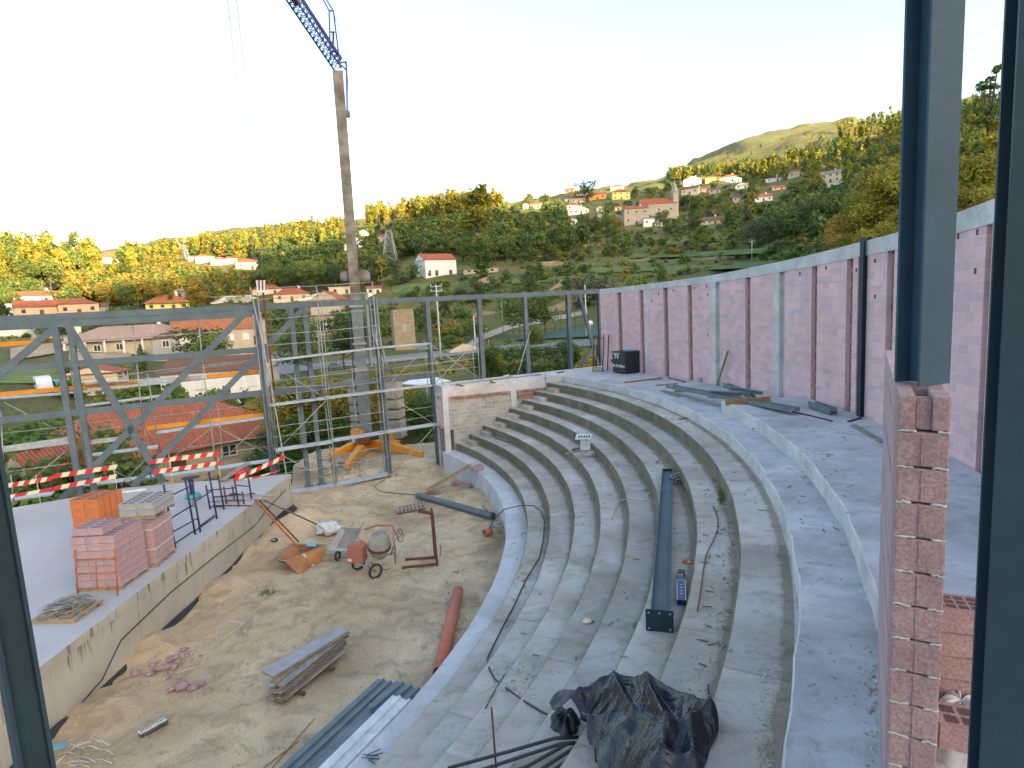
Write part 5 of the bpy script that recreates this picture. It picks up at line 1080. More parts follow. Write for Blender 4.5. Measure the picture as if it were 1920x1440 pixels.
cable([(1180,935),(1200,938),(1213,940)],.014,'cable_white','white cable piece lying between the curling cable and the beam')
cable([(1213,930),(1225,922),(1244,921)],.014,'cable_white','white cable running from the beam toward the curling cable'); cable([(1200,921),(1220,920),(1243,920)],.012,'wood','straight thin pale rod touching the long beam')
cable([(1337,950),(1345,970),(1347,990),(1340,1010),(1325,1040),(1319,1070),(1314,1110),(1308,1148)],.010,'rust','thin reddish wire lying along the upper seating step')
rg=np.random.default_rng(4)
for k in range(9):
    q=OnS(1268,905)+[0,0,.03*k]; a0=rg.uniform(0,6); rr_=rg.uniform(.12,.22)
    single(MB().tube([q+np.array([rr_*math.cos(a0+t),rr_*.9*math.sin(a0+t),.05*math.sin(2*t+a0)]) for t in np.linspace(0,5.4,14)],.008,5),'cable_coil','cable_white' if k%2 else 'pvc_grey','coil of white and grey cable dumped behind the beam at its far end','cable','cable coils behind the long beam')
single(MB().box(OnS(1266,882)+[0,0,.10],(.2,.16,.2),.7),'carton','wood','small torn brown carton by the far end of the long beam','carton')
q=OnS(1232,868); single(MB().rock(q+[0,0,.05],.10,0,rg,.5),'grey_rag','rubble_pink','crumpled pinkish rag on the step near the far beam end','rag')
# white sign-like panel with wires
wp=thing('folding_table','small white folding panel on legs with tangled white wire on the seating','panel',OnS(1100,850)); q=OnS(1097,848)
MB().obox(q+[-.02,.1,.62],(.62,-.1,0),(.12,.42,.12),(0,0,.02)).build('panel_top',['white_plastic'],parent=wp)
MB().obox(q+[.08,0,.33],(.5,-.1,0),(0,.02,0),(0,0,.5)).build('panel_front',['white_plastic'],parent=wp)
for k in range(5): MB().obox(q+[-.2+.1*k,.1-.02*k,.634],(.05,-.01,0),(.05,.2,.055),(0,0,.004)).build('panel_mark',['black_plastic'],parent=wp)
for k in range(12):
    a0=rg.uniform(0,6); rr_=rg.uniform(.08,.25); c_=OnS(1103,857)+[rg.uniform(-.1,.15),rg.uniform(-.1,.1),.03+.01*k]
    MB().tube([c_+np.array([rr_*math.cos(a0+t),rr_*.6*math.sin(a0+t),.1*abs(math.sin(1.5*t))]) for t in np.linspace(0,3.5,9)],.008,5).build('wire',['cable_white'],parent=wp)
single(MB().bar(OnS(1062,853)+[0,0,.05],OnS(1097,849)+[0,0,.10],.12,.03),'timber','wood_grey','grey timber lath beside the white folding panel','timber')
single(MB().bar(OnS(1072,846)+[0,0,.06],OnS(1088,845)+[0,0,.10],.2,.04),'timber','wood_dark','dark brown board end next to the white folding panel','timber')
single(MB().tube([P(919,990,.35),P(925,975,.8),P(945,955,1.25),P(975,948,1.75),P(1000,948,2.0)]+[OnS(*p)+[0,0,.02] for p in ((1015,960),(1021,978),(1019,1010),(1012,1045),(985,1090),(965,1135),(945,1172),(925,1212),(914,1235),(917,1255),(928,1275),(950,1293),(985,1318),(1015,1336),(1045,1352))],.017,7),'hose','cable_black','long black hose running over the lower seating steps from the orange pipe to the tarpaulin','hose')
# tarpaulin heap
def heap(pts,H,seed,nr=26,nt=110,fold=.10,cen=None):
    pts=[np.array(p,float) for p in pts]; c=np.mean(pts,0) if cen is None else np.array(cen,float); an=[math.atan2(p[1]-c[1],p[0]-c[0]) for p in pts]; o=np.argsort(an); an=np.array(an)[o]; pr=np.array([math.hypot(p[0]-c[0],p[1]-c[1]) for p in pts])[o]; pz=np.array([p[2] for p in pts])[o]
    V=[];F=[]
    for i in range(nr+1):
        r=i/nr
        for j in range(nt):
            t=-math.pi+2*math.pi*j/nt; R=np.interp(t,an,pr,period=2*math.pi)*(1+.07*math.sin(7*t+seed)+.04*math.sin(15*t)); ze=np.interp(t,an,pz,period=2*math.pi)
            x=c[0]+R*r*math.cos(t);y=c[1]+R*r*math.sin(t)
            fo=1-abs(float(fbm(x*2.1,y*2.1,seed,3))); f2=1-abs(float(fbm(x*1.2+4,y*1.2,seed+9,2)))
            dome=(1-r**2.2)**.55 if r<1 else 0
            z=(c[2]*(1-r)+ze*r)+H*dome*(.62+.38*f2)+fold*(fo-.6)*min(1,(1-r)*4+.12)+.05*math.cos(9*t+3*f2)*r*(1-r)*4
            V.append((x,y,z))
    for i in range(nr):
        for j in range(nt): F.append((i*nt+j,(i+1)*nt+j,(i+1)*nt+(j+1)%nt,i*nt+(j+1)%nt))
    return MB().add(V,F,0,smooth=True)
def drape(pts,segs,cen,slope=.85,nr=70,nt=240,seed=3,k=16.):
    pts=[np.array(p,float) for p in pts]; c=np.array(cen,float); an=[math.atan2(p[1]-c[1],p[0]-c[0]) for p in pts]; o=np.argsort(an); an=np.array(an)[o]; pr=np.array([math.hypot(p[0]-c[0],p[1]-c[1]) for p in pts])[o]; pz=np.array([p[2] for p in pts])[o]
    V=[];F=[]
    for i in range(nr+1):
        r=i/nr
        for j in range(nt):
            t=-math.pi+2*math.pi*j/nt; R=np.interp(t,an,pr,period=2*math.pi)*(1+.05*math.sin(7*t+seed)+.035*math.sin(17*t)); ze=float(np.interp(t,an,pz,period=2*math.pi))
            x=c[0]+R*r*math.cos(t);y=c[1]+R*r*math.sin(t); q=np.array([x,y]); hs=[c[2]*(1-r)+ze*r]
            for a,b in segs:
                ab=b[:2]-a[:2]; tt=min(1,max(0,((q-a[:2])@ab)/(ab@ab))); d=np.linalg.norm(q-a[:2]-ab*tt); hs.append(a[2]+(b[2]-a[2])*tt-.05*math.sin(math.pi*tt)-slope*d**.92*(1+.12*float(vnoise(x*2,y*2,seed))))
            m=max(hs); z=m+math.log(sum(math.exp(k*(h-m)) for h in hs))/k-.03
            z+=(.035*(1-abs(float(fbm(x*3.4+2*y,y*1.6,seed,2))))+.010*(1-abs(float(vnoise(x*9-4*y,y*5+2*x,seed+4)))))*min(1,(1-r)*5)+.02*math.cos(11*t)*r
            V.append((x,y,max(z,hs[0]-.02)))
    for i in range(nr):
        for j in range(nt): F.append((i*nt+j,(i+1)*nt+j,(i+1)*nt+(j+1)%nt,i*nt+(j+1)%nt))
    return MB().add(V,F,0,smooth=True)
K=[P(1040,1303,3.85),P(1085,1282,3.95),P(1150,1254,4.12),P(1212,1260,4.28),P(1300,1300,4.42),P(1332,1303,4.62),P(1105,1335,4.10),P(1185,1322,4.35),P(1250,1338,4.50),P(1295,1335,4.52),P(1240,1392,4.42),P(1300,1400,4.45),P(1085,1365,3.75),P(1150,1375,4.05)]
tp=drape([P(1048,1352,3.25),P(1033,1318,3.4),P(1060,1292,3.5),P(1110,1276,3.6),P(1180,1282,3.8),P(1250,1295,4.0),P(1300,1306,4.22),P(1340,1314,4.29),P(1332,1350,4.3),P(1312,1440,4.3),P(1270,1530,4.0),P(1170,1540,3.4),P(1110,1470,3.0),P(1078,1410,3.0)],
 [(K[a],K[b]) for a,b in ((0,1),(1,2),(2,3),(3,4),(4,5),(0,6),(2,7),(6,7),(3,8),(7,8),(8,9),(9,5),(8,10),(9,11),(6,12),(7,13),(10,11))],P(1195,1352,3.7),slope=1.15,k=34.)
single(tp,'tarpaulin','tarpaulin','large crumpled black plastic tarpaulin heaped over the seating steps at the bottom','tarpaulin')
tp2=heap([P(1042,1350,3.0),P(1050,1335,3.0),P(1075,1345,3.0),P(1085,1375,3.0),P(1070,1398,3.0),P(1050,1390,3.0)],.22,8,nr=10,nt=40,fold=.08)
single(tp2,'plastic_bundle','black_plastic','small shiny black plastic bundle tied round cables at the left of the tarpaulin','bundle')
for k,(a,b,c) in enumerate((((1105,1440),(1118,1405),(1132,1408)),((1132,1400),(1180,1425),(1195,1440)),((1150,1440),(1172,1420),(1195,1440)),((1130,1430),(1135,1405),(1140,1395)))):
    single(MB().tube([P(x,y,3.35) for x,y in (a,b,c)],.012,5),'strap_end','cream_paint','pale yellow strap end looping out below the tarpaulin','strap','yellow strap ends below the tarpaulin')
single(MB().tube([P(929,1440,2.4),P(926,1325,3.0)],.016,7),'rebar_stake','rust','upright rusty rebar stake rising from the lower steps at the bottom edge','rod') if False else None
q=P(931,1450,2.68); zt_=VT(q,926,1326); single(MB().tube([q,(q[0]-.01,q[1],zt_)],.013,7),'rebar_stake','rust','upright rusty rebar stake rising from the steps left of the tarpaulin','rod')
q=P(1118,1440,3.4); single(MB().tube([q,(q[0]-.01,q[1],VT(q,1115,1385))],.012,7),'rebar_stake','rust','short rusty rebar stake in front of the black tarpaulin','rod')
q=OnS(1333,1300); single(MB().tube([q+[-.03,0,-.2],q+[-.03,0,.12]],.012,7),'rebar_stake','pvc_grey','small grey rod end poking up beside the right tip of the tarpaulin','rod')
single(MB().tube([OnS(910,1330)+[0,0,.02],OnS(928,1297)+[0,0,.02],OnS(948,1264)+[0,0,.02]],.010,5),'rod','rust','rusty rod lying under the black hose on the lower steps','rod')
for k in range(8):
    q=OnS(690,1422)+[rg.uniform(-.12,.12),rg.uniform(-.1,.1),.02+.008*k]; a=rg.uniform(-.9,.6); single(MB().tube([q,q+np.array([.22*math.cos(a),.22*math.sin(a),.0])],.009,5),'rebar_offcut','pvc_grey','short grey rebar offcut in the small heap on the kerb at the bottom','rod','rebar offcuts heaped on the kerb')
gl=thing('work_glove','pale cream work glove lying flat on the middle of the lower steps','glove',OnS(1101,1167)); q=OnS(1101,1167)
MB().add(*(lambda b:(b.v,b.f))(blobm(q+[0,0,.02],.09,1,.8,.3,2,n=14,amp=.1)),0,smooth=True).build('palm',['cream_paint'],parent=gl)
for k in range(5): a=.2+k*.42; MB().tube([q+[0,0,.02],q+[.12*math.cos(a),.12*math.sin(a),.02],q+[(.17-.02*abs(k-2))*math.cos(a+.05),(.17-.02*abs(k-2))*math.sin(a+.05),.01]],.015,6).build('finger',['cream_paint'],parent=gl)
# landing items
lz=ZZ[9]
fbar=lambda a,b,za,zb_,w,h,up,label,mat='steel_sheet',hb=True: single((MB().hbeam(P(*a,za),P(*b,zb_),w,h,up=up) if hb else MB().bar(P(*a,za),P(*b,zb_),w,h)),'steel_beam',mat,label,'beam')
fbar((1255,724),(1490,768),lz+.25,5.18,.12,.34,(.94,.34,0),'longest blue-grey steel beam lying across the landing')
fbar((1330,738),(1390,742),5.05,5.10,.3,.25,(0,0,1),'short thick steel beam end sticking out under the longest beam')
fbar((1360,722),(1412,742),5.08,5.1,.2,.18,(.8,.5,0),'upper short steel beam lying by the wall foot behind the longest beam')
fbar((1370,727),(1430,737),5.2,5.2,.14,.1,(0,0,1),'thin flat steel section lying on the short beams near the wall foot')
fbar((1522,757),(1563,771),5.14,5.14,.2,.22,(.3,.9,0),'separate short blue-grey beam piece at the foot of the pink wall')
single(MB().bar(P(1360,755,5.06),P(1445,748,5.2),.12,.16),'timber','wood_orange','brown timber baulk supporting the long steel beams on the landing','timber')
for a,b,w_,h_,mt,lb in (((1172,717),(1240,709),.12,.06,'wood_orange','long brown timber lying on the landing near the black box'),((1252,708),(1286,716),.06,.04,'rust','thin dark red timber lying by the wall foot right of the black box'),((1242,732),(1273,744),.22,.03,'wood_grey','grey board lying in front of the long steel beams'),((1230,722),(1270,719),.15,.03,'wood','pale thin board lying left of the long steel beams'),((1265,733),(1310,732),.16,.05,'wood','pale timber under the tip of the longest steel beam'),((1485,771),(1560,789),.05,.03,'rust','thin reddish rod trailing from the longest steel beam'),((1600,797),(1656,829),.14,.04,'wood_grey','grey plank lying on the upper landing behind the near pier'),((1273,786),(1287,783),.06,.03,'wood_orange','short brown stick on the wide upper step'),((1590,790),(1615,783),.05,.03,'cable_black','dark bent strip by the foot of the dark steel wall column')):
    zz=5.01 if a[0]>1470 else (ZZ[8] if a[0]==1273 else lz); single(MB().bar(P(*a,zz+h_/2+.01),P(*b,zz+h_/2+.01),w_,h_),'timber' if mt!='rust' else 'bar',mt,lb,'timber' if mt!='rust' else 'rod')
single(MB().bar(P(1344,722,lz+.05),RC(1365,658,31.75),.09,.06),'leaning_plank','wood','pale timber plank leaning against the concrete column of the pink wall','plank')
single(MB().box(P(1315,716,lz)+[0,0,.1],(.3,.2,.2),.4),'grey_block','block_grey','small grey block on the landing at the pink wall foot','block')
for k,(px,py,s,lb) in enumerate(((1405,795,.12,'white crumpled bag'),(1420,806,.12,'brown wood litter'),(1383,840,.1,'white rag'))): q=OnS(px,py); single(blobm(q+[0,0,.04],s,1.2,.8,.5,20+k,n=14),'litter',('white_plastic','wood_orange','white_plastic')[k],lb+(' by the landing edge','below the landing edge',' at the foot of the landing riser')[k] if k!=1 else 'brown wood litter heap by the landing edge','litter')
# toolbox
T0,T1,T2=P(1149,699,lz),P(1170.5,701.5,lz),P(1197,695,lz); tx=unit(T1-T0);ty=np.array([-tx[1],tx[0],0]); 
if (T2-T1)@ty<0: ty=-ty
tl_=1.12; tw_=1.15; th_=1.12; tc_=(T0+T1)/2+ty*tw_/2; tc_=T0+tx*tl_/2+ty*tw_/2
tbx=thing('site_box','black steel site box with white lettering beside the pink wall on the landing','tool chest',T0)
o=MB().obox(tc_+[0,0,.06+th_/2],tx*tl_,ty*tw_,(0,0,th_)).build('box_body',['black_plastic'],parent=tbx); md=o.modifiers.new('b','BEVEL'); md.width=.02
MB().obox(tc_+[0,0,.06+th_+.01],tx*(tl_+.05),ty*(tw_+.05),(0,0,.05)).build('lid',['black_plastic'],parent=tbx)
for s,t in ((-.4,-.42),(.4,-.42),(.4,.42),(-.4,.42)): MB().obox(tc_+tx*s+ty*t+[0,0,.03],tx*.14,ty*.14,(0,0,.06)).build('foot',['black_plastic'],parent=tbx)
MB().obox(T0-tx*.06+ty*.1+[0,0,.68],tx*.14,ty*.2,(0,0,.14)).build('handle',['black_plastic'],parent=tbx)
MB().obox(T0+tx*.38-ty*.008+[0,0,1.12],tx*.6,ty*.01,(0,0,.035)).build('stripe',['cream_paint'],parent=tbx)
def text(s,c,xd,ud,size,mat,parent,name='lettering',al='CENTER',bold=.0):
    cu=bpy.data.curves.new(name,'FONT'); cu.body=s; cu.size=size; cu.extrude=.003; cu.align_x=al; cu.align_y='CENTER'; cu.offset=bold
    t=bpy.data.objects.new(name,cu); COL.objects.link(t); bpy.context.view_layer.update(); dg_=bpy.context.evaluated_depsgraph_get(); me=bpy.data.meshes.new_from_object(t.evaluated_get(dg_)); bpy.data.objects.remove(t)
    me.name=name; me.materials.clear(); me.materials.append(MATS[mat]); o=bpy.data.objects.new(name,me); COL.objects.link(o); n=np.cross(xd,ud); o.parent=parent; c=np.array(c)-np.array(parent['_b'])
    o.matrix_local=Matrix(((xd[0],ud[0],n[0],c[0]),(xd[1],ud[1],n[1],c[1]),(xd[2],ud[2],n[2],c[2]),(0,0,0,1))); return o
text('TV',T0+tx*.38-ty*.010+[0,0,.93],tx,np.array([0,0,1.]),.34,'white_plastic',tbx,bold=.012); text('Bo Tu Video',T0+tx*.56-ty*.010+[0,0,.42],tx,np.array([0,0,1.]),.20,'white_plastic',tbx,bold=.01)
single(MB().obox(tc_+tx*.1+ty*.1+[0,0,.06+th_+.07],tx*.5,ty*.3,(0,0,.06)),'blue_case','cyan_plastic','small blue case lying on top of the black site box','case')
# trestle ladder by the wall end
ld=thing('builder_trestle','rusty brown folding trestle standing at the far end of the pink wall','trestle',P(1118,697,lz))
for a,b in (((1112,697),(1124,627)),((1130,697),(1147,625)),((1118,694),(1126,628)),((1139,693),(1146,627))): q=P(*a,lz); MB().tube([q,(q[0]+.15,q[1],VT(q,*b))],.035,6).build('leg',['rust'],parent=ld)
for a,b,z in (((1124,632),(1146,631),2.0),): 
    p=P(1112,697,lz);q=P(1130,697,lz); MB().bar((p[0]+.14,p[1],lz+1.9),(q[0]+.14,q[1],lz+1.9),.05,.05).build('top_rail',['rust'],parent=ld); MB().bar((p[0]+.02,p[1],lz+.25),(q[0]+.02,q[1],lz+.25),.05,.05).build('rail',['wood'],parent=ld)
single(MB().bar(P(1112,692,lz+.12),P(1128,690,lz+.12),.3,.12),'pale_block','cream_paint','pale cream slab under the trestle at the far wall end','slab')
# items on the end block roof
for k,(a,b,lb,mt) in enumerate((((855,719),(1015,702),'longest thin timber batten along the block roof','wood_grey'),((845,722),(960,706),'grey batten lying beside the longest one on the block roof','galv'),((857,721),(868,724),'short rusty bar lying across the left of the block roof','rust'),((920,715),(928,718),'short brown brick bar in the middle of the block roof','rust'),((945,705),(953,703),'small white rag on the block roof','white_plastic'),((1045,699),(1057,697),'short red-brown bar on the right of the block roof','rust'))):
    single(MB().bar(P(*a,4.64),P(*b,4.64),.09,.05),'batten' if k<2 else 'bar',mt,lb,'timber' if k<2 else 'bar')
q=FP(1008,745,-2.2); single(MB().tube([A_.tolist()+[4.5] if False else (*(A_+AB*5.9-ABN*.04),3.72),(*(A_+AB*5.85-ABN*.06),5.0)],.012,6),'thin_rod','rust','thin dark rod standing against the beige block building above the steps','rod')
# perforated block stack behind near pier
hs=thing('hollow_block_stack','stack of pink hollow blocks with visible cells between the near pier and right column','block stack',P(1795,1290,5.3))
q=P(1796,1215,5.35); 
def hb(c,rz,n=(4,3),s=(.4,.3,.19)):
    o=hollow(s[0],s[1],s[2],n).build('block',['block_pink_raw','block_void'],loc=(0,0,0)); o.parent=hs; b=np.array(hs['_b']); o.location=tuple(np.array(c)-b); o.rotation_euler=(0,0,rz); return o
base_=P(1790,1128,6.02)
for k,(dx,rz) in enumerate(((0,.5),(-.05,.55),(-.06,.5),(-.07,.52),(-.07,.5))): hb(base_+[dx,0,-.195*(k+1)],rz-.9)
single(heap([P(1772,1440,5.0),P(1765,1370,5.0),P(1790,1330,5.0),P(1830,1360,5.0),P(1840,1450,5.0)],.35,3,nr=14,nt=50,fold=.12),'plastic_bag','white_plastic','crumpled white plastic bag behind the near block pier','bag')
hb2=thing('hollow_block','pink hollow block with large open cells lying under the stack by the white bag','block',P(1800,1330,5.45)); o=hollow(.4,.3,.19,(3,2)).build('block_body',['block_pink_raw','block_void'],loc=(0,0,0)); o.parent=hb2; o.rotation_euler=(0,0,-.4); o.location=(.04,-.02,-.24)
# litter and gravel on the steps (uncountable)
mb=MB()
def lit(n,x0,x1,y0,y1,a=.008,b=.035,f=None):
    for _ in range(n):
        px,py=rg.uniform(x0,x1),rg.uniform(y0,y1)
        if f: px,py=f(px,py)
        q=OnS(px,py); r=math.hypot(q[0]-CX,q[1]-CY)
        if r<RR[0]+.05: continue
        mb.rock(q,rg.uniform(a,b)*rg.uniform(.4,1),0,rg,.7)
lit(70,1060,1110,855,870); lit(500,900,1330,760,1330,.006,.018); lit(260,1300,1382,900,1300,.01,.045,lambda x,y:(1378-abs(rg.normal())*28-(max(0,y-1100)*.22),y)); lit(120,1010,1040,900,1060,.01,.04,lambda x,y:(1026-abs(rg.normal())*6-max(0,y-1000)*.25,y))
lit(250,1380,1640,780,1100,.008,.028); lit(220,1440,1640,1100,1440,.008,.022); lit(90,1620,1650,1180,1440,.01,.05); lit(60,1500,1560,840,900,.012,.05); lit(80,1060,1500,715,800,.01,.04); lit(60,1410,1470,1240,1440,.01,.03,lambda x,y:(1435+rg.normal()*8,y)); lit(60,930,1000,1230,1300,.01,.05); lit(30,1330,1370,900,930,.02,.06)
lit(900,900,1380,740,1400,.004,.012); lit(300,1380,1480,1000,1440,.005,.014); lit(120,1420,1450,1230,1440,.012,.035)
single(mb,'step_litter','stone','small stones, dust lumps and mortar crumbs strewn over the seating','gravel',kind='stuff',loc=(0,0,0))
mb=MB(); rg=np.random.default_rng(6)
def sticks(n,x0,x1,y0,y1,f=None):
    for _ in range(n):
        px,py=rg.uniform(x0,x1),rg.uniform(y0,y1); q=OnS(px,py)+[0,0,.012]; a=rg.uniform(0,3.1); L=rg.uniform(.04,.16); mb.bar(q,q+[L*math.cos(a),L*math.sin(a),.005],.015,.008,m=int(rg.integers(0,2))*2)
sticks(50,900,1330,760,1300); sticks(40,1320,1375,900,1250); sticks(34,1380,1600,790,1000); sticks(16,960,990,1000,1110)
single(mb,'wood_chips',['wood_dark','rust_orange','wood'],'wood chips and leaf scraps scattered over the seating steps','litter',kind='stuff',loc=(0,0,0))
mb=MB()
for (px,py,n,s) in ((1340,897,30,.06),(1352,925,90,.10),(1352,937,70,.08),(1165,925,14,.04),(600,1112,0,.1)):
    for _ in range(n):
        q=OnS(px+rg.normal()*3,py+rg.normal()*5); a=rg.uniform(0,6.3); L=s*rg.uniform(.6,1.3); d=np.array([math.cos(a)*L*.5,math.sin(a)*L*.5,L]); w_=np.array([-math.sin(a),math.cos(a),0])*.012
        mb.add([q-w_,q+w_,q+d],[(0,1,2)],0)
for _ in range(120):
    q=P(500+rg.normal()*9,1112+rg.normal()*4,.02); a=rg.uniform(0,6.3); L=.09*rg.uniform(.5,1.3); d=np.array([math.cos(a)*L*.6,math.sin(a)*L*.6,L]); w_=np.array([-math.sin(a),math.cos(a),0])*.014; mb.add([q-w_,q+w_,q+d],[(0,1,2)],0)
single(mb,'weeds','grass_bright','green weed tufts growing in the step joints and arena dirt','weeds',kind='stuff',loc=(0,0,0))
mb=MB()
for px,py in ((975,1065),(984,1072),(988,1078),(990,1083),(1005,1047),(1010,1050),(1033,1050),(985,1085),(980,1090),(983,1099)): mb.rock(OnS(px,py)+[0,0,.01],.035,0,rg,.4)
single(mb,'tile_crumbs','pvc_orange','orange-red tile crumbs scattered on the lower steps beside the hose','litter',kind='stuff',loc=(0,0,0))
# ================================================================ LANDSCAPE
HZ_=lambda x,y: float(hz(x,y))
def face_cam(p): return math.atan2(p[0],p[1])
def house(px,py,w,hw,label,wall='white_wall',roof='roof_red',kind='hip',yaw=0.,dep=.7,rh=.32,win=3,floors=1,chim=True,door=True,D=None,name='house',cat='house',shut=None,grp=None,ov=.35,found=3.5,side=2):
    p=TH(px,py) if D is None else GD(px,D)
    if p is None: p=GD(px,400)
    D=math.hypot(p[0],p[1]); s=D/FPX; W=w*s; Hh=hw*s; dp=W*dep; az=face_cam(p); c0,s0=math.cos(-az+yaw),math.sin(-az+yaw)
    X=np.array([c0,s0,0]);Y=np.array([-s0,c0,0]); base=np.array([p[0],p[1],p[2]]) if D is not None else p
    if D is not None and TH(px,py) is not None and abs(D-math.hypot(*TH(px,py)[:2]))>1: base[2]=zpx(px,py,D)
    c=base+Y*dp/2; t=thing(name,label,cat,base,grp); hd=dp
    def pt(a,b,z): return c+X*a+Y*b+np.array([0,0,z])
    MB().obox(pt(0,0,(Hh-found)/2),X*W,Y*dp,(0,0,Hh+found)).build('wall',[wall],parent=t)
    R=rh*min(W,dp)*.8; o=ov; mb=MB(); W2,d2=W/2+o,dp/2+o
    if kind=='hip':
        r=max(0,W2-d2) if W2>d2 else 0; rr=max(0,d2-W2)
        v=[pt(-W2,-d2,Hh),pt(W2,-d2,Hh),pt(W2,d2,Hh),pt(-W2,d2,Hh),pt(-r,-rr,Hh+R),pt(r,rr,Hh+R)]
        mb.add(v,[(0,1,5,4) if W2>=d2 else (0,1,4),(2,3,4,5) if W2>=d2 else (2,3,5),(1,2,5) if W2>=d2 else (1,2,5,4),(3,0,4) if W2>=d2 else (3,0,4,5),(3,2,1,0)],0)
    elif kind=='gable': # ridge along X
        v=[pt(-W2,-d2,Hh-.1),pt(W2,-d2,Hh-.1),pt(W2,d2,Hh-.1),pt(-W2,d2,Hh-.1),pt(-W2,0,Hh+R),pt(W2,0,Hh+R)]
        mb.add(v,[(0,1,5,4),(2,3,4,5),(1,2,5),(3,0,4),(3,2,1,0)],0); 
        g=MB(); g.add([pt(W2-o+.02,-dp/2,Hh-.05),pt(W2-o+.02,dp/2,Hh-.05),pt(W2-o+.02,0,Hh+R*.93)],[(0,1,2)],0); 
    elif kind=='gfront': # ridge along Y, gable to the viewer
        v=[pt(-W2,-d2,Hh-.1),pt(W2,-d2,Hh-.1),pt(W2,d2,Hh-.1),pt(-W2,d2,Hh-.1),pt(0,-d2,Hh+R),pt(0,d2,Hh+R)]
        mb.add(v,[(3,0,4,5),(1,2,5,4),(0,1,4),(2,3,5),(3,2,1,0)],0)
    else: mb.obox(pt(0,0,Hh+.15),X*(W+2*o),Y*(dp+2*o),(0,0,.3))
    ro=mb.build('roof',[roof],parent=t)
    if kind=='gfront': MB().add([pt(-W/2+.1,-d2-.02,Hh),pt(W/2-.1,-d2-.02,Hh),pt(0,-d2-.02,Hh+R*.90)],[(0,1,2)],0).build('gable',[wall],parent=t)
    if kind=='gable':
        for e in (-1,1): MB().add([pt(e*(W2+.02),-dp/2,Hh-.05),pt(e*(W2+.02),dp/2,Hh-.05),pt(e*(W2+.02),0,Hh+R*.90)],[(0,1,2) if e>0 else (2,1,0)],0).build('gable',[wall],parent=t)
    if chim: MB().obox(pt(W*.22,dp*.05,Hh+R*.75),X*.7,Y*.6,(0,0,R*.9+.8)).build('chimney',['white_wall' if wall!='grey_wall' else 'grey_wall'],parent=t)
    fh=Hh/floors
    for f in range(floors):
        for k in range(win):
            a=-W/2+W*(k+.5)/win; isd=door and f==0 and k==win//2; hh=min(fh*.72,2.1) if isd else min(fh*.42,1.2); ww=min(1.1,W/win*.5); zc=f*fh+(hh/2+.02 if isd else fh*.58)
            if isd: MB().obox(pt(a,-dp/2-.03,zc),X*ww,Y*.06,(0,0,hh)).build('door',['door_brown'],parent=t)
            else:
                if D<170:
                    wo=MB().obox(pt(a,-dp/2-.03,zc),X*(ww+.24),Y*.05,(0,0,hh+.24)).build('window',['shutter_white'],parent=t); pn=MB().obox(pt(a-ww*.27,-dp/2-.065,zc),X*ww*.44,Y*.03,(0,0,hh)).obox(pt(a+ww*.27,-dp/2-.065,zc),X*ww*.44,Y*.03,(0,0,hh)); wo['_b']=t['_b']; pn.build('pane',[shut or 'window_glass'],parent=wo); MB().obox(pt(a,-dp/2-.10,zc-hh/2-.14),X*(ww+.4),Y*.16,(0,0,.07)).build('sill',['cream_wall'],parent=wo)
                else: wo=MB().obox(pt(a,-dp/2-.03,zc),X*ww,Y*.06,(0,0,hh)).build('window',[shut or 'window_glass'],parent=t)
        for k in range(side):
            b=-dp/2+dp*(k+.5)/side
            for e in (-1,1): MB().obox(pt(e*(W/2+.03),b,f*fh+fh*.58),X*.06,Y*1.0,(0,0,min(1.2,fh*.42))).build('window',[shut or 'window_glass'],parent=t)
    return t,pt,(W,dp,Hh,R)
# near / middle left houses
t,pt,g=house(300,893,400,38,'large near house with faded red corrugated tile roof behind the left scaffolding','beige_wall','roof_red','hip',yaw=.22,dep=.62,rh=.36,win=5,D=55,chim=False,ov=.9)
house(98,925,90,34,'small beige house with red tiled roof half hidden behind the left steel column','beige_wall','roof_red','gable',yaw=.5,dep=.9,rh=.5,win=2,D=44,chim=False,ov=.5)
house(165,915,110,38,'low orange-roofed annex between the left column and the large near house','grey_wall','roof_orange','gable',yaw=.1,dep=.6,rh=.35,win=2,D=47,chim=False,ov=.4)
house(150,722,75,16,'long low shed with bright red roof in the left meadow','cream_wall','roof_red','gfront',yaw=-.3,dep=.8,rh=.2,win=0,door=False,chim=False,D=95)
house(385,750,165,50,'long warehouse with brown tiled roof and white walls in the lower valley','white_wall','roof_brown','gable',yaw=-.35,dep=.6,rh=.28,win=4,D=98,shut='shutter_white',side=0)
t,pt,g=house(238,666,175,24,'wide cream-roofed bungalow with white eaves and columned porch in the valley','beige_wall','roof_pink','hip',yaw=-.12,dep=.5,rh=.32,win=6,D=150,ov=1.2,side=2)
for k in range(7): a=-g[0]/2+g[0]*(k+.2)/7; MB().obox(pt(a,-g[1]/2-1.1,g[2]/2),(.35,0,0),(0,.35,0),(0,0,g[2])).build('porch_column',['white_wall'],parent=t)
house(305,660,38,22,'small beige garage with dark brown roof beside the cream bungalow','grey_wall','roof_brown','hip',dep=.8,rh=.35,win=1,D=140,chim=False,door=False)
house(400,657,118,34,'beige stone house with orange roof and white shuttered windows in the valley','beige_wall','roof_orange','gable',yaw=.1,dep=.55,rh=.42,win=5,D=146,shut='shutter_white',side=1)
house(455,648,70,42,'taller wing with pyramid orange roof behind the beige stone house','beige_wall','roof_orange','hip',yaw=.1,dep=.8,rh=.4,win=2,D=152,shut='shutter_white',chim=False,side=1)
house(316,581,62,11,'yellow bungalow with broad orange-red hip roof and porch','yellow_wall','roof_orange','hip',dep=.7,rh=.42,win=4,ov=.9)
house(150,591,50,17,'peach house with flat-pitched red hip roof on the left slope','peach_wall','roof_red','hip',dep=.8,rh=.3,win=3,chim=False)
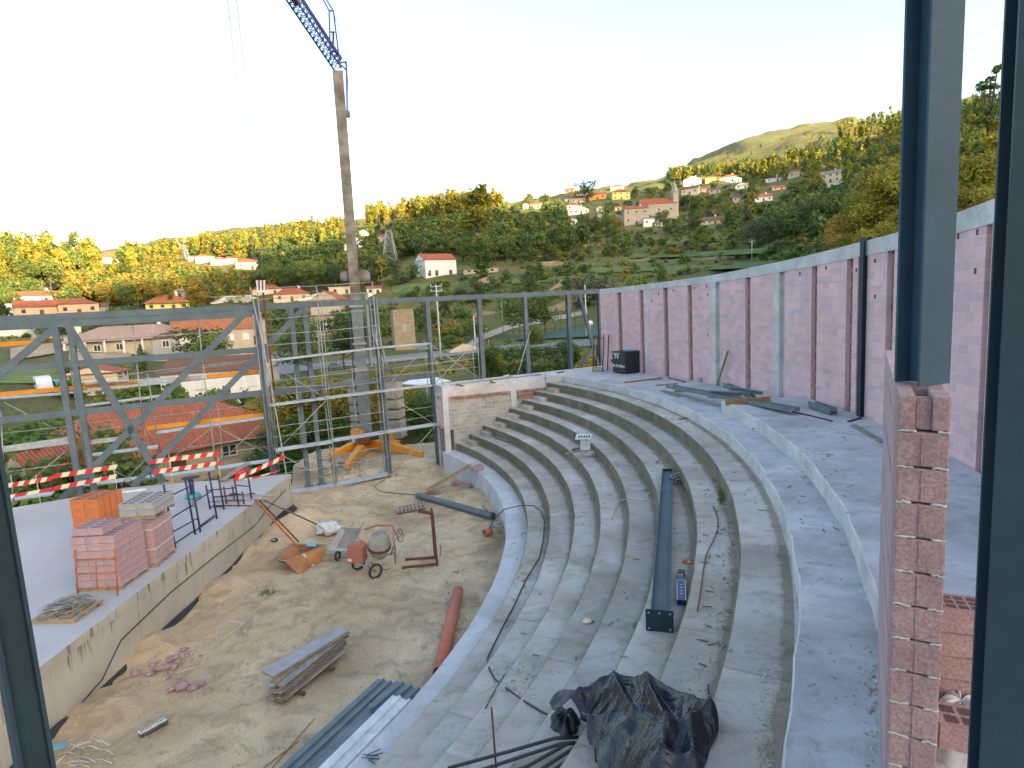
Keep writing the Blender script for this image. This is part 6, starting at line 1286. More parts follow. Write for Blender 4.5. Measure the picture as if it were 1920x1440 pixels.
house(80,593,62,14,'peach house with long red roof and skylight at far left','peach_wall','roof_red','gable',dep=.6,rh=.35,win=3)
house(72,573,55,14,'white villa with red roof below the pale garden terraces at far left','white_wall','roof_red','gable',dep=.5,rh=.35,win=4,floors=1)
house(33,592,28,16,'white flat-roofed garage block at the far left edge','white_wall','white_wall','flat',dep=.7,win=1,chim=False)
house(185,588,26,10,'low brick-red roofed shed right of the peach house','grey_wall','roof_brown','gable',dep=.8,rh=.4,win=0,door=False,chim=False)
house(212,494,44,9,'sunlit ochre-roofed house among the trees on the left ridge','cream_wall','roof_orange','hip',dep=.6,rh=.45,win=5,chim=False)
for px,py,w,h,lb,wl in ((362,489,14,6,'tiny white','white_wall'),(385,492,28,9,'wide white','white_wall'),(412,497,26,9,'bright white','white_wall'),(433,494,22,8,'second white','white_wall'),(463,505,34,12,'red-roofed brick','peach_wall'),(483,500,20,12,'grey-fronted','grey_wall'),(312,483,18,4,'low pale','cream_wall')):
    house(px,py,w,h,'%s house in the sunlit left hamlet, at its %s'%(lb,{362:'left end',385:'left half',412:'middle',433:'centre right',463:'right end, lower row',483:'far right tip',312:'detached upper left'}[px]),wl,'roof_red' if px>420 else 'roof_orange','hip',dep=.7,rh=.35,win=2,chim=False,side=1)
house(338,560,22,12,'small grey house with red roof beside tall trees above the yellow bungalow','grey_wall','roof_red','gfront',dep=.8,rh=.35,win=1)
house(548,565,60,12,'yellow-walled house with red hip roof behind the crane scaffold','cream_wall','roof_red','hip',dep=.6,rh=.4,win=3)
house(502,552,48,9,'low red-roofed house left of the yellow-walled one','cream_wall','roof_red','hip',dep=.6,rh=.4,win=2,chim=False)
house(640,553,40,13,'cream flat building beside the crane mast','cream_wall','cream_wall','flat',dep=.6,win=2,chim=False)
house(702,552,26,11,'low house with red roof right of the crane mast','white_wall','roof_red','gable',dep=.7,rh=.3,win=2,chim=False)
house(612,573,52,10,'beige gabled barn with red roof just behind the steel beam','beige_wall','roof_red','gfront',yaw=-.3,dep=1.2,rh=.4,win=1,chim=False,D=175)
house(425,567,75,9,'long low pale wall-like outbuilding left of the scaffold top','grey_wall','white_wall','flat',dep=.1,win=0,door=False,chim=False)
for px,py,w,h,lb,wl,rf in ((670,464,22,12,'white chalet with red roof on the wooded slope by the crane','white_wall','roof_red'),(652,470,12,10,'small white gable house left of the chalet','white_wall','roof_red'),(682,441,16,6,'pale roofed house above the chalet','white_wall','roof_orange'),(722,452,24,8,'grey house with orange roof behind the tall pylon','grey_wall','roof_orange')):
    house(px,py,w,h,lb,wl,rf,'gfront' if w<23 else 'hip',dep=.8,rh=.4,win=1,chim=False,side=1)
# big white house
t,pt,g=house(828,517,62,29,'big white farmhouse with red tile roof and brown doors on the green slope','white_wall','roof_red','gable',yaw=.42,dep=.75,rh=.35,win=4,floors=2,door=False,chim=False,side=1,shut='shutter_white')
for a in (-.38,-.15,.3): MB().obox(pt(g[0]*a,-g[1]/2-.05,1.05),(1.1,0.45,0),(-.02,.06,0),(0,0,2.1)).build('door',['door_brown'],parent=t)
house(902,512,64,8,'long low outbuilding with dark flat roof right of the white farmhouse','beige_wall','roof_grey','flat',yaw=.1,dep=.4,win=3,chim=False)
# stone tower (ruin)
t,pt,g=house(757,640,38,56,'square windowless stone tower block with flat top near the road','stone_blocks','stone_blocks','flat',yaw=.15,dep=.9,win=0,door=False,chim=False,D=125,side=0,ov=0,name='stone_tower',cat='tower')
MB().obox(pt(0,-g[1]/2-.03,g[2]*.42),(1.0,.15,0),(0,.06,0),(0,0,1.6)).build('window',['grey_wall'],parent=t)
house(605,640,45,44,'ruined stone house wall behind the scaffolding','stone_blocks','roof_brown','flat',yaw=.2,dep=.5,win=1,D=160,chim=False,door=False,ov=.1)
# village right
V_=[(965,378,36,9,'sunlit pale house with orange roof at the left end of the ridge','cream_wall','roof_orange','hip'),(986,392,10,8,'small white gable house below the ridge at left','white_wall','roof_orange','gfront'),(1004,391,20,7,'orange-roofed house beside the small white gable','cream_wall','roof_orange','gable'),(1045,363,20,7,'sunlit orange-roofed house on the skyline left of the dark tree','cream_wall','roof_orange','gable'),(1068,361,18,5,'flat sunlit orange roof beside the dark skyline tree','peach_wall','roof_orange','gable'),
(1092,372,20,9,'pale upper house with pinkish roof in the left village cluster','white_wall','roof_red','hip'),(1085,381,28,9,'cream house with red roof in the left village cluster','cream_wall','roof_red','hip'),(1120,374,30,9,'ochre house with orange roof in the left village cluster','ochre_wall','roof_orange','hip'),(1108,376,12,10,'narrow ochre house in the middle of the left village cluster','ochre_wall','roof_red','gfront'),(1066,378,14,5,'low white shed at the left end of the village cluster','white_wall','roof_grey','gable'),
(1165,374,32,13,'bright yellow-green two-storey house with red roof','yellow_wall','roof_red','hip'),(1156,358,22,8,'cream house with red roof above the yellow-green house','cream_wall','roof_red','hip'),(1074,394,22,9,'pale tower-like house with red roof below the cluster','white_wall','roof_red','hip'),(1085,402,38,9,'wide white gabled house below the village cluster','white_wall','roof_grey','gfront'),(1125,396,14,6,'small cream gabled shed in the middle of the village','cream_wall','roof_orange','gfront'),(1160,395,14,6,'small orange-roofed shed left of the church','cream_wall','roof_orange','gable'),
(1298,348,30,10,'white gabled house high on the right of the village','white_wall','roof_grey','gfront'),(1337,342,26,9,'yellowish house with pink roof on the upper right row','yellow_wall','roof_red','hip'),(1366,341,26,8,'pale house with red roof in the upper right row','white_wall','roof_red','hip'),(1384,341,10,6,'tiny white gable at the end of the upper right row','white_wall','roof_red','gfront'),(1293,365,28,10,'cream barn with brown roof below the white gabled house','cream_wall','roof_brown','gable'),(1320,361,22,7,'cream house with orange roof right of the cream barn','cream_wall','roof_orange','gable'),(1340,363,18,7,'grey house with brown roof right of the orange one','grey_wall','roof_brown','gable'),(1391,354,22,6,'white gabled house alone on the right slope','white_wall','roof_brown','gfront'),(1450,341,26,6,'long low white house high on the right','white_wall','roof_grey','flat'),(1493,332,26,9,'cream two-storey house with flat red roof high on the right','cream_wall','roof_red','hip'),(1557,342,28,14,'tall cream unfinished house on the far right slope','cream_wall','roof_grey','gable'),(1567,351,24,7,'white terrace building below the tall cream house','white_wall','white_wall','flat'),(1460,356,20,4,'small orange roof shelter on the right slope','cream_wall','roof_orange','gable'),(1432,378,28,8,'orange-roofed open shed on the right slope','white_wall','roof_orange','gable'),(1384,378,18,7,'brown-roofed cottage left of the open shed','grey_wall','roof_brown','gable'),(1336,420,38,6,'ruined long stone cottage in the scrub on the right','beige_wall','roof_brown','gable'),(1076,420,12,8,'small white shelter below the white gabled house','white_wall','white_wall','flat')]
for px,py,w,h,lb,wl,rf,kd in V_: house(px,py,w,h,lb,wl,rf,kd,dep=.7,rh=.38,win=max(1,w//9),floors=2 if h>12 else 1,chim=w>24,side=1,yaw=random.uniform(-.25,.25))
# church
t,pt,g=house(1236,408,62,24,'long stone church nave with red roof and pointed bell tower','granite','roof_red','gable',yaw=.20,dep=.42,rh=.55,win=3,door=False,chim=False,side=0,name='church',cat='church')
MB().obox(pt(g[0]*.47,-g[1]*.25,g[2]*.72),(3.4,.7,0),(-.7,3.4,0),(0,0,g[2]*1.45+6)).build('bell_tower',['granite'],parent=t)
c_=pt(g[0]*.47,-g[1]*.25,g[2]*1.44+2.9); MB().lathe([(2.6,0),(2.4,.4),(0,7.6)],c_,n=4,smooth=False).build('spire',['granite'],parent=t)
for a,b in ((-1,-1),(1,-1),(1,1),(-1,1)): MB().lathe([(.35,0),(.3,.8),(0,2.2)],c_+[a*1.6,b*1.6,0],n=4,smooth=False).build('pinnacle',['granite'],parent=t)
house(1194,421,44,28,'lower stone wing of the church with red roof and white ground floor','granite','roof_red','gable',yaw=.20,dep=.5,rh=.35,win=3,floors=2,side=0,name='church_wing',cat='church')
house(1225,424,34,14,'white-fronted low annex below the church','white_wall','roof_grey','flat',yaw=.2,dep=.3,win=3,side=0,chim=False)
# stone walls in terraces
def ribbon_wall(pts,h,label,mat='stone_blocks',th=.6,name='stone_wall',cat='wall',grp=None,D=None):
    mb=MB(); q=[(TH(*p) if D is None else GD(p[0],D)) for p in pts]; q=[x for x in q if x is not None]
    dense=[]
    for a,b in zip(q,q[1:]):
        n=max(2,int(np.linalg.norm(b-a)/2.5))
        for i in range(n): x=a+(b-a)*i/n; dense.append(np.array([x[0],x[1],HZ_(x[0],x[1])]))
    dense.append(q[-1]); hs=[h*(1+.3*float(vnoise(i*.7,3.,17)))*min(1,.25+.3*min(i,len(dense)-1-i)) for i in range(len(dense))]
    for i,(a,b) in enumerate(zip(dense,dense[1:])):
        d=unit((b-a)*[1,1,0]); n=np.array([-d[1],d[0],0])*th/2
        v=[a-n-[0,0,1.5],b-n-[0,0,1.5],b+n-[0,0,1.5],a+n-[0,0,1.5],a-n+[0,0,hs[i]],b-n+[0,0,hs[i+1]],b+n+[0,0,hs[i+1]],a+n+[0,0,hs[i]]]
        mb.add(v,[(0,1,5,4),(1,2,6,5),(2,3,7,6),(3,0,4,7),(4,5,6,7)],0)
    return single(mb,name,mat,label,cat,grp)
for pts,h,lb,mt in (([(1118,418),(1135,410),(1150,416),(1175,415)],4.5,'broken stone churchyard wall left of the church','granite'),([(1030,545),(1060,530),(1100,520)],2.0,'dry stone terrace wall just above the frame at centre','stone_blocks'),([(985,500),(1040,498),(1090,500)],2.6,'mossy dry stone wall on the second terrace','stone_blocks'),([(1180,490),(1215,487),(1240,486)],1.3,'short dry stone wall on the terrace below the church','stone_blocks'),([(1290,488),(1350,484),(1400,482)],1.2,'long dry stone wall on the right terrace','stone_blocks'),([(888,535),(920,530),(958,528)],3.2,'stone retaining wall below the green field at centre','stone_blocks'),([(1050,468),(1100,462),(1140,458)],2.2,'brown earth-and-stone bank on the upper terrace','ochre_earth'),([(855,600),(900,592),(945,585)],1.8,'pale dry stone bank by the farm track','stone_blocks'),([(1010,588),(1060,582),(1105,570)],4.0,'stone embankment wall behind the sports court','stone_blocks'),([(845,664),(893,657)],2.6,'low pale concrete retaining wall at the roadside','cream_wall'),([(830,663),(845,664)],2.2,'short beige stone pier wall at the roadside','stone_blocks'),([(395,570),(430,566),(480,560)],2.0,'pale garden wall left of the scaffold top','white_wall'),([(560,565),(600,560),(640,557)],2.0,'white enclosure wall of the estate behind the crane','white_wall'),([(42,558),(75,556),(100,556)],1.2,'lowest sunlit garden terrace wall at far left','white_wall'),([(60,552),(95,550),(125,551)],1.2,'second sunlit garden terrace wall at far left','white_wall'),([(62,546),(90,544),(105,544)],1.2,'third sunlit garden terrace wall at far left','white_wall'),([(100,562),(130,560),(140,558)],1.4,'pale wall right of the garden terraces','cream_wall'),([(1030,418),(1055,400),(1060,430)],6,'ruined pale stone wall with empty windows below the village','granite')):
    ribbon_wall(pts,h*(.6 if mt in('stone_blocks','ochre_earth') else 1),lb,mt)
# roads
def ribbon(pa,pb,name,mat,label,dz=.12,cat='road'):
    V=[];F=[]
    for a,b in zip(pa,pb):
        p,q=TH(*a),TH(*b)
        for s in np.linspace(0,1,5): x=p+(q-p)*s; V.append((x[0],x[1],max(HZ_(x[0],x[1]),p[2]+(q[2]-p[2])*s)+dz))
    for i in range(len(pa)-1):
        for k in range(4): F.append((i*5+k,i*5+k+1,(i+1)*5+k+1,(i+1)*5+k))
    return tag(arrays(name,V,F,[mat],smooth=True),label,cat,kind='structure')
xs=list(range(470,1140,24)); up=np.interp(xs,[470,607,700,795,905,1000,1140],[700,680,672,662,651,645,636]); 
ribbon([(x,y) for x,y in zip(xs,up)],[(x,y+12) for x,y in zip(xs,up)],'road','asphalt','grey asphalt valley road curving behind the steel frame')
ribbon([(507,657),(525,655),(545,668),(560,682)],[(507,690),(515,697),(530,702),(545,702)],'side_road','asphalt','grey side road dropping toward the valley behind the scaffold')
xs=list(range(868,1120,18)); up=np.interp(xs,[868,905,960,1050,1120],[650,627,606,592,578]); ribbon([(x,y) for x,y in zip(xs,up)],[(x,y+9) for x,y in zip(xs,up+np.interp(xs,[868,905,1120],[0,3,-2]))],'farm_track','dirt_road','pale dirt track climbing past the sports court')
for k,(pa,pb,mt,nm,lb) in enumerate((([(20,655),(60,648),(105,640)],[(20,680),(60,672),(108,664)],'dry_earth','sand_heap','pale sandy excavated ground in the left valley'),([(130,662),(180,664),(240,660)],[(130,682),(190,680),(250,674)],'dry_earth','courtyard','pale sandy courtyard before the cream bungalow'),([(0,690),(60,690),(110,690)],[(0,722),(60,722),(112,718)],'grass_bright','meadow','bright green meadow in the left valley'),([(735,535),(790,532),(860,530)],[(735,550),(790,550),(855,550)],'grass_bright','meadow','bright green field below the white farmhouse'),([(1115,420),(1135,420),(1160,419)],[(1120,427),(1135,427),(1158,426)],'grass_bright','lawn','small bright lawn left of the church'),([(1240,452),(1320,447),(1400,440)],[(1240,459),(1320,455),(1400,449)],'grass_bright','grass_strip','green terrace strip below the ruined cottage on the right slope'),([(1180,478),(1300,474),(1440,466)],[(1180,485),(1300,482),(1440,476)],'grass','grass_strip','long green terrace strip by the concrete pole on the right'),([(960,524),(1040,518),(1120,513)],[(960,534),(1040,529),(1120,524)],'grass_bright','grass_strip','green terrace strip just above the steel frame at centre'),([(990,460),(1030,458),(1060,456)],[(1000,464),(1030,463),(1060,460)],'grass_bright','grass_strip','bright grass strip on the upper terrace'),([(1000,512),(1100,505),(1200,500),(1330,497),(1450,490)],[(1000,520),(1100,514),(1200,510),(1330,507),(1450,503)],'grass','grass_strip','long green grass strip on the terraces behind the wall'),([(400,556),(440,553),(480,551)],[(400,565),(440,562),(480,558)],'grass_bright','hedge_field','dark green clipped field behind the pale garden wall'),([(60,515),(110,512),(150,520)],[(20,545),(90,545),(140,535)],'ochre_earth','bare_slope','sunlit orange bare earth slope below the left ridge trees'),([(870,525),(930,520),(960,515)],[(870,532),(930,530),(960,524)],'grass_bright','grass_strip','green strip beside the long outbuilding'))):
    ribbon(pa,pb,nm,mt,lb,dz=.25)
# guard rail
mb=MB(); pr=[TH(x,y) for x,y in zip(range(600,1140,20),np.interp(range(600,1140,20),[607,700,795,905,1000,1140],[694,686,675,664,656,645]))]
gr_=thing('guard_rail','long galvanised guard rail along the valley road','guard rail',pr[0])
for a,b in zip(pr,pr[1:]): mb.bar(a+[0,0,.6],b+[0,0,.6],.05,.3)
mb.build('rail',['galv'],parent=gr_)
for a in pr: MB().box(a+[0,0,.3],(.1,.1,.7)).build('post',['galv'],parent=gr_)
# sports court with green fence
q=[TH(975,632),TH(1128,612),TH(1120,634),TH(968,640)]; tag(arrays('sports_court',[x+[0,0,.3] for x in q],[(3,2,1,0)],['court_green']),'teal green sports court surface behind the road','sports court',kind='structure')
fn=thing('court_fence','tall green mesh fence posts round the sports court','fence',GD(970,100))
for k,px in enumerate(range(962,1125,13)):
    b=TH(px,630-(px-960)*.05); MB().tube([b,b+[0,0,4.2]],.06,5).build('post',['leaf_deep'],parent=fn)
for z in (1.,2.6,4.1): MB().tube([TH(px,630-(px-960)*.05)+[0,0,z] for px in range(962,1125,13)],.035,4).build('rail',['leaf_deep'],parent=fn)
# chevron signs
for px,py,lb in ((917,640,'black and yellow chevron sign left of the tall frame post'),(1067,627,'black and yellow chevron sign between the right frame posts')):
    b=TH(px,py+12); s=math.hypot(b[0],b[1])/FPX; t=thing('chevron_sign',lb,'road sign',b); az=face_cam(b); X=np.array([math.cos(-az),math.sin(-az),0]); Y=np.array([-X[1],X[0],0]); sz=8.5*s; c=b+[0,0,12*s]
    MB().obox(c,X*sz,Y*.04,(0,0,sz)).build('board',['black_plastic'],parent=t); MB().tube([b-[0,0,.5],c],.04,6).build('post',['galv'],parent=t)
    w_=sz*.42
    for e in (-1,1): MB().obox(c-Y*.035+np.array([0,0,e*w_*.42])+X*0,unit(X*.75+np.array([0,0,e*1.]))*w_*1.15,Y*.01,np.cross(unit(X*.75+np.array([0,0,e*1.])),Y)*w_*.45).build('chevron',['orange_board'],parent=t)
b=TH(1108,640); t=thing('round_sign','round white road sign seen through the steel diagonal','road sign',b); MB().tube([b,b+[0,0,2.8]],.05,6).build('post',['galv'],parent=t); MB().lathe([(0,0),(.42,0),(.42,.04),(0,.04)],b+[0,0,2.7],axis=(0,-1,0),n=20).build('disc',['white_plastic'],parent=t)
# utility poles
def pole(px,pyb,pyt,label,mat='beam_concrete',arms=1,D=None,r=.16):
    b=TH(px,pyb) if D is None else GD(px,D); h=VT(b,px,pyt)-b[2]; t=thing('utility_pole',label,'utility pole',b); MB().tube([b-[0,0,1],b+[0,0,h]],r,7,r2=r*.6).build('shaft',[mat],parent=t)
    for k in range(arms): MB().bar(b+[-.9,0,h-.3-.7*k],b+[.9,0,h-.3-.7*k],.1,.12).build('crossarm',[mat],parent=t); 
    for k in range(arms):
        for x in (-.8,.8): MB().tube([b+[x,0,h-.25-.7*k],b+[x,0,h+.05-.7*k]],.06,5).build('insulator',['white_plastic'],parent=t)
    return b+[0,0,h]
tp1=pole(822,672,533,'tall concrete pole with crossarm beside the frame post at centre',D=92,arms=2)
pole(1410,486,451,'concrete pole with crossarm on the right terrace'); pole(1105,484,449,'bare wooden pole on the brown terrace bank','bark_pale',0); pole(1099,648,534,'pale concrete pole behind the right frame diagonal',D=95,arms=0); pole(718,540,505,'thin pole at the edge of the green field','bark_pale',0); pole(630,540,514,'pole with a lamp behind the scaffolding top','beam_concrete',0); pole(892,655,592,'street lamp pole near the concrete roadside wall','beam_concrete',0); pole(944,634,561,'slim metal lighting pole by the sports court','galv',0,r=.1); pole(1040,541,510,'thin pole on the terrace right of the frame','bark_pale',0); pole(890,540,515,'thin pole below the long outbuilding','bark_pale',0); pole(1089,452,440,'short white post on the slope','white_wall',0)
# pylon
def pylon(px,pyb,pyt,label,wpx,mat='galv'):
    b=TH(px,pyb); s=math.hypot(b[0],b[1])/FPX; h=VT(b,px,pyt)-b[2]; w=wpx*s/2; t=thing('pylon',label,'pylon',b); hw=h*.70
    def c(k,z): 
        f_=w*(1-.70*min(z/hw,1)) ; a=math.pi/4+k*math.pi/2; return b+np.array([f_*1.3*math.cos(a),f_*1.3*math.sin(a),z])
    for k in range(4): MB().tube([c(k,-1),c(k,hw)],.09*s*8,4).build('leg',[mat],parent=t)
    mb=MB(); zs=[0,.2*hw,.38*hw,.54*hw,.68*hw,.8*hw,.9*hw,hw]
    for z0,z1 in zip(zs,zs[1:]):
        for k in range(4): mb.tube([c(k,z0),c((k+1)%4,z1)],.045*s*8,3); mb.tube([c((k+1)%4,z0),c(k,z1)],.045*s*8,3); mb.tube([c(k,z1),c((k+1)%4,z1)],.04*s*8,3)
    mb.build('bracing',[mat],parent=t)
    mb=MB()
    for e in (-1,1): mb.tube([b+[e*w*.3,0,hw],b+[e*w*1.0,0,hw*1.20],b+[e*w*.9,0,h]],.06*s*8,4); mb.tube([b+[0,0,hw],b+[e*w*1.0,0,hw*1.20]],.04*s*8,3); mb.tube([b+[e*w*.95,0,hw*1.25],b+[e*w*2.0,0,hw*1.28],b+[e*w*.9,0,h]],.05*s*8,4)
    mb.tube([b+[-w*.95,0,hw*1.25],b+[w*.95,0,hw*1.25]],.06*s*8,4); mb.build('crossarm',[mat],parent=t); return b+[0,0,hw*1.28],w
pyl,pw_=pylon(734,505,400,'tall lattice steel electricity pylon on the wooded slope',30); pylon(345,487,447,'faint small lattice pylon on the left sunlit ridge',16)
# power lines upper right
for k,(y0,y1) in enumerate(((278,40),(300,64),(325,92))):
    a=ray(1150,y0+38)*420; b=ray(1890,y1)*150; a=a+[0,0,ZC];b=b+[0,0,ZC]
    single(MB().tube([a+(b-a)*t+[0,0,-9*4*t*(1-t)*.35] for t in np.linspace(0,1,14)],.035,4),'power_line','cable_black',('highest','middle','lowest')[k]+' of the three thin power lines crossing the sky at right','power line')
# parked vehicles
def car(px,py,label,paint,yaw,D=None,van=False):
    p=TH(px,py) if D is None else GD(px,D); t=thing('parked_car' if not van else 'parked_van',label,'car' if not van else 'van',p); az=face_cam(p)+yaw; X=np.array([math.cos(az),-math.sin(az),0]);Y=np.array([-X[1],X[0],0])
    prof=[(-2.1,.35),(2.1,.35),(2.15,.8),(1.2,.95),(.7,1.42),(-1.1,1.45),(-1.9,1.0),(-2.15,.9)] if not van else [(-2.3,.35),(2.3,.35),(2.35,1.0),(1.7,1.2),(1.2,1.9),(-2.2,1.95),(-2.3,1.0)]
    n=len(prof); v=[p+X*a+Y*s+[0,0,z] for s in (-.8,.8) for a,z in prof]
    MB().add(v,[tuple(range(n)),tuple(reversed(range(n,2*n)))]+[(i,n+i,n+(i+1)%n,(i+1)%n) for i in range(n)],0).build('body',[paint],parent=t)
    for s in (-.81,.81): MB().add([p+X*a+Y*s+[0,0,z] for a,z in ((-1.6,1.0),(1.0,.98),(.62,1.36),(-1.0,1.38))],[(0,1,2,3)],0).build('window',['window_glass'],parent=t)
    for a in (-1.3,1.35):
        for s in (-.78,.78): MB().lathe([(0,-.1),(.32,-.1),(.32,.1),(0,.1)],p+X*a+Y*s+[0,0,.32],axis=Y,n=12).build('wheel',['rubber'],parent=t)
MATS['car_blue']=MATS['blue_box']
car(272,690,'dark blue car parked in the yard between the bungalow and warehouse','blue_box',.2,D=112); car(200,795,'white van parked behind the orange roofs at left','white_plastic',.1,D=66,van=True); car(62,727,'cream-white van parked in the left meadow','white_plastic',1.5,D=97,van=True); car(95,724,'small blue and white car beside the cream van','cyan_plastic',1.3,D=98); 
# white tent-like roof and orange gazebo
wr=thing('white_canopy','white pitched canopy roof just behind the frame, right of the ballast blocks','canopy',GD(785,52)); b=GD(785,52); 
c=[PL(750,721,(b[0],b[1]),unit((b[0],b[1]))),PL(795,704,(b[0],b[1]+2),unit((b[0],b[1]))),PL(845,715,(b[0]+0,b[1]),unit((b[0],b[1]))),PL(800,724,(b[0],b[1]-2),unit((b[0],b[1])))]
o=MB().add(c,[(0,1,2,3)][::-1],0).build('canopy_roof',['white_plastic'],parent=wr); md=o.modifiers.new('s','SOLIDIFY'); md.thickness=.08
for x in c: MB().tube([x,(x[0],x[1],HZ_(x[0],x[1]))],.05,6).build('post',['galv'],parent=wr)
gz=thing('gazebo','small gazebo with pointed orange-red roof behind the large near house','gazebo',GD(360,80)); b=GD(360,80); zt_=VT(b,360,755); MB().lathe([(1.9,0),(0,1.1)],(b[0],b[1],zt_-1.1),n=4,smooth=False).build('roof',['roof_orange'],parent=gz)
for a in range(4): MB().tube([b+[1.3*math.cos(a*1.57),1.3*math.sin(a*1.57),0],(b[0]+1.3*math.cos(a*1.57),b[1]+1.3*math.sin(a*1.57),zt_-1.0)],.08,5).build('post',['white_wall'],parent=gz)
# white hall at far left
t,pt,g=house(45,655,130,30,'large pale flat-roofed hall at the far left behind the top steel beam','white_wall','white_wall','flat',dep=.5,win=0,door=False,chim=False,D=175,side=0)
# moon
d=ray(1527,139); d=d/np.linalg.norm(d); mo=single(MB().lathe([(22*math.sin(a),22*math.cos(a)) for a in np.linspace(.001,math.pi-.001,16)],d*2550+[0,0,ZC],axis=(0,0,1),n=24),'moon','moon','pale daytime moon in the upper right sky','moon')
# ================================================================ VEGETATION
def leafset(cl,n,size,rg,shell=.55,flat=.35,elong=1.0):
    """cl: list of (centre, radii) clumps -> V,F of leaf quads"""
    w_=np.array([r[0]*r[1]*r[2] for _,r in cl])**(.6); w_/=w_.sum(); k=rg.choice(len(cl),n,p=w_)
    d=rg.normal(size=(n,3)); d/=np.linalg.norm(d,axis=1)[:,None]; rr=(shell+(1-shell)*rg.random(n))**.7
    rr*=1+.18*rg.normal(size=n); C=np.array([c for c,_ in cl])[k]; Rr=np.array([r for _,r in cl])[k]; p=C+d*Rr*rr[:,None]
    nrm=d*(.7)+rg.normal(size=(n,3))*.75+np.array([0,0,flat]); nrm/=np.linalg.norm(nrm,axis=1)[:,None]
    a=np.cross(nrm,rg.normal(size=(n,3))); a/=np.linalg.norm(a,axis=1)[:,None]; b=np.cross(nrm,a); s=size*rg.uniform(.55,1.35,n)[:,None]
    V=np.stack([p-a*s-b*s*.6*elong,p+a*s-b*s*.45*elong,p+a*s*.75+b*s*.7*elong,p-a*s*.6+b*s*.6*elong],1).reshape(-1,3); return V,np.arange(4*n).reshape(n,4)
def crown_clumps(kind,rg):
    cl=[]
    if kind=='oak':
        for _ in range(16):
            a=rg.uniform(0,6.3);r=rg.uniform(.02,.30);z=rg.uniform(.36,.84); s=rg.uniform(.10,.19)*(1.1-.5*abs(z-.55)); cl.append(((r*math.cos(a),r*math.sin(a),z),(s,s,s*.8)))
    elif kind=='euc':
        lx,ly=rg.uniform(-.05,.05,2)
        for _ in range(13):
            z=rg.uniform(.38,.97); r=.17*(1.1-z)*rg.uniform(.3,1.3)+.02;a=rg.uniform(0,6.3);s=rg.uniform(.05,.10); cl.append(((r*math.cos(a)+lx*z,r*math.sin(a)+ly*z,z),(s,s,s*1.15)))
    elif kind=='pine':
        for z in np.linspace(.2,.95,11):
            for _ in range(3): a=rg.uniform(0,6.3);r=.20*(1.03-z)*rg.uniform(.5,1.2);s=.05+.09*(1-z); cl.append(((r*math.cos(a),r*math.sin(a),z),(s,s,s*.5)))
    elif kind=='cypress':
        for z in np.linspace(.12,.93,9): s=.13*math.sin(math.pi*min(1,(z+.12)*.85)); cl.append(((rg.normal()*.02,rg.normal()*.02,z),(s,s,.1)))
    elif kind=='bush':
        for _ in range(14): a=rg.uniform(0,6.3);r=rg.uniform(0,.5);z=rg.uniform(.2,.75)*(1-.5*r); s=rg.uniform(.18,.32); cl.append(((r*math.cos(a),r*math.sin(a),z),(s,s,s*.8)))
    elif kind=='lone':
        for _ in range(9): a=rg.uniform(0,6.3);r=rg.uniform(0,.07);z=rg.uniform(.84,.98);s=rg.uniform(.025,.045); cl.append(((r*math.cos(a),r*math.sin(a),z),(s,s,s*.6)))
        for _ in range(7): a=rg.uniform(0,6.3);r=rg.uniform(0,.12);z=rg.uniform(.60,.70);s=rg.uniform(.03,.05); cl.append(((r*math.cos(a),r*math.sin(a),z),(s,s,s*.6)))
    elif kind=='tall': # bushy tall near trees
        for _ in range(22): a=rg.uniform(0,6.3);z=rg.uniform(.18,.92);r=rg.uniform(0,.26)*(1.15-z*.6); s=rg.uniform(.07,.13); cl.append(((r*math.cos(a),r*math.sin(a),z),(s,s,s*.9)))
    return cl
def make_tree(kind,leafm,n,size,seed,name,bark='bark'):
    rg=np.random.default_rng(seed); cl=crown_clumps(kind,rg); t=bpy.data.objects.new(name,None); COL.objects.link(t); t['_b']=[0.,0.,0.]
    V,F=leafset(cl,n,size,rg,elong=1.6 if kind=='euc' else 1.); cr=arrays('crown',V,F,[leafm],parent=t)
    mb=MB(); th=.92 if kind=='lone' else .75 if kind in('euc','pine') else .5; mb.tube([(0,0,-.06),(rg.normal()*.01,rg.normal()*.01,.2),(cl[0][0][0]*.2,cl[0][0][1]*.2,th)],.022 if kind not in('bush','lone') else (.03 if kind=='bush' else .008),6,r2=.006)
    for c,r in cl[:7 if kind!='bush' else 3]: z0=min(th*.95,max(.15,c[2]*.6)); mb.tube([(0,0,z0),(c[0]*.6,c[1]*.6,(z0+c[2])/2),c],.009,4,r2=.003)
    mb.build('trunk',[bark],parent=t,boxuv=False); return t
PR={}
def proto(key,*a,**k): PR[key]=[make_tree(a[0],a[1],a[2],a[3],a[4]+i,a[5],**k) for i in range(3)]
proto('oak_d','oak','leaf_dark',1500,.021,10,'broadleaf_tree'); proto('oak_m','oak','leaf_mid',1500,.021,20,'broadleaf_tree'); proto('oak_y','oak','leaf_autumn',1300,.022,30,'broadleaf_tree')
proto('euc_y','euc','leaf_yellow',1000,.020,40,'eucalyptus_tree',bark='bark_pale'); proto('euc_m','euc','leaf_mid',1000,.020,50,'eucalyptus_tree',bark='bark_pale')
proto('pine','pine','leaf_dark',1100,.022,60,'pine_tree'); proto('cyp','cypress','leaf_deep',1100,.018,70,'cypress_tree')
proto('bush_m','bush','leaf_mid',3600,.026,80,'bush'); proto('bush_y','bush','leaf_autumn',3600,.026,90,'bush'); proto('bush_d','bush','leaf_deep',3600,.026,100,'bush'); proto('olive','bush','leaf_olive',3600,.026,110,'olive_tree')
proto('lone','lone','leaf_mid',700,.012,150,'eucalyptus_tree')
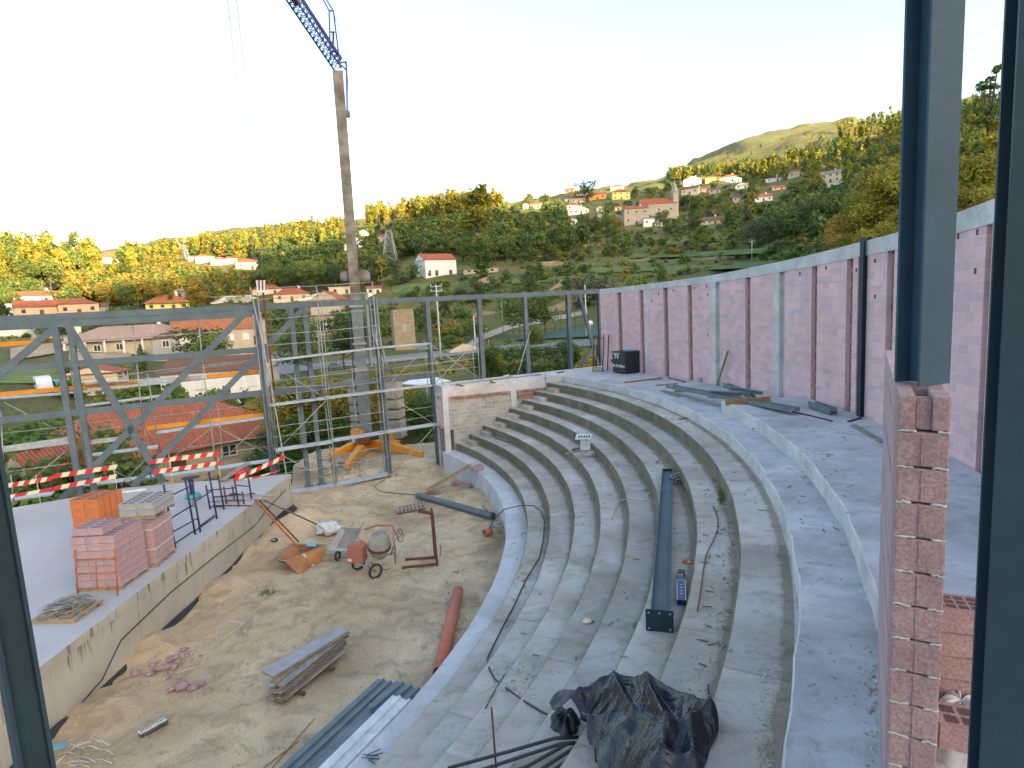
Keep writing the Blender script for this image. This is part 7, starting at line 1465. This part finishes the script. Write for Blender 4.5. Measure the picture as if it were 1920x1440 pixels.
proto('tall_y','tall','leaf_yellow',6500,.0105,120,'leafy_tree'); proto('tall_g','tall','leaf_deep',6500,.0105,130,'leafy_tree'); proto('tall_a','tall','leaf_autumn',6500,.0105,140,'leafy_tree')
used=set(); NT=0
def put(key,p,h,label,group,cat=None,sx=1.):
    global NT; NT+=1; k=random.randrange(3); src=PR[key][k]; cat=cat or ('bush' if 'bush' in key else 'tree')
    if (key,k) not in used: used.add((key,k)); o=src
    else: o=copy_tree(src)
    o.location=(p[0],p[1],p[2]-.02*h); o.rotation_euler=(0,0,random.uniform(0,6.3)); s=h*random.uniform(.92,1.08); o.scale=(s*sx,s*sx,s); tag(o,label,cat,group); return o
HB=[(x,y,w,h) for x,y,w,h,*_ in V_]+[(828,517,66,40),(902,512,66,10),(1236,408,64,60),(1194,421,46,36),(1225,424,36,14),(238,666,180,34),(400,657,125,45),(455,648,70,50),(316,581,64,18),(150,591,52,22),(80,593,66,20),(72,573,55,18),(33,592,28,16),(212,494,44,14),(362,489,14,6),(385,492,28,9),(412,497,26,9),(433,494,22,8),(463,505,34,14),(483,500,20,12),(548,565,60,14),(502,552,48,9),(640,553,40,13),(702,552,26,11),(612,573,52,14),(670,464,22,12),(682,441,16,6),(722,452,24,8),(734,505,26,20),(757,640,38,56),(605,640,45,44),(1410,486,6,20),(345,487,16,20),(652,470,12,10),(338,560,22,12)]
def clear(px,py,tall):
    for x,y,w,h in HB:
        if abs(px-x)<w/2+5 and y-3<py<y+tall*.95: return False
    return True
LOW={}
def lowproto(kind,n,size,seed):
    rg=np.random.default_rng(seed); return leafset(crown_clumps(kind,rg),n,size,rg)
for k in ('oak','euc','pine','bush'): LOW[k]=[lowproto(k,{'oak':230,'euc':150,'pine':150,'bush':150}[k],{'oak':.05,'euc':.042,'pine':.05,'bush':.11}[k],200+i) for i in range(4)]
LM={'oak_d':('oak','leaf_dark'),'oak_m':('oak','leaf_mid'),'oak_y':('oak','leaf_autumn'),'euc_y':('euc','leaf_yellow'),'euc_m':('euc','leaf_mid'),'pine':('pine','leaf_dark'),'bush_m':('bush','leaf_mid'),'bush_y':('bush','leaf_autumn'),'bush_d':('bush','leaf_deep'),'olive':('bush','leaf_olive')}
ACC={}
def acc(key,p,h):
    kind,m=LM[key]; V,F=LOW[kind][random.randrange(4)]; a=random.uniform(0,6.3); c,s=math.cos(a),math.sin(a); X=V[:,0]*c-V[:,1]*s;Y=V[:,0]*s+V[:,1]*c
    ACC.setdefault(m,[]).append(np.stack([X*h+p[0],Y*h+p[1],V[:,2]*h+p[2]-.04*h],1))
KN={'oak_d':'dark green round','oak_m':'mid green round','oak_y':'golden-brown autumn','euc_y':'tall yellow-green','euc_m':'tall thin green','pine':'dark pointed pine','cyp':'dark narrow cypress','bush_m':'green','bush_y':'yellow-brown','bush_d':'deep green','olive':'grey-green olive','tall_y':'bushy yellow-leaved','tall_g':'bushy deep green','tall_a':'bushy autumn-tinted'}
ORD=['first','second','third','fourth','fifth','sixth','seventh','eighth','ninth','tenth','eleventh','twelfth','thirteenth','fourteenth','fifteenth','sixteenth','seventeenth','eighteenth','nineteenth','twentieth']
def ordn(i,n):
    if n==1: return 'the only one'
    if i==0: return 'leftmost'
    if i==n-1: return 'rightmost'
    return (ORD[i]+' from left') if i<20 else 'far right'
def zone(top,bot,nind,nst,kinds,hr,where,tallpx=22,seed=0):
    rr=random.Random(seed+int(top[0][0])); xa=[t[0] for t in top]; xb=[b[0] for b in bot]
    items=[]
    for i in range((nind+nst)*3):
        if len(items)>=nind+nst: break
        px=rr.uniform(xa[0],xa[-1]); y0=float(np.interp(px,xa,[t[1] for t in top])); y1=float(np.interp(px,xb,[b[1] for b in bot])); py=y0+(y1-y0)*rr.random()
        q=TH(px,py)
        if q is None: continue
        k_=rr.choices([k for k,_ in kinds],[w for _,w in kinds])[0]; h_=rr.uniform(*hr); he=h_*(.5 if 'bush' in k_ or k_=='olive' else 1.05)
        if not clear(px,py,he*FPX/math.hypot(q[0],q[1])): continue
        items.append((py,q,k_,h_,px))
    items.sort(key=lambda t:-t[0])
    ind=items[:nind]; rank={}
    for t in sorted(ind,key=lambda t:t[4]): rank.setdefault(t[2],[]).append(t[4])
    for i,(py,q,k,h,px) in enumerate(items):
        noun=('' if k=='olive' else '')+('bush' if 'bush' in k else ('tree' if k!='pine' and k!='cyp' else ''))
        if i<nind: put(k,q,h*(.45 if 'bush' in k or k=='olive' else 1),('%s %s %s, %s'%(KN[k],noun,where,ordn(rank[k].index(px),len(rank[k])))).replace('  ',' ').replace(' ,',','),'%ss %s'%(KN[k]+' '+noun if noun else KN[k],where))
        else: acc(k if k in LM else 'oak_m',q,h*(.45 if 'bush' in k or k=='olive' else 1))
zone([(0,500),(60,496),(120,490),(200,494),(258,505)],[(0,560),(258,540)],26,120,[('euc_y',5),('euc_m',2),('oak_m',1)],(13,21),'on the sunlit ridge at far left',40,1)
zone([(250,492),(350,470),(500,446),(640,428)],[(250,515),(350,500),(500,488),(640,470)],16,420,[('euc_y',4),('euc_m',1),('oak_y',1),('pine',1)],(10,16),'on the far sunlit ridge left of the crane mast',18,2)
zone([(130,505),(300,500),(500,500)],[(130,575),(300,585),(500,565)],16,360,[('oak_y',4),('bush_y',3),('oak_m',3),('euc_y',1)],(6,12),'on the middle slope at left',24,3)
zone([(0,548),(60,552),(150,560)],[(0,610),(60,600),(150,615)],4,40,[('oak_m',2),('bush_m',3)],(5,9),'around the villas at far left',20,31)
zone([(480,470),(640,450),(730,445)],[(480,548),(640,548),(730,540)],18,230,[('oak_d',5),('oak_m',4),('oak_y',1)],(9,14),'on the shaded slope beside the crane mast',30,4)
zone([(690,415),(800,402),(900,392),(960,392)],[(690,445),(800,425),(900,415),(960,405)],20,170,[('euc_y',6),('oak_y',2),('euc_m',1)],(13,22),'along the skyline right of the crane',26,5)
zone([(720,440),(900,415),(1100,400)],[(720,500),(800,480),(900,500),(1100,470)],22,380,[('oak_d',6),('oak_m',4),('oak_y',1),('pine',1)],(9,14),'in the dark wood above the white farmhouse',28,6)
zone([(960,385),(1100,378),(1250,352),(1440,335)],[(960,420),(1100,440),(1250,440),(1440,430)],18,230,[('oak_m',4),('oak_d',4),('bush_m',3),('oak_y',1),('olive',2)],(6,11),'among the village houses',16,7)
zone([(960,450),(1100,445),(1300,425),(1560,400)],[(960,500),(1300,478),(1560,480)],22,230,[('bush_m',6),('oak_d',2),('oak_m',2),('bush_y',3),('olive',2)],(5,9),'in the scrub below the church',18,8)
zone([(1250,338),(1340,330),(1450,312),(1560,275),(1700,250),(1880,235)],[(1250,345),(1340,335),(1450,340),(1560,370),(1700,400),(1880,400)],26,760,[('euc_y',7),('oak_d',1),('pine',1),('euc_m',3)],(8,14),'on the wooded mountainside at right',16,9)
zone([(1340,290),(1450,262),(1560,252)],[(1340,320),(1450,300),(1560,285)],0,40,[('euc_y',4),('pine',1)],(6,9),'on the mountain',10,10)
zone([(1570,246),(1700,222),(1900,212)],[(1570,275),(1700,262),(1900,250)],6,190,[('euc_y',3),('euc_m',2)],(9,17),'on the skyline of the right mountain',20,11)
zone([(1440,360),(1560,345),(1700,380)],[(1440,480),(1560,460),(1700,430)],10,120,[('oak_d',4),('oak_m',3),('oak_y',2)],(8,13),'on the slope left of the near steel column',30,12)
zone([(730,520),(900,520),(1120,505)],[(730,560),(960,580),(1120,545)],10,70,[('bush_m',3),('bush_d',2),('oak_d',2),('olive',1)],(4,8),'on the green terraces at centre',14,13)
zone([(1000,500),(1150,495),(1540,470)],[(1000,540),(1150,535),(1540,490)],8,70,[('bush_m',3),('bush_d',3),('bush_y',1)],(3,7),'on the terrace above the curved wall',12,14)
zone([(0,600),(130,620),(330,600),(480,600)],[(0,650),(130,640),(330,640),(480,640)],8,60,[('oak_d',3),('bush_m',3),('oak_m',2)],(4,8),'between the bungalows in the valley',20,15)
zone([(490,585),(560,600),(690,600),(900,580)],[(490,650),(560,660),(690,660),(900,650)],12,90,[('oak_m',2),('bush_d',3),('bush_y',3),('oak_d',2)],(4,8),'between the stone ruins and the road',24,16)
zone([(120,690),(260,700),(480,760)],[(120,760),(260,770),(480,790)],6,50,[('bush_m',3),('bush_d',2),('bush_y',1)],(4,7),'in the gardens before the warehouse',20,17)
HB+=[(x,y,6,50) for x,y in ((1410,486),)]
# named nearby trees and hedges
def near(key,px,D,pyt,label,grp=None,sx=1.,dz=0):
    b=GD(px,D); b[2]+=dz; h=max(1.5,VT(b,px,pyt)-b[2]); 
    return put(key,b,h*.98,label,grp,sx=sx)
for k,(px,D,pyt,key,sx) in enumerate(((905,54,645,'tall_g',1.5),(925,56,640,'tall_y',1.4),(950,53,636,'tall_g',1.6),(975,55,632,'tall_g',1.5),(1000,54,636,'tall_g',1.6),(1028,53,632,'tall_g',1.6),(1052,52,634,'tall_g',1.6),(1075,52,640,'tall_g',1.5),(1098,50,655,'tall_y',1.4),(1115,52,640,'tall_g',1.4))):
    near(key,px,D,pyt,'%s hedge shrub just behind the steel frame posts, %s'%(KN[key],('first','second','third','fourth','fifth','sixth','seventh','eighth','ninth','last')[k]+' from the left'),'hedge shrubs behind the steel frame',sx)
for k,(px,D,pyt,key,sx) in enumerate(sorted(((768,47,735,'tall_g',1.6),(795,46,750,'tall_g',1.7),(752,50,745,'tall_y',1.3),(780,44,800,'tall_g',1.6),(640,50,700,'tall_a',1.8),(610,48,712,'tall_a',1.8),(580,50,700,'tall_a',1.7),(548,52,692,'tall_g',1.6),(525,47,720,'tall_a',1.6),(560,45,760,'tall_g',1.9),(590,44,780,'tall_g',1.9),(625,45,770,'tall_g',1.8),(652,47,740,'tall_a',1.6),(535,44,810,'tall_g',1.9),(575,43,815,'tall_g',2.0),(615,43,812,'tall_g',2.0),(725,48,730,'tall_a',1.5),(508,60,700,'tall_a',1.5),(690,55,690,'tall_a',1.6),(750,60,690,'tall_a',1.4)))):
    near(key,px,D,pyt,'%s shrub %s, %s'%(KN[key],('behind the ballast blocks' if px>720 else 'on the overgrown slope behind the scaffold'),ordn(k,20)),'shrubs on the overgrown slope behind the scaffold',sx)
for k,(px,D,pyt,key,sx) in enumerate(sorted(((25,42,815,'bush_d',1.2),(55,46,795,'bush_m',1.2),(95,52,790,'bush_d',1.1),(10,50,770,'bush_d',1.2),(40,60,760,'bush_d',1.2),(80,64,765,'bush_m',1.2),(120,68,770,'bush_d',1.2),(190,74,762,'bush_m',1.2),(470,50,800,'tall_g',1.5),(490,46,850,'tall_g',1.6),(430,60,760,'tall_g',1.3),(250,64,765,'bush_m',1.2),(300,74,755,'oak_m',1.0),(160,60,790,'bush_y',1.0),(20,36,870,'bush_m',1.1),(60,38,890,'bush_m',1.1),(330,70,770,'bush_d',1.0),(395,72,762,'bush_m',1.0)))):
    near(key,px,D,pyt,'%s %s, %s'%(KN[key],('shrub on the grassy bank at far left' if px<150 else 'shrub beside the near tiled roofs'),ordn(k,18)),'shrubs by the near roofs',sx)
for px,D,pyt,key,lb,sx in ((905,300,345,'euc_y','tallest sunlit yellow tree on the skyline right of the crane mast',1.3),(1107,510,334,'oak_d','big dark rounded tree alone on the village skyline',1.3),(1247,330,390,'oak_d','dark round tree in front of the church wing',1.1),(913,215,440,'cyp','dark conical cypress behind the white farmhouse outbuilding',1.6),(985,118,540,'oak_d','dark broad tree behind the second tall frame post',1.3),(640,88,565,'oak_d','dark conifer-like tree just left of the crane mast',1.3),(1020,118,548,'oak_d','dark tree behind the frame near the court',1.2),(965,150,548,'bush_m','rounded green tree on the terrace at centre',1.1),(996,96,600,'bush_m','small round bush beside the farm track by the frame post',.9),(865,190,528,'olive','grey-green olive tree below the farmhouse at centre',1.2),(1105,150,500,'olive','grey-green tree above the right end of the frame',1.2),(1200,130,505,'bush_m','bright green rounded bush just above the curved wall',1.2),(1243,135,490,'cyp','small dark cypress just above the curved wall',1.2),(745,240,478,'oak_d','dark green tree right of the lattice pylon',1.0),(568,100,575,'oak_d','dark tree behind the scaffold guard rails',1.1),(362,128,598,'oak_d','dark green tree left of the stone house behind the steel top beam',1.3),(395,122,602,'oak_m','green tree next to the stone house behind the steel top beam',1.2),(258,128,648,'cyp','bright conical garden tree before the cream bungalow',2.2),(1440,230,395,'olive','grey leafless-looking tree on the right slope',1.2)):
    near(key,px,D,pyt,lb,None,sx)
# big near yellow-green trees behind the curved wall
k=0
for px,D,pyt in sorted(((1570,95,400),(1600,100,350),(1640,96,330),(1668,104,290),(1625,110,300),(1690,96,300),(1720,100,280),(1760,98,300),(1800,92,290),(1840,90,270),(1870,94,300),(1580,90,440),(1615,84,425),(1655,82,405),(1690,86,390),(1800,80,350),(1835,78,340),(1865,82,350),(1550,100,430),(1900,80,320))):
    k+=1; key=('tall_y','tall_y','tall_a','tall_y')[k%4]; near(key,px,D,pyt,'%s tree rising behind the curved wall, %s'%(KN[key],ordn(k-1,20)),'leafy trees behind the curved wall',1.25)
near('lone',1836,170,124,'lone tall thin tree silhouetted between the two right steel columns',None,1.)
for k in PR:
    for i,o in enumerate(PR[k]):
        if (k,i) not in used:
            for ch in list(o.children): bpy.data.objects.remove(ch)
            bpy.data.objects.remove(o)
nm_={'leaf_dark':('dark_woodland','mass of dark green broadleaf trees covering the shaded slopes'),'leaf_mid':('green_woodland','mass of mid green trees covering the slopes'),'leaf_autumn':('autumn_woodland','mass of golden-brown trees and bushes on the slopes'),'leaf_yellow':('eucalyptus_woodland','mass of yellow-green eucalyptus on the sunlit ridges'),'leaf_deep':('green_scrub','mass of deep green scrub on the terraces'),'leaf_olive':('olive_scrub','mass of grey-green olive scrub on the slopes')}
for m,L in ACC.items():
    V=np.concatenate(L); tag(arrays(nm_[m][0],V,np.arange(len(V)).reshape(-1,4),[m]),nm_[m][1],'woodland',kind='stuff')
# low undergrowth covering the valley side
rg=np.random.default_rng(77); n=9000; az=np.radians(rg.uniform(-44,44,n)); D=36*np.exp(rg.random(n)*math.log(620/36.)); x=D*np.sin(az);y=D*np.cos(az); keep=(vnoise(x/22.,y/22.,40)+.6*vnoise(x/7.,y/7.,41)>-.10)
for px,py,w,h in HB:
    q=TH(px,py)
    if q is not None: keep&=(np.hypot(x-q[0],y-q[1])>max(6,w*math.hypot(q[0],q[1])/FPX*.6))
for (xa,ya),(xb,yb),r_ in ((TH(470,700)[:2],TH(800,668)[:2],7),(TH(800,668)[:2],TH(1140,642)[:2],7),(TH(870,652)[:2],TH(1120,580)[:2],4),(TH(970,625)[:2],TH(1125,622)[:2],9),(TH(0,705)[:2],TH(110,705)[:2],14),(TH(20,665)[:2],TH(250,670)[:2],10),(TH(735,540)[:2],TH(860,540)[:2],8),(TH(1240,455)[:2],TH(1400,445)[:2],6),(TH(1180,481)[:2],TH(1440,471)[:2],5),(TH(960,529)[:2],TH(1120,519)[:2],5),(TH(1000,516)[:2],TH(1200,505)[:2],4),(TH(1200,505)[:2],TH(1450,496)[:2],4)):
    ax,ay=xb-xa,yb-ya; t=np.clip(((x-xa)*ax+(y-ya)*ay)/(ax*ax+ay*ay),0,1); keep&=(np.hypot(x-xa-t*ax,y-ya-t*ay)>r_)
# keep the building site itself free
keep&=~((x>-14)&(x<12)&(y<44)); keep&=~(((x-P0[0])*NN[0]+(y-P0[1])*NN[1])<3)
x,y,D=x[keep],y[keep],D[keep]; z=hz(x,y); m=18; base_,_=leafset([((0,0,.35),(.8,.8,.5))],m,.30,rg)
S=np.clip(.25+D*.0042,.35,2.2)*rg.uniform(.5,1.5,len(x)); UV_=[[],[],[]]
pr=[leafset([((0,0,.3),(.85,.85,.5)),((.4,.3,.3),(.4,.4,.4))],m,.34,rg)[0] for _ in range(6)]
for i in range(len(x)): UV_[int((vnoise(x[i]/40.,y[i]/40.,44)+rg.normal()*.35)*1.6+1.5)%3 if True else 0].append(pr[i%6]*S[i]+np.array([x[i],y[i],z[i]-.1]))
for L,mt,nm,lb in zip(UV_,('leaf_mid','leaf_autumn','leaf_deep'),('undergrowth','dry_undergrowth','low_undergrowth'),('green undergrowth and weeds covering the valley slopes','dry brown-gold undergrowth covering the valley slopes','deep green ground scrub covering the valley slopes')):
    V=np.concatenate(L); tag(arrays(nm,V,np.arange(len(V)).reshape(-1,4),[mt]),lb,'undergrowth',kind='stuff')
print('trees',NT)
